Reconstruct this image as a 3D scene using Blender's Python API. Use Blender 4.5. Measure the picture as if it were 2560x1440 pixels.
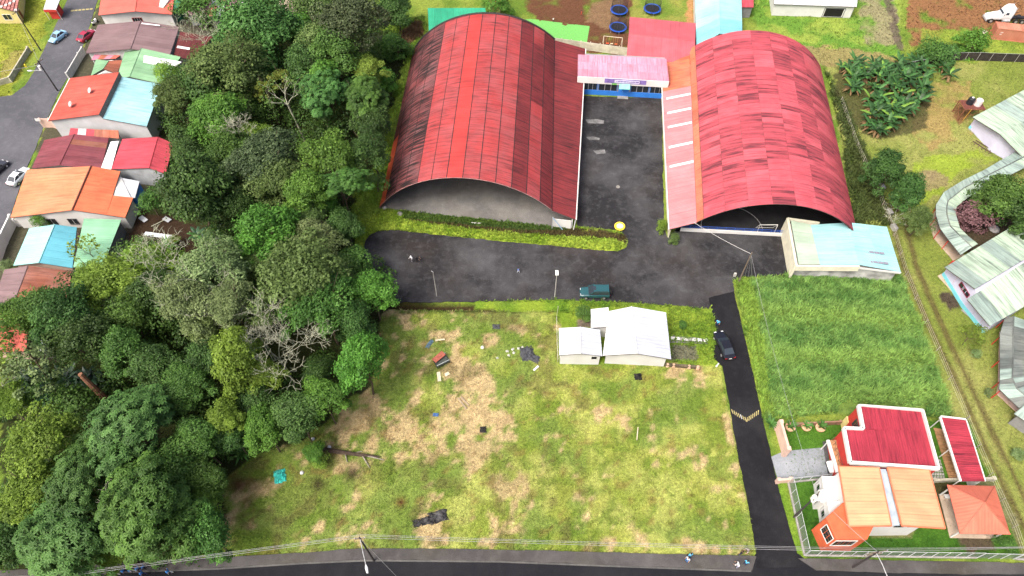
import bpy, bmesh, math, random
import numpy as np
from mathutils import Vector, Matrix, geometry
R = math.radians
random.seed(7); rng = np.random.default_rng(7)
scene = bpy.context.scene
for o in list(bpy.data.objects): bpy.data.objects.remove(o)
COL = scene.collection

# ------------------------------------------------------------------ camera, sky, sun, exposure
CAM_H, PITCH, FPX = 86.0, R(54.2), 1707.0          # drone height (m), look-down angle, focal length (px of a 2560 wide frame)
cam = bpy.data.cameras.new('camera'); cam.sensor_width = 36; cam.lens = 36*FPX/2560; cam.clip_end = 3000; cam.clip_start = 1
co = bpy.data.objects.new('camera', cam); COL.objects.link(co)
co.location = (0, 0, CAM_H); co.rotation_euler = (math.pi/2-PITCH, 0, 0); scene.camera = co
w = bpy.data.worlds.new('World'); scene.world = w; w.use_nodes = True
SUN_EL, SUN_AZ = 56.0, 228.0                        # hazy sun to the left and behind the camera
nt = w.node_tree; bg = nt.nodes['Background']; sky = nt.nodes.new('ShaderNodeTexSky'); sky.sky_type = 'NISHITA'
sky.sun_disc = False; sky.sun_elevation = R(SUN_EL); sky.sun_rotation = R(SUN_AZ); sky.air_density = .7; sky.dust_density = 9.0; sky.ozone_density = 1.0
nt.links.new(sky.outputs[0], bg.inputs[0]); bg.inputs[1].default_value = 0.15
sl = bpy.data.lights.new('sun', 'SUN'); sl.energy = 1.3; sl.angle = R(22); sl.color = (1, .965, .91)
so = bpy.data.objects.new('sun', sl); COL.objects.link(so)
az = R(SUN_AZ); sd = Vector((math.sin(az)*math.cos(R(SUN_EL)), math.cos(az)*math.cos(R(SUN_EL)), math.sin(R(SUN_EL))))
so.rotation_euler = sd.to_track_quat('Z', 'Y').to_euler(); so.location = (-60, 20, 120)
scene.view_settings.view_transform = 'Standard'; scene.view_settings.look = 'None'; scene.view_settings.gamma = 1
scene.view_settings.exposure = 0.9
scene.render.engine = 'CYCLES'

# ------------------------------------------------------------------ photo pixel (2560x1440) at a known height -> place in the world
SP, CP = math.sin(PITCH), math.cos(PITCH)
def G(px, py, z=0.0):
    u = (px-1280)/FPX; v = (720-py)/FPX
    dy, dz = CP+v*SP, -SP+v*CP
    t = (z-CAM_H)/dz
    return Vector((u*t, dy*t, z))
def mpp(px, py, z=0.0):                              # metres per photo pixel there
    p = G(px, py, z); return (p.y*CP-(p.z-CAM_H)*SP)/FPX
def PXA(x, y, z=0.0):                                # arrays: world -> photo pixel, to look up ground zones
    zz = z-CAM_H; d = y*CP-zz*SP
    return 1280+x/d*FPX, 720-(y*SP+zz*CP)/d*FPX

# ------------------------------------------------------------------ noise
def _hash(ix, iy, s):
    h = (ix*374761393+iy*668265263+s*974634777) & 0x7fffffff
    h = ((h ^ (h >> 13))*1274126177) & 0x7fffffff
    return ((h ^ (h >> 16)) & 0xffff)/65535.0
def vnoise(x, y, s=0):
    ix = np.floor(x).astype(np.int64); iy = np.floor(y).astype(np.int64); fx = x-ix; fy = y-iy
    fx = fx*fx*(3-2*fx); fy = fy*fy*(3-2*fy)
    a, b, c, d = _hash(ix, iy, s), _hash(ix+1, iy, s), _hash(ix, iy+1, s), _hash(ix+1, iy+1, s)
    return (a*(1-fx)+b*fx)*(1-fy)+(c*(1-fx)+d*fx)*fy
def fbm(x, y, s=0, o=4):
    r = 0; a = .5; n = 0
    for i in range(o):
        r = r+a*vnoise(x*2**i+i*17.3, y*2**i-i*9.1, s+i); n += a; a *= .55
    return r/n
def sstep(a, b, x): t = np.clip((x-a)/(b-a), 0, 1); return t*t*(3-2*t)
def inpoly(px, py, poly):
    r = np.zeros(px.shape, bool); n = len(poly); j = n-1
    for i in range(n):
        xi, yi = poly[i]; xj, yj = poly[j]
        if yi != yj: r ^= ((yi > py) != (yj > py)) & (px < (xj-xi)*(py-yi)/(yj-yi)+xi)
        j = i
    return r
def linedist(px, py, pts):
    d = np.full(px.shape, 1e9)
    for (x0, y0), (x1, y1) in zip(pts, pts[1:]):
        L2 = (x1-x0)**2+(y1-y0)**2
        t = np.clip(((px-x0)*(x1-x0)+(py-y0)*(y1-y0))/L2, 0, 1)
        d = np.minimum(d, np.hypot(px-x0-t*(x1-x0), py-y0-t*(y1-y0)))
    return d

# ------------------------------------------------------------------ materials
def lin(r, g, b): f = lambda c: (c/255/12.92 if c/255 <= .04045 else ((c/255+.055)/1.055)**2.4); return (f(r), f(g), f(b))
MATS = {}
class NT:
    def __init__(s, name):
        s.m = bpy.data.materials.new(name); s.m.use_nodes = True; s.t = s.m.node_tree; s.b = s.t.nodes['Principled BSDF']
    def n(s, typ, **k):
        x = s.t.nodes.new(typ)
        for a, v in k.items(): setattr(x, a, v)
        return x
    def l(s, a, b): s.t.links.new(a, b)
    def math(s, op, a, b=None):
        x = s.n('ShaderNodeMath', operation=op)
        for i, v in enumerate((a, b)):
            if v is None: continue
            if isinstance(v, (int, float)): x.inputs[i].default_value = v
            else: s.l(v, x.inputs[i])
        return x.outputs[0]
    def mix(s, f, a, b, bt='MIX'):
        x = s.n('ShaderNodeMix', data_type='RGBA', blend_type=bt)
        for i, v in ((0, f), (6, a), (7, b)):
            if isinstance(v, (int, float)): x.inputs[i].default_value = v
            elif isinstance(v, tuple): x.inputs[i].default_value = (*v, 1)
            else: s.l(v, x.inputs[i])
        return x.outputs[2]
    def noise(s, vec, scale, detail=3, rough=.55, lo=.35, hi=.65):
        x = s.n('ShaderNodeTexNoise'); x.inputs['Scale'].default_value = scale; x.inputs['Detail'].default_value = detail; x.inputs['Roughness'].default_value = rough
        if vec is not None: s.l(vec, x.inputs['Vector'])
        r = s.n('ShaderNodeMapRange'); r.inputs[1].default_value = lo; r.inputs[2].default_value = hi; s.l(x.outputs[0], r.inputs[0]); return r.outputs[0]
    def bump(s, h, st, dist=.05):
        x = s.n('ShaderNodeBump'); x.inputs['Strength'].default_value = st; x.inputs['Distance'].default_value = dist; s.l(h, x.inputs['Height']); s.l(x.outputs[0], s.b.inputs['Normal'])
def mat(name, col, var=.12, scale=1.5, rough=.75, bump=0., dirt=None, damt=.4, dscale=.7, spec=.3, metal=0., rnd=0., emit=None):
    """plain surface: base colour, soft tone variation, optional dirt stains with a shape of their own"""
    if name in MATS: return MATS[name]
    k = NT(name); pos = k.n('ShaderNodeNewGeometry').outputs['Position']
    c = k.mix(k.noise(pos, scale, 4), tuple(v*(1-var) for v in col), tuple(min(1, v*(1+var)) for v in col))
    if dirt: c = k.mix(k.math('MULTIPLY', k.noise(pos, dscale, 6, .65, .45, .75), damt), c, dirt)
    if rnd:
        oi = k.n('ShaderNodeObjectInfo'); v = k.math('MULTIPLY_ADD', oi.outputs['Random'], rnd*2); k.t.nodes[-1].inputs[2].default_value = 1-rnd
        c = k.mix(1., c, k.n('ShaderNodeCombineColor').outputs[0], 'MULTIPLY'); cc = k.t.nodes[-1]
        cb = [x for x in k.t.nodes if x.bl_idname == 'ShaderNodeCombineColor'][-1]
        for i in range(3): k.l(v, cb.inputs[i])
    k.l(c, k.b.inputs['Base Color']); k.b.inputs['Roughness'].default_value = rough; k.b.inputs['Metallic'].default_value = metal
    k.b.inputs['Specular IOR Level'].default_value = spec
    if bump: k.bump(k.noise(pos, scale*8, 4), bump, .03)
    if emit: k.b.inputs['Emission Color'].default_value = (*emit, 1); k.b.inputs['Emission Strength'].default_value = 1
    MATS[name] = k.m; return k.m
def roofmat(name, col, dirt=(.05, .03, .03), damt=.35, rib=.28, ribamt=.35, rough=.5, fade=None, famt=.3, rnd=.12, streak=1., metal=.0, spec=.15, line=.22, lper=.95, thr=(.45, .8), ooff=1.):
    """painted corrugated sheet: UV in metres, u along the eave, v up the slope"""
    if name in MATS: return MATS[name]
    k = NT(name); uv = k.n('ShaderNodeUVMap').outputs[0]; oi = k.n('ShaderNodeObjectInfo').outputs['Random']
    off = k.n('ShaderNodeCombineXYZ'); k.l(k.math('MULTIPLY', oi, 57.*ooff), off.inputs[0]); k.l(k.math('MULTIPLY', oi, 91.*ooff), off.inputs[1])
    va = k.n('ShaderNodeVectorMath', operation='ADD'); k.l(uv, va.inputs[0]); k.l(off.outputs[0], va.inputs[1])
    mp = k.n('ShaderNodeMapping'); mp.inputs['Scale'].default_value = (2.2, .22, 1); k.l(va.outputs[0], mp.inputs[0])
    pos = k.n('ShaderNodeNewGeometry').outputs['Position']
    c = k.mix(k.noise(pos, .35, 4), tuple(v*.9 for v in col), tuple(min(1, v*1.1) for v in col))
    if fade: c = k.mix(k.math('MULTIPLY', k.noise(pos, .22, 5, .6, .4, .7), famt), c, fade)
    st = k.noise(mp.outputs[0], 1.*streak, 5, .6, *thr)
    big = k.noise(pos, .16, 4, .6, .35, .75)
    c = k.mix(k.math('MULTIPLY', k.math('MULTIPLY', st, k.math('MULTIPLY_ADD', big, .75)), damt*1.6), c, dirt); 
    [x for x in k.t.nodes if x.bl_idname == 'ShaderNodeMath' and x.operation == 'MULTIPLY_ADD'][-1].inputs[2].default_value = .35
    sp = k.noise(pos, 3.5, 3, .7, .62, .75); c = k.mix(k.math('MULTIPLY', sp, damt*.6), c, dirt)
    if line:                                            # overlaps and screw rows across the sheet
        sl_ = k.n('ShaderNodeSeparateXYZ'); k.l(uv, sl_.inputs[0])
        fr_ = k.math('FRACT', k.math('DIVIDE', sl_.outputs[0], lper)); lt_ = k.math('LESS_THAN', fr_, .12); c = k.mix(k.math('MULTIPLY', k.math('MULTIPLY', lt_, k.noise(pos, .5, 3, .6, .3, .6)), line), c, dirt)
    v = k.math('MULTIPLY_ADD', oi, rnd*2); k.t.nodes[-1].inputs[2].default_value = 1-rnd
    cb = k.n('ShaderNodeCombineColor')
    for i in range(3): k.l(v, cb.inputs[i])
    c = k.mix(1., c, cb.outputs[0], 'MULTIPLY')
    k.l(c, k.b.inputs['Base Color']); k.b.inputs['Roughness'].default_value = rough; k.b.inputs['Metallic'].default_value = metal; k.b.inputs['Specular IOR Level'].default_value = spec
    sx = k.n('ShaderNodeSeparateXYZ'); k.l(uv, sx.inputs[0])
    k.bump(k.math('SINE', k.math('MULTIPLY', sx.outputs[0], 2*math.pi/rib)), ribamt, .03)
    MATS[name] = k.m; return k.m
def glassmat(name='window_glass', col=(.02, .025, .03)):
    if name in MATS: return MATS[name]
    k = NT(name); k.b.inputs['Base Color'].default_value = (*col, 1); k.b.inputs['Roughness'].default_value = .06; k.b.inputs['Specular IOR Level'].default_value = .6
    MATS[name] = k.m; return k.m
def paintmat(name, col, rough=.22):
    if name in MATS: return MATS[name]
    k = NT(name); k.b.inputs['Base Color'].default_value = (*col, 1); k.b.inputs['Roughness'].default_value = rough; k.b.inputs['Coat Weight'].default_value = .6; k.b.inputs['Coat Roughness'].default_value = .05
    MATS[name] = k.m; return k.m
def asphalt(name, dark, light, lamt, brown=None, bamt=0., sc=.12, rough=.8, fine=.25):
    if name in MATS: return MATS[name]
    k = NT(name); pos = k.n('ShaderNodeNewGeometry').outputs['Position']
    f = k.noise(pos, sc, 7, .62, .42, .72); c = k.mix(k.math('MULTIPLY', f, lamt), dark, light)
    if brown: c = k.mix(k.math('MULTIPLY', k.noise(pos, sc*.8, 5, .6, .45, .7), bamt), c, brown)
    c = k.mix(k.math('MULTIPLY', k.noise(pos, .9, 6, .75, .5, .78), lamt*.8), c, light)
    c = k.mix(fine, c, k.mix(k.noise(pos, 9., 3, .8, .3, .7), (.25, .25, .25), (1.9, 1.9, 1.9)), 'MULTIPLY')
    sp = k.noise(pos, 5.5, 2, .8, .70, .74); c = k.mix(k.math('MULTIPLY', sp, .5), c, light)
    k.l(c, k.b.inputs['Base Color']); k.b.inputs['Roughness'].default_value = rough; k.b.inputs['Specular IOR Level'].default_value = .12
    k.bump(k.noise(pos, 7., 4, .7, .2, .8), .35, .03)
    MATS[name] = k.m; return k.m
def leafmat(name='foliage', trans=.28, rough=.55, rnd=.16, attr='Col'):
    if name in MATS: return MATS[name]
    k = NT(name); a = k.n('ShaderNodeAttribute', attribute_name=attr).outputs['Color']
    oi = k.n('ShaderNodeObjectInfo').outputs['Random']
    hs = k.n('ShaderNodeHueSaturation'); k.l(a, hs.inputs['Color'])
    h = k.math('MULTIPLY_ADD', oi, .03); k.t.nodes[-1].inputs[2].default_value = .485; k.l(h, hs.inputs['Hue'])
    v = k.math('MULTIPLY_ADD', oi, rnd*2); k.t.nodes[-1].inputs[2].default_value = 1-rnd; k.l(v, hs.inputs['Value'])
    k.l(hs.outputs[0], k.b.inputs['Base Color']); k.b.inputs['Roughness'].default_value = rough; k.b.inputs['Specular IOR Level'].default_value = .25
    if trans:
        tr = k.n('ShaderNodeBsdfTranslucent'); k.l(hs.outputs[0], tr.inputs[0]); mx = k.n('ShaderNodeMixShader'); mx.inputs[0].default_value = trans
        k.l(k.b.outputs[0], mx.inputs[1]); k.l(tr.outputs[0], mx.inputs[2]); k.l(mx.outputs[0], k.t.nodes['Material Output'].inputs[0])
    MATS[name] = k.m; return k.m

# ------------------------------------------------------------------ objects
def tag(o, label=None, cat=None, group=None, kind=None):
    if label: o['label'] = label
    if cat: o['category'] = cat
    if group: o['group'] = group
    if kind: o['kind'] = kind
    return o
ORIG = {}                                            # world origin of every thing (parts are built relative to it)
def thing(name, loc, label, cat, group=None, rz=0):
    o = bpy.data.objects.new(name, None); o.empty_display_size = .3; o.location = loc; o.rotation_euler = (0, 0, rz); COL.objects.link(o)
    ORIG[o.name] = Vector(loc); return tag(o, label, cat, group)
def org(o): return ORIG.get(o.name, Vector((0, 0, 0))) if o else Vector((0, 0, 0))
def link(name, me, parent=None, loc=(0, 0, 0)):
    o = bpy.data.objects.new(name, me); COL.objects.link(o); o.location = loc
    if parent: o.parent = parent; ORIG[o.name] = org(parent)+Vector(loc)
    else: ORIG[o.name] = Vector(loc)
    return o
class MB:
    """collects faces of one part"""
    def __init__(s): s.v = []; s.f = []; s.m = []; s.uv = {}; s.cur = 0
    def add(s, vs, fs, uvs=None):
        o = len(s.v); s.v += [Vector(p) for p in vs]
        for i, f in enumerate(fs):
            if uvs and uvs[i]: s.uv[len(s.f)] = uvs[i]
            s.f.append([o+j for j in f]); s.m.append(s.cur)
        return s
    def quad(s, a, b, c, d): return s.add([a, b, c, d], [[0, 1, 2, 3]])
    def box(s, c, size, rz=0, tilt=None):
        hx, hy, hz = size[0]/2, size[1]/2, size[2]/2; c = Vector(c)
        M = Matrix.Rotation(rz, 3, 'Z')
        if tilt is not None: M = M @ tilt
        vs = [c+M @ Vector((x, y, z)) for z in (-hz, hz) for x, y in ((-hx, -hy), (hx, -hy), (hx, hy), (-hx, hy))]
        return s.add(vs, [[3, 2, 1, 0], [4, 5, 6, 7], [0, 1, 5, 4], [1, 2, 6, 5], [2, 3, 7, 6], [3, 0, 4, 7]])
    def beam(s, a, b, wd, ht, up=Vector((0, 0, 1))):
        a = Vector(a); b = Vector(b); d = (b-a).normalized(); x = d.cross(up)
        if x.length < 1e-4: x = d.cross(Vector((0, 1, 0)))
        x.normalize(); y = x.cross(d).normalized(); x *= wd/2; y *= ht/2
        vs = [p+q for p in (a, b) for q in (-x-y, x-y, x+y, -x+y)]
        return s.add(vs, [[3, 2, 1, 0], [4, 5, 6, 7], [0, 1, 5, 4], [1, 2, 6, 5], [2, 3, 7, 6], [3, 0, 4, 7]])
    def slab(s, pts, th, uvs=None):
        """a polygon (any plane) thickened downwards"""
        pts = [Vector(p) for p in pts]; n = len(pts); nrm = geometry.normal(pts)
        if nrm.z < 0: pts = pts[::-1]; uvs = uvs[::-1] if uvs else None
        low = [p-Vector((0, 0, th)) for p in pts]
        fs = [list(range(n)), list(range(2*n-1, n-1, -1))]+[[i, i+n, (i+1) % n+n, (i+1) % n] for i in range(n)]
        return s.add(pts+low, fs, [uvs, None]+[None]*n if uvs else None)
    def prism(s, pts, z0, z1):
        lo = [Vector((p[0], p[1], z0)) for p in pts]; n = len(pts)
        ar = sum(pts[i][0]*pts[(i+1) % n][1]-pts[(i+1) % n][0]*pts[i][1] for i in range(n))
        if ar < 0: lo = lo[::-1]
        hi = [Vector((p.x, p.y, z1)) for p in lo]
        return s.add(lo+hi, [list(range(n))[::-1], list(range(n, 2*n))]+[[i, (i+1) % n, (i+1) % n+n, i+n] for i in range(n)])
    def tube(s, pts, rad, seg=7, cap=True):
        pts = [Vector(p) for p in pts]; n = len(pts)
        rad = rad if isinstance(rad, (list, tuple)) else [rad]*n
        vs = []; ref = Vector((.3, .1, 1)).normalized()
        for i, p in enumerate(pts):
            d = (pts[min(i+1, n-1)]-pts[max(i-1, 0)]).normalized(); x = d.cross(ref)
            if x.length < .05: x = d.cross(Vector((1, 0, 0)))
            x.normalize(); y = d.cross(x)
            vs += [p+(x*math.cos(2*math.pi*k/seg)+y*math.sin(2*math.pi*k/seg))*rad[i] for k in range(seg)]
        fs = [[i*seg+k, i*seg+(k+1) % seg, (i+1)*seg+(k+1) % seg, (i+1)*seg+k] for i in range(n-1) for k in range(seg)]
        if cap: fs += [list(range(seg))[::-1], list(range((n-1)*seg, n*seg))]
        return s.add(vs, fs)
    def cyl(s, c, r, h, seg=16, axis='Z', r2=None):
        c = Vector(c); a = {'Z': Vector((0, 0, 1)), 'X': Vector((1, 0, 0)), 'Y': Vector((0, 1, 0))}[axis] if isinstance(axis, str) else Vector(axis)
        return s.tube([c-a*h/2, c+a*h/2], [r, r if r2 is None else r2], seg)
    def dome(s, c, r, rz, seg=14, rings=5):
        c = Vector(c); vs = []
        for i in range(rings):
            t = i/rings*math.pi/2
            vs += [c+Vector((r*math.cos(t)*math.cos(2*math.pi*k/seg), r*math.cos(t)*math.sin(2*math.pi*k/seg), rz*math.sin(t))) for k in range(seg)]
        vs.append(c+Vector((0, 0, rz)))
        fs = [[i*seg+k, i*seg+(k+1) % seg, (i+1)*seg+(k+1) % seg, (i+1)*seg+k] for i in range(rings-1) for k in range(seg)]
        fs += [[(rings-1)*seg+k, (rings-1)*seg+(k+1) % seg, len(vs)-1] for k in range(seg)]
        return s.add(vs, fs)
    def mesh(s, name, mats, origin=Vector((0, 0, 0)), smooth=False):
        me = bpy.data.meshes.new(name); me.from_pydata([v-origin for v in s.v], [], s.f)
        for m in (mats if isinstance(mats, (list, tuple)) else [mats]): me.materials.append(m)
        me.polygons.foreach_set('material_index', s.m)
        if smooth: me.polygons.foreach_set('use_smooth', [True]*len(s.f))
        if s.uv:
            ul = me.uv_layers.new(name='UVMap')
            for pi, uvs in s.uv.items():
                for li, q in zip(me.polygons[pi].loop_indices, uvs): ul.data[li].uv = q
        me.update(); return me
    def build(s, name, mats, parent=None, label=None, smooth=False, cat=None, group=None, kind=None, base=None):
        if parent: o = link(name, s.mesh(name, mats, org(parent), smooth), parent)
        else:
            b = Vector(base) if base is not None else Vector((sum(v.x for v in s.v)/len(s.v), sum(v.y for v in s.v)/len(s.v), min(v.z for v in s.v)))
            o = link(name, s.mesh(name, mats, b, smooth), None, b)
        return tag(o, label, cat, group, kind)
def copytree(o, parent=None, **over):
    c = o.copy(); COL.objects.link(c); c.parent = parent
    for ch in [x for x in bpy.data.objects if x.parent == o]: copytree(ch, c)
    return c
# ------------------------------------------------------------------ ground zones, outlined on the photo and laid out on the ground plane
FOREST = [(0, 745), (0, 1440), (470, 1398), (560, 1372), (556, 1205), (640, 1135), (760, 1095), (870, 1005), (938, 965), (948, 830), (985, 745), (980, 690), (905, 640), (868, 560), (890, 480), (950, 380), (985, 250), (1020, 130), (950, 70), (880, -40), (640, -40), (450, 60), (530, 100), (440, 190), (380, 330), (430, 440), (360, 520), (340, 590), (300, 650), (190, 680), (170, 760)]
LOT = [(930, 775), (1400, 768), (1398, 905), (1800, 915), (1895, 1392), (556, 1398), (556, 1205), (680, 1110), (870, 990), (945, 940)]
FIELD = [(1832, 702), (1975, 688), (2252, 690), (2385, 1048), (2120, 1030), (1905, 1055)]
SCHOOL = [(2065, 165), (2560, 150), (2800, 150), (2800, 1440), (2552, 1440), (2480, 1190), (2380, 1045), (2245, 690), (2130, 540)]
YARD = [(1940, 1065), (2110, 1050), (2420, 1050), (2552, 1395), (2015, 1395)]
DITCH = [(960, 762), (1130, 766), (1300, 768), (1420, 764)]
BANK = [(990, 552), (1150, 570), (1330, 590), (1480, 606), (1556, 612)]
def zones(x, y):
    px, py = PXA(x, y)
    n1, n2, n3 = fbm(x*.11, y*.11, 1), fbm(x*.3, y*.3, 5), fbm(x*.9, y*.9, 9)
    wx = px+(fbm(x*.35, y*.35, 21)-.5)*34; wy = py+(fbm(x*.35, y*.35, 33)-.5)*26
    c = np.zeros(x.shape+(3,))
    def put(m, col):                                  # m: weight 0..1
        m = np.asarray(m, float)[..., None]; c[:] = c*(1-m)+np.array(col)*m
    def grass(m, a, b, n=n2): put(m, (0, 0, 0)); t = sstep(.35, .65, n)[..., None]; c[:] += np.asarray(m, float)[..., None]*(np.array(a)*(1-t)+np.array(b)*t)
    grass(np.ones(x.shape), (.10, .17, .025), (.17, .23, .04))
    # far field and dirt at the top
    put(inpoly(wx, wy, [(1270, -60), (1580, -60), (1572, 145), (1390, 120)])*sstep(.25, .5, n2+.1), (.105, .05, .028))
    put(inpoly(wx, wy, [(1490, 10), (1560, -10), (1530, 70), (1460, 60)])*.6, (.20, .14, .08))
    grass(inpoly(wx, wy, [(1575, -60), (1745, -60), (1745, 70), (1575, 55)]), (.12, .19, .03), (.20, .22, .05))
    put(inpoly(wx, wy, [(1722, -20), (1738, -20), (1740, 60), (1722, 60)]), (.33, .19, .08))
    grass(inpoly(wx, wy, [(1860, -80), (2260, -80), (2240, 170), (1900, 150)]), (.10, .21, .03), (.20, .28, .05))
    put(inpoly(wx, wy, [(2140, -60), (2230, -60), (2250, 100), (2160, 140)])*sstep(.35, .6, n2)*.8, (.22, .19, .13))
    put(inpoly(wx, wy, [(2000, 110), (2200, 130), (2260, 165), (2060, 165)])*.8, (.24, .19, .09))
    put((linedist(wx, wy, [(2215, -40), (2232, 40), (2246, 120)]) < 9)*.85, (.10, .08, .065))
    put(inpoly(wx, wy, [(2260, -80), (2800, -80), (2800, 90), (2470, 90), (2380, 70), (2330, 110), (2270, 120)])*sstep(.30, .52, n2+.06), (.20, .105, .05))
    grass(inpoly(wx, wy, [(2300, 70), (2480, 80), (2600, 100), (2600, 140), (2300, 140)])*.8, (.13, .2, .03), (.2, .27, .04))
    # strip left of the left hall
    grass(inpoly(wx, wy, [(960, 60), (1060, 40), (1075, 90), (1030, 150), (985, 330), (955, 520), (905, 600), (870, 590), (880, 480), (930, 380), (985, 230)]), (.11, .20, .02), (.20, .29, .04))
    put(inpoly(wx, wy, [(990, 95), (1040, 50), (1065, 60), (1050, 100), (1010, 120)]), (.13, .075, .04))
    # school lawn
    m = inpoly(wx, wy, SCHOOL); grass(m, (.15, .195, .04), (.225, .245, .075), n1); put(m*sstep(.48, .62, n3)*.35, (.12, .17, .03))
    put(inpoly(wx, wy, [(2300, 200), (2430, 200), (2420, 330), (2330, 380), (2280, 330)])*sstep(.35, .6, n2+.05)*.75, (.27, .19, .08))
    put(inpoly(wx, wy, [(2290, 400), (2440, 375), (2500, 400), (2400, 430), (2330, 500), (2260, 520)])*sstep(.3, .6, n2+.1)*.8, (.21, .30, .03))
    put(inpoly(wx, wy, [(2120, 330), (2180, 400), (2240, 560), (2200, 560), (2140, 420)])*.8, (.16, .13, .05))
    put(inpoly(wx, wy, [(2300, 430), (2380, 440), (2360, 470), (2310, 470)])*.7, (.22, .16, .11))
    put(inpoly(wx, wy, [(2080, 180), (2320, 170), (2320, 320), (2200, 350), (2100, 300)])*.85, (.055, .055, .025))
    put(inpoly(wx, wy, [(2060, 170), (2100, 240), (2150, 340), (2195, 440), (2240, 565), (2130, 560), (2105, 350)])*.93, (.04, .062, .016))  # dark green strip beside the right hall, shade painted into its colour too
    put(inpoly(wx, wy, [(2390, 250), (2440, 270), (2400, 310), (2385, 300)])*.9, (.16, .09, .04))
    put(inpoly(px, py, [(2345, 735), (2375, 728), (2405, 765), (2372, 775)]), (.06, .048, .035))
    put(inpoly(wx, wy, [(2362, 500), (2560, 470), (2560, 640), (2440, 640), (2385, 600)]), (.05, .04, .025))
    for off in (0, 31):
        d = linedist(px+n3*8, py, [(2236+off, 560), (2262+off, 660), (2316+off, 790), (2392+off, 950), (2450+off*1.1, 1080), (2510+off*1.2, 1210), (2590+off*1.2, 1370)])
        put(sstep(9+n3*3, 3, d)*.85, (.09, .07, .03))
    # tall grass field
    m = inpoly(wx, wy, FIELD); grass(m, (.075, .145, .032), (.14, .225, .055), fbm(x*.7, y*.9, 6))
    band = np.exp(-((py-(795+(px-2100)*.06))/22)**2)+np.exp(-((py-(895+(px-2100)*.02))/20)**2)+.8*np.exp(-((py-(1000-(px-2100)*.05))/26)**2)
    put(m*np.clip(band, 0, 1)*.6, (.19, .27, .055))
    put(inpoly(wx, wy, [(1835, 700), (1870, 690), (1915, 900), (1925, 1050), (1890, 1040), (1850, 800)])*.7, (.17, .24, .03))
    # lawns of the two houses at lower right
    m = inpoly(px, py, YARD); grass(m, (.035, .10, .012), (.06, .15, .018))
    put(inpoly(wx, wy, [(2320, 1200), (2400, 1200), (2420, 1340), (2340, 1300)])*.85, (.05, .035, .02))  # shadow beside the orange house put into the ground colour
    put(inpoly(wx, wy, [(2385, 1335), (2475, 1335), (2490, 1378), (2420, 1378)])*.9, (.085, .06, .045))
    put(inpoly(px, py, [(2170, 1325), (2290, 1325), (2280, 1345), (2180, 1345)])*.6, (.25, .2, .11))
    grass(inpoly(px, py, [(1938, 1200), (1968, 1200), (2005, 1385), (2000, 1395), (1975, 1370)]), (.10, .19, .02), (.15, .24, .03))
    put(inpoly(px, py, [(2425, 1190), (2480, 1190), (2545, 1300), (2556, 1385), (2530, 1330)])*.7, (.15, .14, .08))
    # white house garden
    m = inpoly(wx, wy, [(1385, 765), (1500, 760), (1790, 780), (1800, 915), (1670, 905), (1400, 905)]); grass(m, (.12, .20, .02), (.18, .26, .03))
    put(inpoly(px, py, [(1440, 798), (1480, 795), (1482, 818), (1442, 818)]), (.13, .11, .085))
    put(inpoly(wx, wy, [(1675, 862), (1740, 868), (1745, 900), (1680, 900)])*.85, (.13, .12, .10))
    # the vacant lot: green, yellow-green and straw patches
    m = inpoly(wx, wy, LOT)
    grass(m, (.185, .24, .042), (.285, .325, .085), n2); put(m*sstep(1300, 1500, px)*sstep(.42, .62, fbm(x*.45, y*.45, 44))*.3, (.33, .33, .08))
    g = sstep(.47, .60, fbm(x*.16+3, y*.16, 41)+np.clip((1350-px)/2600, -.11, .2)); put(m*g*.75, (.11, .18, .035)); put(m*sstep(.56, .66, fbm(x*.5, y*.5, 47))*.6, (.09, .155, .018))
    def blob(x_, y_, sx, sy): return np.exp(-((px-x_)/sx)**2-((py-y_)/sy)**2)
    left = .13*blob(1020, 930, 170, 190)+.09*blob(1190, 1010, 110, 160)+.07*blob(860, 1110, 120, 60)+.06*blob(700, 1320, 90, 60)+.08*blob(1000, 1340, 110, 40)+.12*blob(1680, 1365, 140, 28)+.10*blob(1540, 932, 110, 18)+.09*blob(1850, 1200, 40, 200)+.07*blob(1240, 820, 120, 30)-.075
    st = sstep(.50, .585, fbm(x*.2, y*.2, 51, 5)*.55+fbm(x*.75, y*.75, 57, 4)*.45+left-.022-.03*sstep(1250, 1400, px)*(py < 1330)*(py > 950))
    put(m*st*.85, (.45, .35, .20)); put(m*st*sstep(.5, .62, fbm(x*1.6, y*1.6, 59))*.5, (.30, .22, .115))
    put(m*sstep(.60, .70, fbm(x*.42, y*.42, 63))*.55*(px < 1500), (.10, .085, .035))
    put(m*np.exp(-((px-1000)/420)**2-((py-1190)/70)**2)*sstep(.4, .62, fbm(x*.4, y*.4, 66))*.5, (.095, .105, .022))
    put(m*sstep(.64, .72, fbm(x*.8+9, y*.8, 67))*.5, (.16, .11, .04))
    for q, s, k in (((1002, 1256), 13, (.09, .03, .018)), ((595, 1212), 24, (.085, .035, .02)), ((880, 1185), 20, (.035, .026, .015)), ((795, 1212), 16, (.035, .026, .015))):
        put(np.exp(-(((px-q[0])/s)**2+((py-q[1])/s)**2)*(1.2-n3*.4))*.95, k)
    # banks beside the parking lot
    d = linedist(px, py, BANK); grass(inpoly(wx, wy, [(870, 560), (1000, 520), (1420, 560), (1565, 590), (1570, 620), (1540, 632), (960, 575), (910, 600), (880, 640)]), (.15, .24, .02), (.24, .32, .04))
    put(inpoly(px, py, [(1010, 553), (1140, 558), (1330, 568), (1430, 572), (1500, 575), (1565, 590), (1566, 612), (1540, 600), (1300, 588), (1150, 572)])*.9, (.055, .03, .02))
    put(inpoly(px, py, [(1005, 528), (1380, 545), (1420, 575), (1300, 580), (1010, 552)])*.9, (.045, .085, .015))
    put(sstep(11, 6, linedist(px, py+n3*5, DITCH))*.95, (.035, .02, .013))
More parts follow.
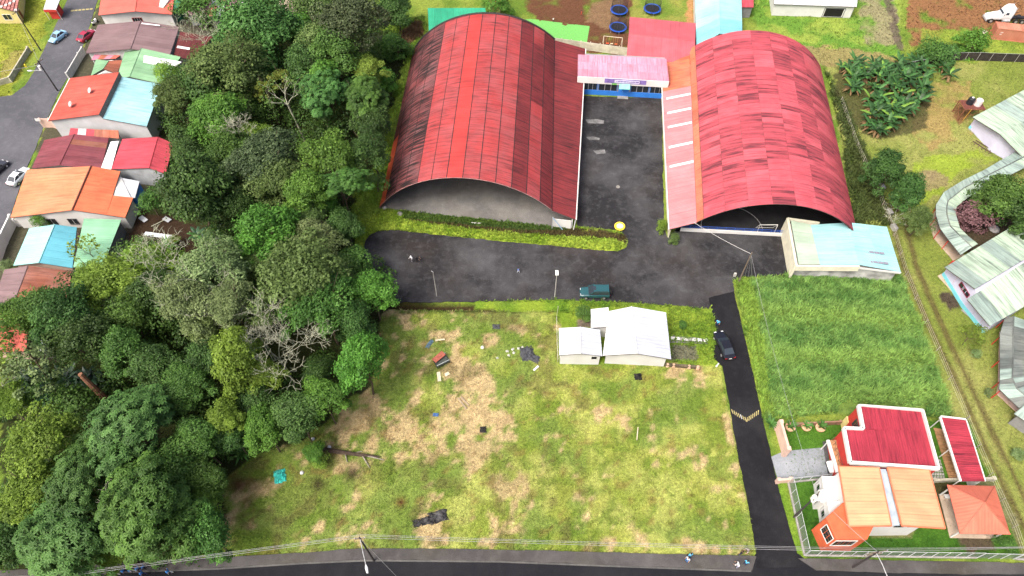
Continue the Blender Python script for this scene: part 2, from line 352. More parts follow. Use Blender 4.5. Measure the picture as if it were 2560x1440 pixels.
    m = inpoly(wx, wy, [(1130, 752), (1400, 748), (1500, 742), (1780, 768), (1785, 785), (1660, 778), (1400, 772), (1300, 775)]); grass(m, (.10, .19, .02), (.17, .25, .03))
    # woods and the earth yard behind the houses
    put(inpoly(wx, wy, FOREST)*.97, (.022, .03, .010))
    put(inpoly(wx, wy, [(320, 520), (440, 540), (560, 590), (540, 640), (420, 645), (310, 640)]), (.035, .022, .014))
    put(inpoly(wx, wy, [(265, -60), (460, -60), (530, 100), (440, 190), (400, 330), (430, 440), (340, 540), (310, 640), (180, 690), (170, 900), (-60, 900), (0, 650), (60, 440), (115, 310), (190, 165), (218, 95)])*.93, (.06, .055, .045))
    # verge of the left street
    grass(inpoly(wx, wy, [(-300, -60), (170, -60), (90, 120), (50, 190), (30, 240), (-300, 260)]), (.16, .20, .025), (.24, .27, .04))
    put(inpoly(wx, wy, [(0, 160), (40, 120), (70, 125), (50, 180), (0, 210)])*.6, (.24, .2, .08))
    h = (fbm(x*.25, y*.25, 71)-.5)*.22+(fbm(x*.9, y*.9, 73)-.5)*.12
    h = h+inpoly(px, py, FIELD)*np.clip(band, 0, 1)*.7
    h = h-1.1*sstep(12, 5, linedist(px, py, DITCH))+.4*np.exp(-(d/13)**2)*sstep(1570, 1540, px)*sstep(960, 1010, px)
    h = h*(1-.7*inpoly(px, py, YARD))
    return np.clip(c*(1+(fbm(x*2.3, y*2.3, 81)[..., None]-.5)*.5), .004, 1), h
# paved outlines (photo pixels), all flat sheets
PARK = [(912, 602), (922, 588), (945, 578), (985, 576), (1060, 583), (1180, 596), (1300, 606), (1400, 616), (1500, 626), (1545, 628), (1566, 618), (1570, 600), (1560, 584), (1540, 575), (1480, 568), (1442, 566), (1443, 540), (1457, 240), (1655, 245), (1660, 560), (1668, 592), (1690, 574), (1860, 578), (1968, 578), (1985, 688), (1930, 690), (1850, 692), (1832, 704), (1836, 730), (1782, 745), (1772, 772), (1660, 762), (1560, 756), (1400, 748), (1250, 752), (1110, 755), (990, 756), (960, 735), (930, 700), (905, 672)]
LANE = [(1772, 745), (1834, 728), (1852, 800), (1870, 880), (1893, 980), (1915, 1080), (1937, 1180), (1962, 1280), (1998, 1400), (2000, 1418), (1890, 1420), (1892, 1392), (1872, 1270), (1848, 1150), (1823, 1010), (1806, 915), (1786, 895), (1784, 868), (1795, 850), (1786, 800)]
STREETL = [(232, -60), (262, -60), (215, 95), (190, 160), (150, 225), (112, 310), (85, 380), (58, 440), (20, 560), (0, 640), (-60, 800), (-300, 800), (-300, 262), (-20, 244), (30, 238), (62, 214), (84, 180), (104, 135), (122, 100), (168, 0), (190, -60)]
ROADB = [(-200, 1440), (-60, 1436), (200, 1426), (540, 1410), (760, 1398), (920, 1390), (1250, 1392), (1500, 1402), (1870, 1412), (1890, 1384), (1996, 1384), (2030, 1412), (2300, 1420), (2700, 1425), (2700, 1700), (-200, 1700)]
WALKB = [(-100, 1432), (140, 1420), (380, 1401), (540, 1394), (760, 1382), (900, 1372), (1100, 1372), (1400, 1378), (1600, 1384), (1800, 1388), (1890, 1391), (1880, 1426), (1500, 1412), (1250, 1402), (920, 1399), (760, 1406), (540, 1420), (200, 1432), (-100, 1444)]
WALKR = [(1995, 1396), (2200, 1400), (2545, 1408), (2700, 1412), (2700, 1438), (2300, 1434), (2040, 1426)]
PAVED = [PARK, LANE, STREETL, ROADB, WALKB, WALKR]
HALLFLOORS = [[(953, 521), (1428, 571), (1440, 140), (1030, 132)], [(1690, 578), (2140, 598), (2055, 175), (1690, 145)]]
def make_ground():
    st = .5; xs = np.arange(-172, 172.1, st); ys = np.arange(6, 196.1, st)
    X, Y = np.meshgrid(xs, ys); c, h = zones(X, Y); px, py = PXA(X, Y)
    flat = np.zeros(X.shape, bool)
    for p in PAVED+HALLFLOORS: flat |= inpoly(px, py, p)
    d = flat.copy()                                    # one cell wider
    d[1:] |= flat[:-1]; d[:-1] |= flat[1:]; d[:, 1:] |= flat[:, :-1]; d[:, :-1] |= flat[:, 1:]
    h = np.where(flat, -.14, np.where(d, np.minimum(h, .02), h))
    ny, nx = X.shape
    v = np.stack([X, Y, h], -1).reshape(-1, 3); cc = np.concatenate([c, np.ones(X.shape+(1,))], -1).reshape(-1, 4)
    i = np.arange((ny-1)*(nx-1)); r, q = i//(nx-1), i % (nx-1); a = r*nx+q
    f = np.stack([a, a+1, a+nx+1, a+nx], -1)
    # apron to the horizon
    big = 1500; n0 = len(v)
    x0, x1, y0, y1 = xs[0], xs[-1], ys[0], ys[-1]
    ring = np.array([(x0, y0), (x1, y0), (x1, y1), (x0, y1), (-big, -big), (big, -big), (big, big), (-big, big)])
    v = np.concatenate([v, np.c_[ring, np.full(8, -.12)]]); cc = np.concatenate([cc, np.tile([.12, .17, .03, 1], (8, 1))])
    f = np.concatenate([f, np.array([[4, 5, 1, 0], [5, 6, 2, 1], [6, 7, 3, 2], [7, 4, 0, 3]])+n0])
    return v, f, cc
def npmesh(name, v, f, col=None, mats=(), smooth=False):
    me = bpy.data.meshes.new(name); k = f.shape[1]
    me.vertices.add(len(v)); me.vertices.foreach_set('co', v.astype(np.float32).ravel())
    me.loops.add(f.size); me.loops.foreach_set('vertex_index', f.astype(np.int32).ravel())
    me.polygons.add(len(f)); me.polygons.foreach_set('loop_start', np.arange(0, f.size, k, dtype=np.int32)); 
    if smooth: me.polygons.foreach_set('use_smooth', np.ones(len(f), bool))
    if col is not None:
        at = me.color_attributes.new('Col', 'FLOAT_COLOR', 'POINT'); at.data.foreach_set('color', col.astype(np.float32).ravel())
    for m in mats: me.materials.append(m)
    me.update(calc_edges=True); me.validate(); return me
def groundmat():
    k = NT('ground_cover'); a = k.n('ShaderNodeAttribute', attribute_name='Col').outputs['Color']; pos = k.n('ShaderNodeNewGeometry').outputs['Position']
    c = k.mix(.75, a, k.mix(k.noise(pos, 2.6, 6, .72, .3, .7), (.5, .52, .5), (1.5, 1.45, 1.4)), 'MULTIPLY')
    c = k.mix(.7, c, k.mix(k.noise(pos, 8., 3, .8, .3, .7), (.45, .5, .45), (1.6, 1.5, 1.5)), 'MULTIPLY')
    k.l(c, k.b.inputs['Base Color']); k.b.inputs['Roughness'].default_value = .95; k.b.inputs['Specular IOR Level'].default_value = .1
    k.bump(k.noise(pos, 4., 6, .75, .2, .8), .8, .12); return k.m
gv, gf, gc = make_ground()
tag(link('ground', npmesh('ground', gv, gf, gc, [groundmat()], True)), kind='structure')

def ragged(poly, step=.5, amp=.12, s=0):
    P = [G(*p) for p in poly]; out = []; n = len(P)
    for i in range(n):
        a, b = P[i], P[(i+1) % n]; L = (b-a).length; m = max(1, min(400, int(L/step)))
        nr = Vector((b.y-a.y, a.x-b.x, 0)).normalized() if L > 0 else Vector()
        for j in range(m):
            q = a.lerp(b, j/m); k = float(fbm(np.array([q.x*.8]), np.array([q.y*.8]), 90+s)[0]-.5)*2*amp*2+random.uniform(-.3, .3)*amp
            out.append(q+nr*k)
    return out
def sheet(name, pts, z, m, parent=None, kind=None, skirt=.12, **kw):
    tris = geometry.tessellate_polygon([[Vector((p.x, p.y, 0)) for p in pts]])
    mb = MB(); n = len(pts); top = [Vector((p.x, p.y, z)) for p in pts]; lo = [Vector((p.x, p.y, z-skirt)) for p in pts]
    def up(t):
        a, b, c = (top[i] for i in t); return list(t) if (b-a).cross(c-a).z > 0 else list(t)[::-1]
    mb.add(top+lo, [up(t) for t in tris]+[[i, (i+1) % n, (i+1) % n+n, i+n] for i in range(n)])
    return mb.build(name, m, parent, kind=kind, base=(pts[0].x, pts[0].y, z), **kw)
AS_PARK = asphalt('parking_asphalt', (.019, .019, .021), (.11, .11, .115), .62, (.045, .035, .03), .5, .1, .85, .5)
AS_LANE = asphalt('fresh_asphalt', (.010, .010, .012), (.045, .045, .048), .35, None, 0, .14, .85, .45)
AS_STREET = asphalt('street_asphalt', (.07, .072, .082), (.18, .18, .195), .5, None, 0, .08)
AS_ROAD = asphalt('road_asphalt', (.011, .0115, .014), (.04, .04, .043), .35, None, 0, .12, .85, .4)
CONC = asphalt('pavement_concrete', (.055, .052, .052), (.14, .135, .128), .5, (.06, .055, .035), .4, .2)
CONCL = mat('pale_concrete', (.30, .29, .27), .2, 1.2, .85, .3, (.12, .115, .10), .6, .5)
sheet('parking_lot', ragged(PARK, .5, .14, 1), 0.0, AS_PARK, kind='structure')
sheet('lane', ragged(LANE, .5, .06, 2), .008, AS_LANE, kind='structure')
sheet('street', ragged(STREETL, .8, .05, 3), 0.0, AS_STREET, kind='structure')
sheet('road', ragged(ROADB, .8, .04, 4), 0.0, AS_ROAD, kind='structure')
sheet('pavement', ragged(WALKB, .8, .05, 5), .12, CONC, kind='structure', skirt=.3)
sheet('pavement', ragged(WALKR, .8, .05, 6), .12, CONC, kind='structure', skirt=.3)
KERBP = [(-100, 1444), (200, 1432), (540, 1420), (760, 1406), (920, 1399), (1250, 1402), (1500, 1412), (1878, 1426)]
sheet('kerb', [G(*p) for p in KERBP]+[G(x, y+4.5) for x, y in KERBP[::-1]], .05, asphalt('kerb_concrete', (.07, .07, .068), (.16, .155, .145), .6, None, 0, .3), kind='structure')
# ------------------------------------------------------------------ roofs, walls, windows
WHITE = mat('white_paint', (.64, .64, .62), .06, 1.2, .6, .05, (.30, .29, .25), .35, .6)
DARKMETAL = mat('dark_steel', (.05, .05, .055), .2, 3, .5)
PALEMETAL = mat('galvanised_steel', (.42, .43, .44), .12, 3, .45, metal=.3)
UNDER = mat('roof_underside', (.10, .085, .08), .2, 2)
PANE = glassmat()
def bil(q, a, b): return q[0].lerp(q[1], a).lerp(q[3].lerp(q[2], a), b)
def roofquad(parent, q, m, nu=4, nv=1, th=.05, deck=True, name='roof', lift=.012, pick=None, decklabel=None):
    """q: eave start, eave end, ridge end, ridge start. One deck with its sheets laid on it, each sheet its own piece."""
    q = [Vector(p) for p in q]
    if deck:
        dm = MB(); dn = Vector((0, 0, .075)); md = max(2, nu)
        dm.v = [bil(q, i/md, j/2)-dn-Vector((0, 0, .09*s_)) for s_ in (0, 1) for j in range(3) for i in range(md+1)]; w_ = md+1; o_ = 3*w_
        for j in range(2):
            for i in range(md): a_ = j*w_+i; dm.f += [[a_, a_+1, a_+w_+1, a_+w_], [o_+a_+w_, o_+a_+w_+1, o_+a_+1, o_+a_]]
        rim = list(range(w_))+[w_+md, 2*w_+md]+list(range(2*w_+md-1, 2*w_-1, -1))+[w_]
        dm.f += [[a_, b_, b_+o_, a_+o_] for a_, b_ in zip(rim, rim[1:]+rim[:1])]; dm.m = [0]*len(dm.f)
        d = dm.build(name, UNDER, parent, decklabel)
    else: d = parent
    L = (q[1]-q[0]).length; S = (q[3]-q[0]).length; cache = {}
    for i in range(nu):
        for j in range(nv):
            g = .012/max(L, 1)
            c = [bil(q, i/nu+g, j/nv), bil(q, (i+1)/nu-g, j/nv), bil(q, (i+1)/nu-g, (j+1)/nv), bil(q, i/nu+g, (j+1)/nv)]
            z = Vector((0, 0, random.uniform(0, lift)+.004*((i+j) % 2))); c = [p+z for p in c]
            uv = [(i/nu*L, j/nv*S), ((i+1)/nu*L, j/nv*S), ((i+1)/nu*L, (j+1)/nv*S), (i/nu*L, (j+1)/nv*S)]
            mm = pick(i, j) if pick else m
            MB().slab(c, th, uv).build('roof_sheet', mm, d)
    return d
def outl(pts, k):                                    # shrink a polygon towards its middle by k metres
    c = sum(pts, Vector())/len(pts); out = []
    n = len(pts)
    for i in range(n):
        a, b, d = pts[i-1], pts[i], pts[(i+1) % n]
        e1 = (b-a).to_2d().normalized(); e2 = (d-b).to_2d().normalized()
        n1 = Vector((-e1.y, e1.x)); n2 = Vector((-e2.y, e2.x))
        if n1.dot((c-b).to_2d()) < 0: n1 = -n1
        if n2.dot((c-b).to_2d()) < 0: n2 = -n2
        bis = n1+n2; l = bis.length
        if l < .2: out.append(b.copy()); continue
        bis /= l; s = k/max(.35, bis.dot(n1)); out.append(Vector((b.x+bis.x*s, b.y+bis.y*s, b.z)))
    return out
def wallbody(parent, pts, m, z0=0., drop=.1, name='wall', label=None, zbase=None):
    """solid walls below roof outline pts (each with its own height)"""
    n = len(pts); top = [Vector((p.x, p.y, p.z-drop)) for p in pts]; lo = [Vector((p.x, p.y, z0)) for p in pts]
    caps = [[6, 7, 10, 11], [7, 8, 9, 10]] if n == 6 else [list(range(n, 2*n))]
    return MB().add(lo+top, [list(range(n))[::-1]]+caps+[[i, (i+1) % n, (i+1) % n+n, i+n] for i in range(n)]).build(name, m, parent, label)
def window(parent, a, b, z0, z1, frame=None, pane=None, bars=2, rows=1, proud=.03, name='window'):
    """on the wall line a-b (2D), outside to the right of a->b"""
    a = Vector((a[0], a[1], 0)); b = Vector((b[0], b[1], 0)); d = (b-a); L = d.length; d.normalize(); nr = Vector((d.y, -d.x, 0))
    fr = MB(); up = Vector((0, 0, 1)); w = .07; o = nr*proud
    for z in (z0, z1): fr.beam(a+up*z+o, b+up*z+o, .09, w)
    for p in (a, b): fr.beam(p+up*z0+o, p+up*z1+o, .09, w, nr)
    f = fr.build(name, frame or WHITE, parent)
    for i in range(bars):
        for j in range(rows):
            p0 = a.lerp(b, (i+.06)/bars); p1 = a.lerp(b, (i+.94)/bars); za = z0+(z1-z0)*(j+.06)/rows; zb = z0+(z1-z0)*(j+.94)/rows; q = nr*(proud-.012)
            MB().add([p0+up*za+q, p1+up*za+q, p1+up*zb+q, p0+up*zb+q, p0+up*za-q, p1+up*za-q, p1+up*zb-q, p0+up*zb-q], [[0, 1, 2, 3], [1, 5, 6, 2], [4, 0, 3, 7], [3, 2, 6, 7], [4, 5, 1, 0]]).build('pane', pane or PANE, f)
    return f
def door(parent, a, b, z1, m, z0=0., proud=.035):
    a = Vector((a[0], a[1], 0)); b = Vector((b[0], b[1], 0)); d = (b-a).normalized(); nr = Vector((d.y, -d.x, 0)); up = Vector((0, 0, 1))
    o = MB().beam(a.lerp(b, .5)+up*z0+nr*proud, a.lerp(b, .5)+up*z1+nr*proud, (b-a).length, .06, nr).build('door', m, parent)
    MB().box(a.lerp(b, .85)+up*(z0+(z1-z0)*.48)+nr*(proud+.06), (.05, .05, .14)).build('handle', PALEMETAL, o)
    return o
def gable(name, label, cat, e1, e2, ridge, ze, zr, m1, m2=None, wm=None, over=.45, n=5, nv=1, group=None, ze2=None, pick1=None, pick2=None, body=True, fascia=None):
    """e1: eave line (near end, far end) in photo px at height ze; ridge the same at zr; e2 the other eave"""
    ze2 = ze if ze2 is None else ze2
    A, B = (G(*p, ze) for p in e1); D, C = (G(*p, ze2) for p in e2); r0, r1 = (G(*p, zr) for p in ridge)
    c = (A+B+C+D)/4; t = thing(name, (c.x, c.y, 0), label, cat, group)
    roofquad(t, [A, B, r1, r0], m1, n, nv, pick=pick1); roofquad(t, [D, C, r1, r0], m2 or m1, n, nv, pick=pick2)
    MB().tube([r0+Vector((0, 0, .03)), r1+Vector((0, 0, .03))], .07, 6).build('ridge_cap', m1, t)
    if fascia:
        for p, q in ((A, r0), (r0, D), (B, r1), (r1, C)): MB().beam(p-Vector((0, 0, .12)), q-Vector((0, 0, .12)), .05, .22).build('fascia', fascia, t)
    if body and wm:
        ring = [A, r0, D, C, r1, B]; q = outl([A, D, C, B], over); i0 = q[0].lerp(q[1], ((r0-A).to_2d().length)/max(.1, (D-A).to_2d().length)); i1 = q[3].lerp(q[2], ((r1-B).to_2d().length)/max(.1, (C-B).to_2d().length))
        k = over*(zr-ze)/max(1., ((r0-A).to_2d().length))
        pts = [q[0]+Vector((0, 0, k)), Vector((i0.x, i0.y, zr)), q[1]+Vector((0, 0, k)), q[2]+Vector((0, 0, k)), Vector((i1.x, i1.y, zr)), q[3]+Vector((0, 0, k))]
        wallbody(t, pts, wm, drop=.38); t_w = pts
        return t, pts
    return t, [A, r0, D, C, r1, B]
def mono(name, label, cat, px, zs, m, wm=None, over=.3, n=4, nv=1, group=None, pick=None, parent=None):
    """px: eave start, eave end, high end, high start with heights zs"""
    q = [G(*p, z) for p, z in zip(px, zs)]; c = sum(q, Vector())/4
    t = parent or thing(name, (c.x, c.y, 0), label, cat, group)
    roofquad(t, q, m, n, nv, pick=pick)
    pts = None
    if wm: pts = outl(q, over); wallbody(t, pts, wm, drop=.15)
    return t, pts or q

# ------------------------------------------------------------------ the two arched halls
def hall_pt(h, u, z, v, b):
    al = h['al']; det = math.cos(al)*math.cos(b)+math.sin(al)*math.sin(b)
    return Vector(((u*math.cos(b)+v*math.sin(al))/det, (v*math.cos(al)-u*math.sin(b))/det, z))
def arch(h, ang, front, dr=0.):                        # point on the arch; angle from the crown, + to the right
    r = h['R']+dr; u = h['u0']+r*math.sin(ang); z = h['zc']+r*math.cos(ang)
    return hall_pt(h, u, z, *((h['v0'], h['bF']) if front else (h['v1'], h['bB'])))
def hall(h, t, a0, a1, nu, nv, pick, rowjit=0., seg=4):
    """arched roof of t between angles a0 and a1: nu strips round the arch, nv sheets along it"""
    sh = MB(); ns = 40
    for i in range(ns+1):
        a = a0+(a1-a0)*i/ns
        sh.v += [arch(h, a, True, -.08), arch(h, a, False, -.08)]
    for i in range(ns): sh.f.append([2*i, 2*i+2, 2*i+3, 2*i+1]); sh.m.append(0)
    roof = sh.build('roof', UNDER, t)
    Lg = (arch(h, 0, False)-arch(h, 0, True)).length
    for i in range(nu):
        b0 = a0+(a1-a0)*i/nu; b1 = a0+(a1-a0)*(i+1)/nu; sft = rowjit*((i*.37) % 1)
        for j in range(nv):
            s0 = max(0, (j+(sft if j else 0))/nv); s1 = min(1, (j+1+(sft if j < nv-1 else 0))/nv)
            mb = MB(); up = random.uniform(0, .02); top = []; g = .0013
            for s in (s0+g*.4, s1-g*.4):
                for k in range(seg+1):
                    a = b0+(b1-b0)*k/seg; a = min(max(a, b0+.0012), b1-.0012); dr = up+.02*(k == seg)
                    top.append(arch(h, a, True, dr).lerp(arch(h, a, False, dr), s))
            n = seg+1; low = [p-Vector((math.sin((b0+b1)/2)*.04, 0, .04*math.cos((b0+b1)/2))) for p in top]
            fs = []; uvs = []
            for k in range(seg):
                fs.append([k, k+1, n+k+1, n+k]); va = (b0+(b1-b0)*k/seg)*h['R']; vb = (b0+(b1-b0)*(k+1)/seg)*h['R']
                uvs.append([(s0*Lg, va), (s0*Lg, vb), (s1*Lg, vb), (s1*Lg, va)])
                fs.append([2*n+k, 2*n+k+1, k+1, k]); uvs.append(None); fs.append([n+k, n+k+1, 3*n+k+1, 3*n+k]); uvs.append(None)
            fs += [[0, n, 3*n, 2*n], [2*n-1, seg, 2*n+seg, 4*n-1]]; uvs += [None, None]
            mb.add(top+low, fs, uvs); mb.build('roof_sheet', pick(i, j), roof, smooth=False)
    return roof
def arch_ribs(h, t, a0, a1, n, m):
    for j in range(n):
        s = (j+.08)/(n-.3)
        MB().tube([arch(h, a0+(a1-a0)*k/16, True, -.3).lerp(arch(h, a0+(a1-a0)*k/16, False, -.3), min(1, s)) for k in range(17)], .07, 5).build('arch_rib', m, t)
RUSTY = (.30, .10, .035)
RL = roofmat('weathered_red_sheet', (.35, .052, .053), (.05, .026, .027), .85, .35, .3, .55, (.33, .10, .105), .6, .04, spec=.12, line=.45, ooff=0.)
RLB = roofmat('bright_red_sheet', (.40, .052, .048), (.16, .03, .03), .5, .35, .3, .5, rnd=.03, spec=.12, line=.3, ooff=0.)
RLG = roofmat('grimy_red_sheet', (.25, .068, .07), (.022, .018, .018), 1.15, .35, .3, .6, (.21, .12, .125), .7, .05, spec=.12, line=.5, thr=(.34, .66), ooff=0.)
RLD = roofmat('dark_red_sheet', (.20, .034, .037), (.026, .016, .017), .95, .35, .3, .55, (.10, .028, .03), .6, .05, spec=.12, line=.5, ooff=0.)
RLO = roofmat('orange_red_sheet', (.50, .085, .04), (.1, .03, .02), .4, .35, .3, .5, ooff=0.)
HL = dict(al=.0459, v0=74.856, v1=120.908, u0=-10.034, zc=-9.254, R=18.567, bF=.136, bB=.0528)
t = thing('arched_hall', (-9, 98, 0), 'long arched hall with weathered red metal roof and grimy sides left of the asphalt yard', 'hall')
aL = -math.asin(26.0/18.567*0+min(1, (26.13-10.034)/18.567)); aR = math.asin((2.97+10.034)/18.567)
NU = 13
def pickL(i, j):
    r = random.random()
    if i == 0: return RLO if j < 3 else RLG
    if i in (1, 2): return RLG
    if i == 3: return RLG
    if i == 6: return RLB
    if i == 11: return RL if r < .5 else RLD
    if i in (10, 12): return RLD
    return RL
hall(HL, t, aL, aR, NU, 8, pickL, 0.)
TRUSS = mat('rusty_steel', (.13, .07, .05), .25, 2, .7)
arch_ribs(HL, t, aL, aR, 9, TRUSS)
SEAM = mat('black_seam_sealant', (.03, .024, .024), .3, 3, .7)
for i in range(1, NU+1):
    a = aL+(aR-aL)*i/NU
    MB().beam(arch(HL, a, True, .03), arch(HL, a, False, .03), .12 if i > 5 else .09, .03, Vector((math.sin(a), 0, math.cos(a)))).build('seam', SEAM, t)
MB().tube([arch(HL, aL+(aR-aL)*k/24, False, .06) for k in range(25)], .22, 6).build('rear_edge_trim', SEAM, t)
MB().tube([arch(HL, aL+(aR-aL)*k/24, True, .01) for k in range(25)], .05, 5).build('front_edge_trim', mat('faded_trim', (.30, .16, .15), .3, 2), t)
# lean-to along the yard side
f0 = arch(HL, aR, True); f1 = arch(HL, aR, False); e0 = G(1439, 549, 2.6); e1 = G(1457, 233, 2.6); e1 = e0+(e1-e0)*((f1-f0).length/(e1-e0).length)*1.0
roofquad(t, [e0, e1, f1-Vector((0, 0, .12)), f0-Vector((0, 0, .12))], RLD, 12, 1, name='side_roof')
MB().tube([e0+Vector((.1, 0, -.05)), e1+Vector((.1, 0, -.05))], .11, 6).build('gutter', WHITE, t)
MB().tube([e0+Vector((.02, .1, -.1)), Vector((e0.x-.15, e0.y+.1, 0))], .09, 7).build('downpipe', WHITE, t)
for k in range(7):
    p = (e0-Vector((.45, -.4, 0))).lerp(e1-Vector((.45, .4, 0)), k/7); q = (e0-Vector((.45, -.4, 0))).lerp(e1-Vector((.45, .4, 0)), (k+.97)/7)
    MB().beam(Vector((p.x, p.y, 1.15)), Vector((q.x, q.y, 1.15)), .14, 2.3).build('wall', WHITE, t)
p = e0+Vector((-.6, .35, 0)); MB().beam((p.x, p.y, .95), (p.x-3.1, p.y+.5, .95), .12, 1.9).build('end_wall', WHITE, t)
MB().beam((p.x-3.1, p.y-.1, 0), (p.x-3.1, p.y-.1, 2.9), .15, .15).build('post', PALEMETAL, t)
MB().beam((p.x-3.0, p.y-.25, 2.8), (p.x-1.3, p.y-.35, 0), .1, .1).build('brace', mat('pale_blue_paint', (.25, .4, .6)), t)
# its gravel floor and back wall
GRAVEL = asphalt('grey_gravel', (.12, .118, .115), (.25, .245, .23), .6, (.14, .125, .10), .4, .2, .95, .5)
sheet('hall_floor', [G(950, 521), G(1428, 571), hall_pt(HL, 5.5, 0, HL['v1'], HL['bB']), hall_pt(HL, -26, 0, HL['v1'], HL['bB'])], .0, GRAVEL, kind='structure')
bk = [arch(HL, aL+(aR-aL)*k/20, False, -.1) for k in range(21)]; MB().add(bk+[Vector((bk[-1].x, bk[-1].y, 0)), Vector((bk[0].x, bk[0].y, 0))], [list(range(23))]).build('back_wall', mat('grey_block', (.22, .21, .2), .2, 1), t)

# right hall
RR = roofmat('faded_crimson_sheet', (.44, .078, .096), (.19, .04, .055), .75, .4, .28, .55, (.55, .13, .155), .6, .03, spec=.12, line=.0, thr=(.5, .72))
RRS = roofmat('stained_crimson_sheet', (.42, .074, .092), (.13, .033, .042), 1.2, .4, .28, .6, (.28, .055, .07), .45, .03, .7, thr=(.44, .68), line=.0)
RRP = roofmat('pale_pink_sheet', (.52, .20, .21), (.3, .09, .08), .45, .3, .3, .5, rnd=.05)
RRO = roofmat('rusty_orange_sheet', (.46, .14, .07), (.38, .07, .06), .95, .3, .5, .6, (.5, .20, .14), .7, .15, 2.)
HR = dict(al=.1256, v0=74.46, v1=121.52, u0=32.53, zc=-8.41, R=17.19, bF=.0767, bB=.1254)
t = thing('arched_hall', (43, 96, 0), 'arched sports hall with faded crimson patchwork roof and dark open end right of the yard', 'hall')
bL = -math.asin((32.53-20.25)/17.19); bR = math.asin((46.2-32.53)/17.19)
st_map = {(i, j): random.random() for i in range(8) for j in range(36)}
def pickR(i, j):
    if i == 0: return RRO
    r = .55*st_map[(i, j)]+.45*float(vnoise(np.array([i*1.7]), np.array([j*.35]), 3)[0])
    return RRS if r > .47 else RR
def arch_cols():
    pass
hall(HR, t, bL+.075, bR, 8, 36, lambda i, j: pickR(i+1, j) if i < 7 else pickR(7, j), .0)
hb = dict(HR)
hall(HR, t, bL, bL+.073, 1, 12, lambda i, j: RRO, 0., 2)
arch_ribs(HR, t, bL, bR, 9, TRUSS)
g0 = arch(HR, bL, True); g1 = arch(HR, bL, False); e0 = G(1674, 573, 2.7); e1 = G(1657, 235, 2.7); e1 = e0+(e1-e0).normalized()*(g1-g0).length
def pk(i, j): return RRO if i > 11 else RRP
sd_ = roofquad(t, [e0, e1, g1-Vector((0, 0, .1)), g0-Vector((0, 0, .1))], RRP, 16, 1, name='side_roof', pick=pk)
SKY = mat('white_translucent_sheet', (.78, .79, .78), .04, 2, .35)
for k, s in enumerate((.30, .405, .52, .605, .695)):
    q = [e0, e1, g1, g0]; c = [bil(q, s, .12 if k != 3 else .5)+Vector((0, 0, .03)), bil(q, s+.011, .12)+Vector((0, 0, .03)), bil(q, s+.011, .97)+Vector((0, 0, -.06)), bil(q, s, .97)+Vector((0, 0, -.06))]
    c[0] = bil(q, s, .12)+Vector((0, 0, .03)); MB().slab(c, .03).build('skylight_strip', SKY, sd_)
MB().tube([e0+Vector((-.1, 0, -.06)), e1+Vector((-.1, 0, -.06))], .1, 6).build('gutter', WHITE, t)
WALLC = mat('cream_wall', (.60, .57, .46), .08, 1.5, .8, .1, (.25, .23, .16), .5, .6)
for k in range(8):
    a = (e0+Vector((.35, .5, 0))); b = (e1+Vector((.35, 0, 0))); p = a.lerp(b, k/8); q = a.lerp(b, (k+.97)/8)
    MB().beam((p.x, p.y, 1.15), (q.x, q.y, 1.15), .15, 2.3).build('wall', WALLC, t)
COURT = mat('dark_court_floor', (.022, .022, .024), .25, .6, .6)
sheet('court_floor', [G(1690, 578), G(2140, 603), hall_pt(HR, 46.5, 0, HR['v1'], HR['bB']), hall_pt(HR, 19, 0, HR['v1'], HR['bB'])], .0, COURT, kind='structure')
bk = [arch(HR, bL+(bR-bL)*k/20, False, -.1) for k in range(21)]; MB().add(bk+[Vector((bk[-1].x, bk[-1].y, 0)), Vector((bk[0].x, bk[0].y, 0))], [list(range(23))]).build('back_wall', mat('grey_block', (.22, .21, .2)), t)
sidew = [arch(HR, bR, True, -.1), arch(HR, bR, False, -.1)]; MB().quad(sidew[0], sidew[1], Vector((sidew[1].x, sidew[1].y, 0)), Vector((sidew[0].x, sidew[0].y, 0))).build('side_wall', mat('grey_block', (.22, .21, .2)), t)
# low wall, blue railing, court line and goal in the open end
wa, wb = G(1700, 577), G(1968, 591)
MB().beam((wa.x, wa.y, .35), (wb.x, wb.y, .35), .18, .7).build('low_wall', mat('white_paint', (.7, .7, .7)), t)
BLUE = mat('blue_paint', (.03, .10, .42), .1, 2, .5)
d = wb-wa; rail = MB()
for z in (1.0, 1.35): rail.tube([wa+Vector((0, .02, z)), wb+Vector((0, .02, z))], .035, 5)
for k in range(13): p = wa+d*k/12; rail.tube([p+Vector((0, .02, .6)), p+Vector((0, .02, 1.36))], .03, 5)
rail.build('railing', BLUE, t)
PALELINE = mat('faded_line_paint', (.35, .35, .35), .2, 3)
ln = MB(); cc = G(1830, 572)
for k in range(22):
    a = math.pi*k/21; b = math.pi*(k+.98)/21; ca, cb = Vector((math.cos(a), math.sin(a), 0)), Vector((math.cos(b), math.sin(b), 0))
    ln.quad(cc+ca*5.0+Vector((0, 0, .006)), cc+cb*5.0+Vector((0, 0, .006)), cc+cb*5.1+Vector((0, 0, .006)), cc+ca*5.1+Vector((0, 0, .006)))
ln.build('court_line', PALELINE, None, 'faded white arc painted on the dark sports hall floor', cat='marking')
gp = G(1914, 581); gl = thing('football_goal', gp, 'small white football goal behind the blue railing of the sports hall', 'goal')
gw = (G(1937, 583)-G(1893, 581)).length
MB().tube([gp+Vector((-gw/2, 0, 0)), gp+Vector((-gw/2, 0, 1.9)), gp+Vector((gw/2, 0, 1.9)), gp+Vector((gw/2, 0, 0))], .06, 6).build('frame', WHITE, gl)
for s in (-1, 1): MB().tube([gp+Vector((s*gw/2, .05, 1.85)), gp+Vector((s*gw/2, 1.0, .03))], .035, 5).build('stay', WHITE, gl)
